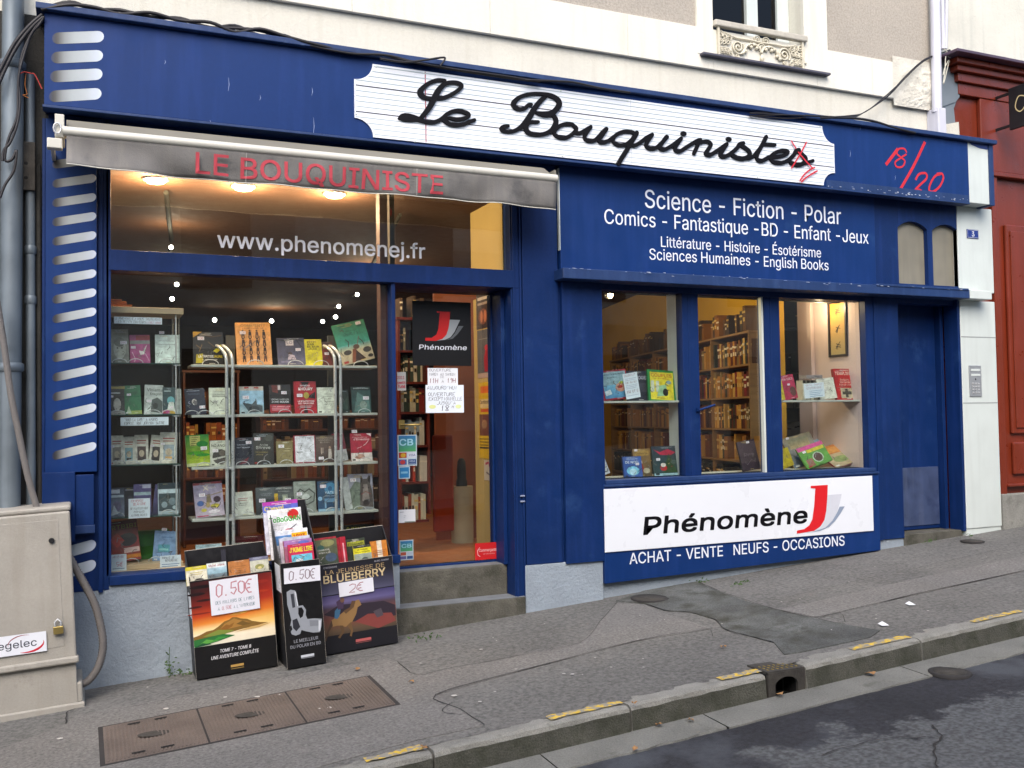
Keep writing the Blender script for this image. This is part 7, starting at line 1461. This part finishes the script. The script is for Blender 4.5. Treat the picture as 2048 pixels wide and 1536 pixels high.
# framed aeroplane picture on the pink wall
ya_, yb_ = .44, .24
P_ = lambda px, py, Y: at(px, py, Y)
def wallY(px, X): # Y on the plane x = X
    d = ray(px, 768); return CAM.y + d.y*(X/d.x)
Y0_, Y1_ = wallY(1660, XV1-.01), wallY(1697, XV1-.01)
zt_a, zb_a = at(1660, 605, Y0_).z, at(1664, 715, Y0_).z
T = thing('framed_picture', 'narrow dark framed print of three aeroplanes on the pink side wall', 'picture', (XV1-.01, (Y0_+Y1_)/2, zb_a))
b = MB(O=(XV1-.002, Y0_, zb_a), U=(0, -1, 0), V=(0, 0, 1), N=(-1, 0, 0)); W_ = Y0_-Y1_; Hh = zt_a-zb_a
fw = .022
b.fbox(0, fw, 0, Hh, 0, .02); b.fbox(W_-fw, W_, 0, Hh, 0, .02); b.fbox(fw, W_-fw, 0, fw, 0, .02); b.fbox(fw, W_-fw, Hh-fw, Hh, 0, .02); b.build('frame', mat('dark_frame', '#1e1418', .4), T, .002)
b = MB(O=(XV1-.006, Y0_, zb_a), U=(0, -1, 0), V=(0, 0, 1), N=(-1, 0, 0)); b.rect(fw, fw, W_-fw, Hh-fw, '#b0a070', '#c08a30')
for k_, f in enumerate((.82, .5, .2)):
    c_ = (W_/2, Hh*f)
    for q in (((-.035, -.03), (.03, .04)), ((-.03, .02), (.035, .0)), ((-.035, -.005), (.04, -.02)) if k_ != 1 else ((-.01, -.04), (.01, .03)), ((-.02, -.04), (-.005, .01))): b.stroke([(c_[0]+q[0][0], c_[1]+q[0][1]), (c_[0]+q[1][0], c_[1]+q[1][1])], .008, '#2a241c')
b.build('picture_print', PRINT, T)

# ---- the door's poster, notices and stickers
DYs = DY-.011
x0, x1, z0, z1 = R(824, 601, 943, 732, DYs)
T = thing('door_poster', 'square black poster with a red and grey logo on the door glass', 'poster', ((x0+x1)/2, DYs, z0))
b = MB(O=(0, DYs, 0)); b.box(x0, x1, DYs, DYs+.002, z0, z1, lin('#0a0a0c')); b.build('sheet', PRINT, T)
def C6_(pts): return [(760+x/5.12, 540+y/5.12) for x, y in pts]
logo(C6_, [([(705, 508), (820, 512), (795, 565), (762, 635), (720, 690), (660, 716), (580, 724), (640, 705), (680, 660), (700, 600)], '#9aa0a4'), ([(805, 572), (855, 575), (795, 655), (745, 703), (665, 721), (720, 700), (765, 650)], '#5c6064'),
           ([(580, 422), (718, 430), (712, 520), (700, 600), (680, 662), (640, 705), (570, 726), (464, 723), (465, 694), (530, 694), (578, 660), (598, 600), (612, 440), (582, 436)], '#c01c1c')], DYs-.0005, T, 2)
line_of_text('lettering', '', 'Phénomène', (838, 699), (933, 700), (838, 689.5), DYs-.0012, VINYL, T, bold=.012, shear=.12)
notice('notice', 'upper handwritten opening hours paper under the black door poster', (855, 736, 916, 770), DYs-.001, [('OUVERTURE', .42, .8, .15, '#4a4a60', .74), ('MARDI AU SAMEDI', .5, .56, .15, '#4a4a60', .86), ('DE', .48, .42, .11, '#4a4a60', .14), ('11H', .2, .12, .27, '#8a4858', .3), ('À', .5, .14, .16, '#4a4a60', .08), ('19H', .78, .14, .26, '#8a4858', .3)], '#e6eaf0')
notice('notice', 'lower handwritten paper about exceptional opening on the door glass', (851, 770, 928, 825), DYs-.003, [('AUJOURD\'HUI', .44, .84, .12, '#4a4858', .8), ('OUVERTURE', .42, .6, .13, '#4a4858', .72), ('EXCEPTIONNELLE', .52, .44, .12, '#4a4858', .88), ('JUSQU\'À', .54, .3, .11, '#4a4858', .5), ('18', .5, .06, .2, '#4a4858', .24), ('H', .71, .16, .1, '#4a4858', .06), ('e', .17, .22, .09, .07, '#dde39a'), ('e', .85, .22, .08, .07, '#dde8a8')], '#e4ecf6')
notice('sticker', 'tall card payment sticker on the left edge of the door glass', (795, 870, 834, 931), DYs-.001, [('r', .05, .46, .95, .97, '#4a9a58', '#2c6aa4'), ('t', 'CB', .45, .66, .2, '#9cc8d8', .7, .04), ('r', .05, .26, .46, .43, '#a83c2c'), ('e', .28, .34, .14, .07, '#c8a030'), ('r', .54, .26, .96, .43, '#c8ccd8'), ('t', 'VISA', .75, .31, .07, '#2c4a84', .34, .02), ('r', .05, .04, .46, .21, '#3a5a98'), ('e', .25, .12, .14, .07, '#b83c3c'), ('r', .54, .04, .96, .21, '#2c4a7c'), ('t', 'VISA', .75, .12, .05, '#c0c8d8', .3, .02), ('t', 'Electron', .75, .06, .03, '#c0c8d8', .34)], '#b8c8d0', 'sticker')
notice('sticker', 'small square blue sticker below the tall card payment sticker', (797, 933, 820, 957), DYs-.001, [('r', .08, .08, .92, .92, '#2c7ab0'), ('r', .2, .42, .8, .58, '#7cb4d0')], '#b8ccd8', 'sticker')
notice('sticker', 'white blank notice sticker low on the left edge of the door glass', (797, 1020, 831, 1044), DYs-.001, [('l', .08, .8, .3, .04, 1, .1, '#8a9098'), ('l', .3, .5, .45, .04, 3, .14, '#a8aeb4'), ('r', .35, .02, .98, .08, '#5a6a50')], '#dcdfe4', 'sticker')
notice('sticker', 'card payment sticker at the bottom left of the door glass', (799, 1081, 827, 1119), DYs-.001, [('r', .06, .44, .94, .95, '#4a9a58', '#2c6aa4'), ('t', 'CB', .5, .62, .18, '#9cc8d8', .7, .04), ('r', .06, .24, .47, .4, '#a8503c'), ('r', .53, .24, .95, .4, '#a8b4c4'), ('r', .06, .05, .47, .2, '#5a5a8c'), ('r', .53, .05, .95, .2, '#2c4a7c')], '#b8c8d0', 'sticker')
notice('sticker', 'round edged white and red 2011 sticker at the left of the door glass', (794, 744, 812, 781), DYs-.001, [('t', '2011', .42, .62, .16, '#a83c50', .8, .04), ('t', 'petit', .5, .36, .14, '#b02840', .9, .06), ('t', 'futé', .5, .14, .16, '#b02840', .8, .06)], '#b4b4b0', 'sticker')
notice('sticker', 'red traders association sticker at the bottom right of the door glass', (950, 1087, 996, 1117), DYs-.001, [('t', 'Commerçants', .55, .48, .17, '#dca8a8', .76, .02), ('t', "d'Anjou", .6, .3, .09, '#d09090', .5), ('s', [(.2, .75), (.1, .55), (.12, .3), (.22, .2)], .025, '#dcb0b0')], '#b81c20', 'sticker')
# posters on the cream return wall (plane x = X_A+.01)
XWp = X_A+.009
def wnotice(lab, px, rows, bg):
    Ya, Yb = wallY(px[0], XWp), wallY(px[2], XWp)
    za, zb_ = at(px[0], px[1], Ya).z, at(px[0], px[3], Ya).z
    W, H = Ya-Yb, za-zb_
    t_ = bpy.data.objects.new('poster', None)
    b = MB(O=(XWp-.001, Ya, zb_), U=(0, -1, 0), V=(0, 0, 1), N=(-1, 0, 0)); b.fbox(0, W, 0, H, -.001, 0.0002, lin(bg)); b.k = 1; prints(b, W, H, rows)
    o = b.build('poster', PRINT); rebase(o); tag(o, lab, 'poster')
wnotice('dark brown poster with small pictures, top of the cream wall inside the door', (955, 582, 982, 660), [('r', .1, .72, .9, .8, '#a89c94'), ('r', .1, .6, .9, .66, '#8c7c74'), ('e', .5, .3, .35, .2, '#6a3c2a'), ('e', .4, .3, .1, .15, '#a8684c'), ('e', .65, .3, .1, .15, '#a8684c'), ('e', .5, .92, .2, .06, '#7a2c2c')], '#33231f')
wnotice('grey poster with a red standing figure, cream wall inside the door', (956, 662, 982, 757), [('r', 0, 0, 1, .1, '#a8908c'), ('l', .1, .8, .8, .015, 1, .1, '#8c8c8c'), ('p', [(.55, .12), (.5, .4), (.65, .6), (.8, .6), (.9, .4), (.85, .12)], '#94202c'), ('e', .7, .62, .14, .06, '#b02c38')], '#55545a')
wnotice('tall yellow poster about a journey, cream wall inside the door', (957, 766, 985, 916), [('r', .15, .86, .75, .95, '#c86420'), ('r', .1, .66, .9, .78, '#c8b080'), ('t', 'Cambodge', .5, .72, .045, '#3c2c20', .85, .03), ('r', .15, .61, .9, .65, '#b8501c'), ('r', .05, .3, .9, .58, '#6a4030'), ('e', .4, .45, .2, .06, '#8c6a50'), ('l', .05, .25, .8, .012, 4, .04, '#6a5a20'), ('r', .05, .13, .9, .15, '#3c3018')], '#c4a018')
wnotice('narrow white leaflet below the yellow poster inside the door', (966, 920, 981, 960), [('s', [(.2, .8), (.6, .9), (.8, .6)], .12, '#a8384c'), ('s', [(.3, .4), (.7, .3)], .08, '#6a5a5c')], '#c4b8a8')

# ================================================================== DUMP BINS OUTSIDE
ab = math.atan(GA); BU = Vector((math.cos(ab), 0, math.sin(ab))); BV = Vector((-math.sin(ab), 0, math.cos(ab)))
def dumpbin(lab, bl, br, tl, Yf, dep, back_l, back_r, art, sidecol='#1a1a1e'):
    P = g(*bl); P = at(bl[0], bl[1], Yf); P.z = zp(P.x, Yf)+.012
    W = (at(br[0], br[1], Yf)-P).dot(BU); Hf = (at(tl[0], tl[1], Yf)-P).dot(BV)
    Hb = (at(back_l[0], back_l[1], Yf+dep)-P).dot(BV); Hb2 = (at(back_r[0], back_r[1], Yf+dep)-P).dot(BV); Hb = (Hb+Hb2)/2
    t = thing('cardboard_bin', lab, 'display bin', tuple(P), 'cardboard book bins on the pavement')
    O = P; F_ = dict(O=tuple(O), U=tuple(BU), V=tuple(BV), N=(0, -1, 0)); th = .006
    b = MB(**F_); b.fbox(0, W, 0, Hf, -th, 0); b.build('front_panel', CARD, t, .001)
    b = MB(**F_); b.fbox(0, W, 0, Hb, -dep, -dep+th); b.build('back_panel', CARD, t, .001)
    for u in (0, W-th):
        b = MB(**F_); b.hexa([b.P(u, 0, -th-.0005), b.P(u+th, 0, -th-.0005), b.P(u+th, 0, -dep+th), b.P(u, 0, -dep+th), b.P(u, Hf, -th-.0005), b.P(u+th, Hf, -th-.0005), b.P(u+th, Hb, -dep+th), b.P(u, Hb, -dep+th)]); b.build('side_panel', CARD, t, .001)
    b = MB(**F_); b.fbox(th, W-th, Hf*.6, Hf*.6+.005, -dep+th, -th); b.build('inner_tray', CARD, t)
    for u0, u1, v0, v1, n0, n1 in ((-.001, .003, 0, Hf, .0, .0012), (W-.003, W+.001, 0, Hf, 0, .0012), (0, W, Hf-.002, Hf+.001, -.003, .0012), (0, W, Hb-.001, Hb+.0015, -dep, -dep+th)):
        b = MB(**F_); b.fbox(u0, u1, v0, v1, n0, n1); b.build('worn_edge', mat('raw_card_edge', '#b0aaa0', .9), t)
    b = MB(**F_); b.k = 6; art(b, W, Hf, lambda x, y: ((at(x, y, Yf)-P).dot(BU), (at(x, y, Yf)-P).dot(BV))); b.build('front_print', PRINT, t)
    return t, P, W, Hf, Hb, F_
B1 = lambda x, y: (340+x/3.84, 980+y/3.84)
def art1(b, W, H, q):
    b.rect(0, 0, W, H, '#0c0c0e')
    rows = [(.985, '#2a1114', '#6a1a16'), (.86, '#2c1112', '#8a2016'), (.74, '#6e1e16', '#a8301c'), (.62, '#b8401c', '#d8762a'), (.545, '#dc8434', '#e8b45c'), (.48, '#f0d8a0', '#f0c878'), (.4, '#efe6d0', '#efe2c4'), (.325, '#dcd8c8', '#e8dcc0')]
    for (va, la, ra), (vb, lb, rb) in zip(rows, rows[1:]): b.flat([(0, vb*H), (W, vb*H), (W, va*H), (0, va*H)], [lb, rb, ra, la]); b.k -= 1
    b.k += 1
    S_ = lambda pts, c: b.flat([(u*W, v*H) for u, v in pts], c)
    rr = random.Random(9)
    for i in range(0): S_([(rr.uniform(0, .3)+x_, .66+rr.uniform(0, .28)+y_) for x_, y_ in [(0, 0)]*0] or [(u+.0, v) for u, v in [(lambda cx_, cy_, w_: [(cx_, cy_), (cx_+w_, cy_-.012), (cx_+w_*1.3, cy_+.02), (cx_+w_*.5, cy_+.035)])(rr.uniform(0, .55), .68+.03*i, rr.uniform(.1, .3))][0]], ['#1c0c0e', '#4a1614', '#c85a20'][i % 3])
    for (a_, c_, w_, h_, k_) in ((.05, .93, .3, .03, '#170a0c'), (.0, .86, .22, .025, '#1c0c0e'), (.1, .79, .2, .02, '#2c1010'), (0, .73, .16, .018, '#3a1412'), (.8, .9, .2, .03, '#8c241a'), (.78, .8, .22, .02, '#a8341c'), (0, .66, .3, .014, '#7a2416')): b.ell(W*(a_+w_*.3), H*c_, W*w_*.5, H*h_*.6, k_); b.k -= 1
    b.k += 1
    S_([(.0, .43), (.08, .445), (.16, .47), (.24, .475), (.3, .5), (.38, .545), (.44, .555), (.48, .575), (.53, .57), (.58, .55), (.66, .535), (.72, .505), (.82, .48), (.92, .465), (.75, .45), (.6, .44), (.3, .41), (0, .4)], '#80602c')
    S_([(.32, .47), (.38, .52), (.43, .535), (.5, .56), (.56, .535), (.64, .515), (.7, .49), (.55, .47), (.45, .465)], '#a5783a'); S_([(.3, .46), (.36, .49), (.4, .51), (.44, .5), (.5, .52), (.47, .48), (.4, .46)], '#8a5c26'); S_([(.52, .5), (.6, .525), (.66, .5), (.72, .485), (.6, .475)], '#6f5426')
    b.ell(W*.58, H*.615, W*.09, H*.018, '#d8a04a'); b.ell(W*.66, H*.63, W*.1, H*.014, '#e0b060'); b.ell(W*.52, H*.6, W*.07, H*.012, '#c8883c')
    S_([(.1, .42), (.3, .47), (.5, .44), (.35, .41)], '#7c8a3c')
    S_([(0, .33), (0, .4), (.15, .41), (.35, .42), (.5, .39), (.3, .355), (.1, .33)], '#2c6c34'); S_([(.05, .34), (.15, .39), (.3, .36)], '#5ca044'); S_([(.2, .355), (.3, .4), (.42, .385)], '#3c8a3c'); S_([(0, .325), (.1, .36), (.22, .335)], '#1c5030')
    S_([(.5, .42), (.7, .45), (.95, .46), (.8, .43)], '#c8a468')
    b.text('À HAUTS RISQUES', W*.51, H*.66, H*.028, '#3a2018', width=W*.42, align='c', bold=.02, shear=.15)
    b.text('TOME 7 - TOME 8', W*.49, H*.235, H*.032, '#d4d4d8', width=W*.38, align='c', bold=.02, shear=.15)
    b.text('UNE AVENTURE COMPLÈTE', W*.48, H*.175, H*.034, '#d4d4d8', width=W*.58, align='c', bold=.02, shear=.15)
    b.rect(W*.42, H*.065, W*.58, H*.09, '#b08c4c'); b.rect(W*.42, H*.045, W*.58, H*.052, '#8c7440')
t1, P1_, W1, H1, Hb1, F1 = dumpbin('wide cardboard bin printed with a volcano landscape, left of the three bins', (393, 1362), (556, 1337), (381, 1163), -.29, .25, (365, 1102), (525, 1083), art1)
def card(t, F, q, Yf, P, pix, rows, roll=.0, name='price_card', bg='#dcdde6', n=.004):
    to = lambda x, y: ((at(x, y, Yf)-P).dot(BU), (at(x, y, Yf)-P).dot(BV))
    pts = [to(*p) for p in pix]; U2 = Vector((pts[1][0]-pts[0][0], pts[1][1]-pts[0][1])); W = U2.length; H = Vector((pts[3][0]-pts[0][0], pts[3][1]-pts[0][1])).length; a_ = math.atan2(U2.y, U2.x)
    U3 = BU*math.cos(a_)+BV*math.sin(a_); V3 = -BU*math.sin(a_)+BV*math.cos(a_); O = P+BU*pts[0][0]+BV*pts[0][1]+Vector((0, -n, 0))
    b = MB(O=tuple(O), U=tuple(U3), V=tuple(V3), N=(0, -1, 0)); b.fbox(0, W, 0, H, -.001, 0, lin(bg)); b.k = 1
    for s, u, v, h, c, w_ in rows: b.hand(s, u*W, v*H, h*H, c, width=w_*W if w_ else None, align='c')
    return b.build(name, PRINT, t)
# corners: bottom-left, bottom-right, top-right, top-left
card(t1, F1, None, -.292, P1_, [B1(318, 965), B1(690, 905), B1(680, 655), B1(298, 700)], [('0,50€', .5, .52, .36, '#b8808a', .76), ('DES MILLIERS DE LIVRES', .5, .3, .09, '#5a7a86', .8), ('À', .16, .12, .09, '#5a7a86', .05), ('0,50€', .32, .12, .1, '#b86a78', .2), ('À L\'INTERIEUR', .68, .12, .09, '#5a7a86', .44)], n=.012)
def art2(b, W, H, q):
    b.rect(0, 0, W, H, '#0b0b0e')
    S_ = lambda pts, c: b.flat([q(*B1(*p)) for p in pts], c)
    S_([(895, 785), (925, 765), (960, 772), (972, 800), (975, 850), (985, 890), (1020, 885), (1045, 920), (1042, 960), (1055, 990), (1110, 985), (1166, 988), (1162, 1050), (1150, 1090), (1100, 1095), (1045, 1085), (1010, 1075), (1000, 1105), (965, 1118), (935, 1108), (918, 1070), (932, 1000), (915, 930), (900, 880)], '#8f949c')
    S_([(925, 800), (950, 795), (962, 900), (940, 905)], '#3a3c44'); S_([(985, 905), (1012, 900), (1028, 930), (1020, 970), (1000, 985), (985, 950)], '#0c0c10'); S_([(940, 1000), (975, 985), (1000, 1050), (970, 1085), (945, 1060)], '#2a2c34'); S_([(915, 1050), (932, 1040), (940, 1070), (925, 1090)], '#0c0c10')
    S_([(1070, 1000), (1150, 1000), (1148, 1040), (1075, 1045)], '#7c8088'); S_([(1140, 1000), (1160, 1000), (1155, 1080), (1140, 1084)], '#c0c4cc'); S_([(965, 780), (985, 888), (978, 892), (955, 782)], '#c4c8d0')
    b.text('LE MEILLEUR', W*.52, H*.235, H*.03, '#8a8c94', width=W*.62, align='c', bold=.02); b.text('DU POLAR EN BD', W*.5, H*.185, H*.03, '#8a8c94', width=W*.78, align='c', bold=.02)
    b.rect(W*.36, H*.085, W*.7, H*.108, '#c0c4cc'); b.rect(W*.36, H*.075, W*.7, H*.08, '#8a8c94')
t2, P2_, W2, H2, Hb2, F2 = dumpbin('narrow black cardboard bin printed with a grey pistol, middle of the three bins', (575, 1343), (653, 1328), (561, 1128), -.43, .34, (530, 1010), (606, 995), art2)
card(t2, F2, None, -.432, P2_, [B1(875, 722), B1(1153, 692), B1(1150, 575), B1(870, 603)], [('0,50€', .5, .2, .6, '#8a7c84', .74)], n=.012)
def art3(b, W, H, q):
    b.rect(0, 0, W, H, '#15151c')
    rows = [(1, '#1c1c24', '#16161c'), (.86, '#22222e', '#1c1c24'), (.72, '#44445a', '#3c3c50'), (.655, '#54546c', '#4a4a62')]
    for (va, la, ra), (vb, lb, rb) in zip(rows, rows[1:]): b.flat([(0, vb*H), (W, vb*H), (W, va*H), (0, va*H)], [lb, rb, ra, la]); b.k -= 1
    rows = [(.645, '#4c4670', '#3a3660'), (.56, '#6c628c', '#5a5480'), (.5, '#4a3c4a', '#4a3a44'), (.38, '#6a4038', '#7c4438'), (.25, '#5c4a38', '#5a4838'), (.2, '#4a3c30', '#453a30')]
    b.k += 2
    for (va, la, ra), (vb, lb, rb) in zip(rows, rows[1:]): b.flat([(0, vb*H), (W, vb*H), (W, va*H), (0, va*H)], [lb, rb, ra, la]); b.k -= 1
    b.k += 2
    S_ = lambda pts, c: b.flat([q(*B1(*p)) for p in pts], c)
    S_([(1180, 960), (1300, 880), (1450, 870), (1560, 860), (1640, 850), (1730, 880), (1735, 960), (1600, 1000), (1400, 1010)], '#2e2630'); S_([(1420, 1010), (1520, 950), (1700, 940), (1735, 1000), (1600, 1060)], '#7c3c38'); S_([(1560, 930), (1620, 905), (1640, 960), (1590, 980)], '#4c444c')
    # galloping horse with a generic rider
    S_([(1300, 960), (1340, 930), (1400, 900), (1420, 850), (1450, 840), (1470, 880), (1440, 900), (1430, 950), (1400, 1010), (1350, 1050), (1290, 1040), (1250, 1050), (1240, 1000)], '#8c6c44')
    S_([(1250, 1040), (1220, 1090), (1200, 1160), (1185, 1165), (1210, 1080), (1240, 1000)], '#4a382c'); S_([(1360, 1040), (1390, 1080), (1380, 1120), (1395, 1125), (1405, 1075), (1390, 1010)], '#6a5034'); S_([(1300, 1040), (1320, 1090), (1290, 1130), (1305, 1140), (1340, 1085), (1330, 1040)], '#5a442e')
    S_([(1395, 850), (1380, 900), (1330, 930), (1350, 950), (1410, 900), (1425, 850)], '#5c4430')
    S_([(1265, 930), (1290, 900), (1310, 920), (1300, 970), (1285, 990), (1262, 985)], '#3c6484'); S_([(1275, 860), (1300, 840), (1335, 860), (1330, 910), (1290, 920)], '#44344c'); b.ell(*q(*B1(1322, 845)), .016, .018, '#6c5040')
    b.text('LA JEUNESSE DE', W*.48, H*.885, H*.048, '#a8906a', width=W*.8, align='c'); b.text('BLUEBERRY', W*.47, H*.79, H*.085, '#c8b48c', width=W*.84, align='c', bold=.03)
    b.text('BLANC-DUMONT', W*.85, H*.955, H*.018, '#9a9aa4', width=W*.2, align='c', bold=.02); b.text('CORTEGGIANI', W*.15, H*.955, H*.018, '#9a9aa4', width=W*.18, align='c', bold=.02)
    b.rect(W*.42, H*.085, W*.63, H*.115, '#b05a5a'); b.rect(W*.42, H*.07, W*.63, H*.076, '#8a5050')
t3, P3_, W3, H3, Hb3, F3 = dumpbin('wide cardboard bin printed with a night rider on horseback, right of the three bins', (650, 1313), (797, 1290), (641, 1131), -.25, .2, (627, 1068), (758, 1051), art3)
card(t3, F3, None, -.252, P3_, [B1(1300, 822), B1(1565, 775), B1(1558, 668), B1(1287, 715)], [('2€', .5, .2, .6, '#a87c84', .46)], n=.012)
b = MB(**F1); b.fbox(W1*.44, W1*.5, H1*.9, Hb1*.98, -.2, -.195); b.build('divider', mat('clear_divider', '#3a3a42', .2), t1)
b = MB(**F1); b.fbox(-.003, -.001, H1*.62, H1*.86, -.14, -.01); b.build('side_card', WSIGN, t1)
b = MB(**F2); b.fbox(-.003, -.001, H2*.72, H2*.98, -.2, -.02); b.build('side_card', WSIGN, t2)
# books and magazines in the bins
def binbook(lab, pix, Yf, items, spine, nb, thick=.012, cat='book', roll=None, lean=.2, price=None):
    """pix: x0,y0(top),x1,y1(bottom) in the crop B1; nb: distance behind the bin front"""
    x0, y0 = B1(pix[0], pix[1]); x1, y1 = B1(pix[2], pix[3]); return book(lab, (x0, y0, x1, y1), Yf+nb, items, spine, lean=lean, roll=(-ab if roll is None else roll), thick=thick, cat=cat, price=price)
binbook('white and yellow paperback with a dark round object, far left in the left bin', (130, 600, 293, 740), -.29, [('r', 0, 0, 1, 1, '#c8c4b0'), ('r', 0, .8, 1, 1, '#b8ac30'), ('l', .2, .65, .8, .03, 2, .1, '#a89840'), ('e', .6, .2, .25, .14, '#2a2624')], '#b0a83c', .03)
binbook('paperback with red name and a seaside photo, second in the left bin', (293, 570, 445, 720), -.29, [('r', 0, 0, 1, .45, '#3a342e', '#6a7c84'), ('r', 0, .45, 1, .75, '#7c9ca8', '#a0bcc8'), ('r', 0, .75, 1, 1, '#c8d0d0'), ('t', 'Michel Jalone', .5, .82, .1, '#983038', .8, .02)], '#8a1c20', .035)
binbook('plain orange brown paperback in the left bin', (460, 555, 622, 710), -.29, [('r', 0, 0, 1, 1, '#a86c38'), ('l', .3, .7, .8, .02, 4, .1, '#7c5028')], '#8a5828', .035)
binbook('white book with a green ornament and red spine, right in the left bin', (625, 525, 770, 690), -.29, [('r', 0, 0, 1, 1, '#b8b8a8'), ('e', .5, .55, .25, .12, '#8a8a50'), ('e', .5, .5, .12, .06, '#c8bc80'), ('l', .2, .3, .8, .02, 1, .1, '#5a5a50'), ('r', 0, .85, 1, 1, '#6a6c84')], '#94202c', .04)
for i, (pix, nb, items, sp, lab) in enumerate((
    ((745, 100, 1015, 500), .27, [('r', 0, 0, 1, 1, '#c8c8d4'), ('r', 0, .93, 1, 1, '#a8389c'), ('r', 0, .8, 1, .93, '#4a6ab8', '#5c58b0'), ('t', 'Cheval', .32, .83, .08, '#d0c030', .55, .03)], '#8a84a0', 'horse magazine with a magenta strip, rearmost in the middle bin'),
    ((780, 160, 1040, 540), .23, [('r', 0, 0, 1, 1, '#dcdce0'), ('e', .75, .88, .17, .1, '#b82424'), ('t', 'ToBoGGAN', .5, .74, .1, '#3c9a3c', .92, .05), ('l', .1, .7, .6, .008, 2, .03, '#9a9a9c'), ('e', .6, .48, .2, .12, '#b87c84'), ('e', .62, .5, .1, .08, '#a83448'), ('p', [(.3, .4), (.5, .5), (.8, .45), (.95, .38), (.6, .3)], '#c8c4c0'), ('p', [(.3, .32), (.5, .4), (.55, .3)], '#b83a34'), ('p', [(.7, .32), (.85, .4), (.92, .3)], '#b83a34'), ('l', .02, .6, .25, .008, 5, .035, '#a8a8ac')], '#c0c0c8', 'white magazine with green bubble title and red ball, in the middle bin'),
    ((830, 320, 1080, 600), .17, [('r', 0, 0, 1, 1, '#dcdfe8'), ('r', 0, .6, .5, .86, '#5a88c0'), ('e', .3, .74, .16, .07, '#c8d0d8'), ('r', .5, .7, .98, .9, '#d8a818'), ('t', '1993', .73, .75, .1, '#b82c18', .36, .05), ('e', .4, .4, .3, .12, '#9cb4c8')], '#a8b8c8', 'pale magazine with 1993 on a yellow patch, in the middle bin'),
    ((860, 375, 1095, 620), .13, [('r', 0, 0, 1, 1, '#c0b8c4'), ('r', .1, .75, .9, .95, '#b87898'), ('e', .5, .85, .2, .08, '#8a6a88'), ('r', 0, .9, 1, 1, '#b4b8c8')], '#a8a8b8', 'violet headed magazine behind the red one in the middle bin'),
    ((895, 395, 1110, 640), .1, [('r', 0, 0, 1, 1, '#9a5c74'), ('r', 0, .82, 1, 1, '#9a70a8'), ('e', .7, .9, .2, .05, '#5a6ab8')], '#8a3030', 'mauve magazine edge just behind the red one in the middle bin'),
    ((925, 425, 1118, 640), .06, [('r', 0, 0, 1, 1, '#b82c50'), ('r', .1, 0, .92, .62, '#4c94a8', '#68b8d0'), ('t', "J'AIME LIRE", .5, .72, .16, '#d8c838', .9, .05), ('p', [(.1, .3), (.5, .4), (.92, .28), (.92, 0), (.1, 0)], '#5aa8a8'), ('e', .4, .42, .15, .06, '#c8d4d8')], '#a82038', 'red and turquoise reading magazine with yellow title, front of the middle bin'))):
    binbook(lab, pix, -.43, items, sp, nb, thick=.015, cat='magazine', lean=.12)
binbook('painted dark cover book with a red heading, left in the right bin', (1120, 380, 1300, 600), -.25, [('g', '#2c3830', '#5a5c40'), ('r', 0, .93, 1, 1, '#942430'), ('e', .6, .8, .3, .12, '#7c7c50'), ('e', .3, .65, .15, .1, '#2c5048'), ('t', 'HERMANN HESSE', .4, .55, .05, '#b0b0a8', .5, .02), ('t', 'ROSSHALDE', .45, .45, .05, '#b8b8b0', .5, .02), ('e', .7, .3, .25, .15, '#3c4c60')], '#3c2820', .05)
binbook('thick red paperback seen spine on, right bin', (1300, 372, 1335, 600), -.25, [('r', 0, 0, 1, 1, '#8a1424')], '#7c1420', .06, thick=.05)
binbook('second thick red paperback with white lettering on its spine, right bin', (1330, 365, 1372, 600), -.25, [('r', 0, 0, 1, 1, '#941428'), ('s', [(.5, .15), (.5, .8)], .25, '#c89098')], '#881420', .05, thick=.05)
binbook('dark green book with yellow lettering at the back of the right bin', (1375, 385, 1520, 600), -.25, [('r', 0, 0, 1, 1, '#2c3428'), ('r', .05, .75, .95, .9, '#8a8c28'), ('t', 'Elisabeth', .5, .77, .08, '#1c2418', .8, .02)], '#2a3228', .1)
binbook('paperback with a bright yellow band and a photo, right bin', (1425, 435, 1560, 600), -.25, [('r', 0, 0, 1, 1, '#8a9488'), ('r', 0, .88, 1, 1, '#33342c'), ('r', 0, .62, 1, .88, '#c8c020'), ('t', 'Un homme', .5, .77, .07, '#2c2c10', .6, .02), ('t', 'nommé Marguerite', .5, .67, .06, '#2c2c10', .85, .02), ('e', .6, .3, .2, .15, '#44504c')], '#c0b828', .05)
binbook('orange book with a white vertical label, right end of the right bin', (1560, 400, 1685, 590), -.25, [('r', 0, 0, 1, 1, '#b06c24'), ('r', .38, .2, .68, 1, '#c8bca8'), ('l', .1, .6, .9, .02, 3, .08, '#8a4a20')], '#a06020', .05)

# ================================================================== ACROSS THE STREET (seen in the glass)
OB = thing('opposite_building', 'pale stone building across the street, seen only as a reflection in the glass', 'building', (5, -10.5, 0))
STB = mat('opposite_stone', '#b0a896', .9, var=.3, vs_=1.2)
MB().box(-16, 34, -11.2, -10.5, -1.5, 6.6).build('facade', STB, OB)
rr = random.Random(2)
for r_ in range(8):
    for c_ in range(24):
        x0 = -16+c_*2.08+(r_ % 2)*.9; z0 = r_*.72+.1
        if rr.random() < .55: MB().box(x0, x0+2.04, -10.5, -10.485, z0, z0+.69).build('stone_block', mat('stone_block_'+str(rr.randint(0, 1)), ['#c8c0ac', '#948d7e'][r_ % 2], .9), OB)
for i in range(12):
    for z0 in (1.2, 4.2):
        x0 = -14+i*3.9; MB().box(x0, x0+1.2, -10.48, -10.46, z0, z0+1.9).build('window', mat('opposite_window', '#20242a', .2), OB)
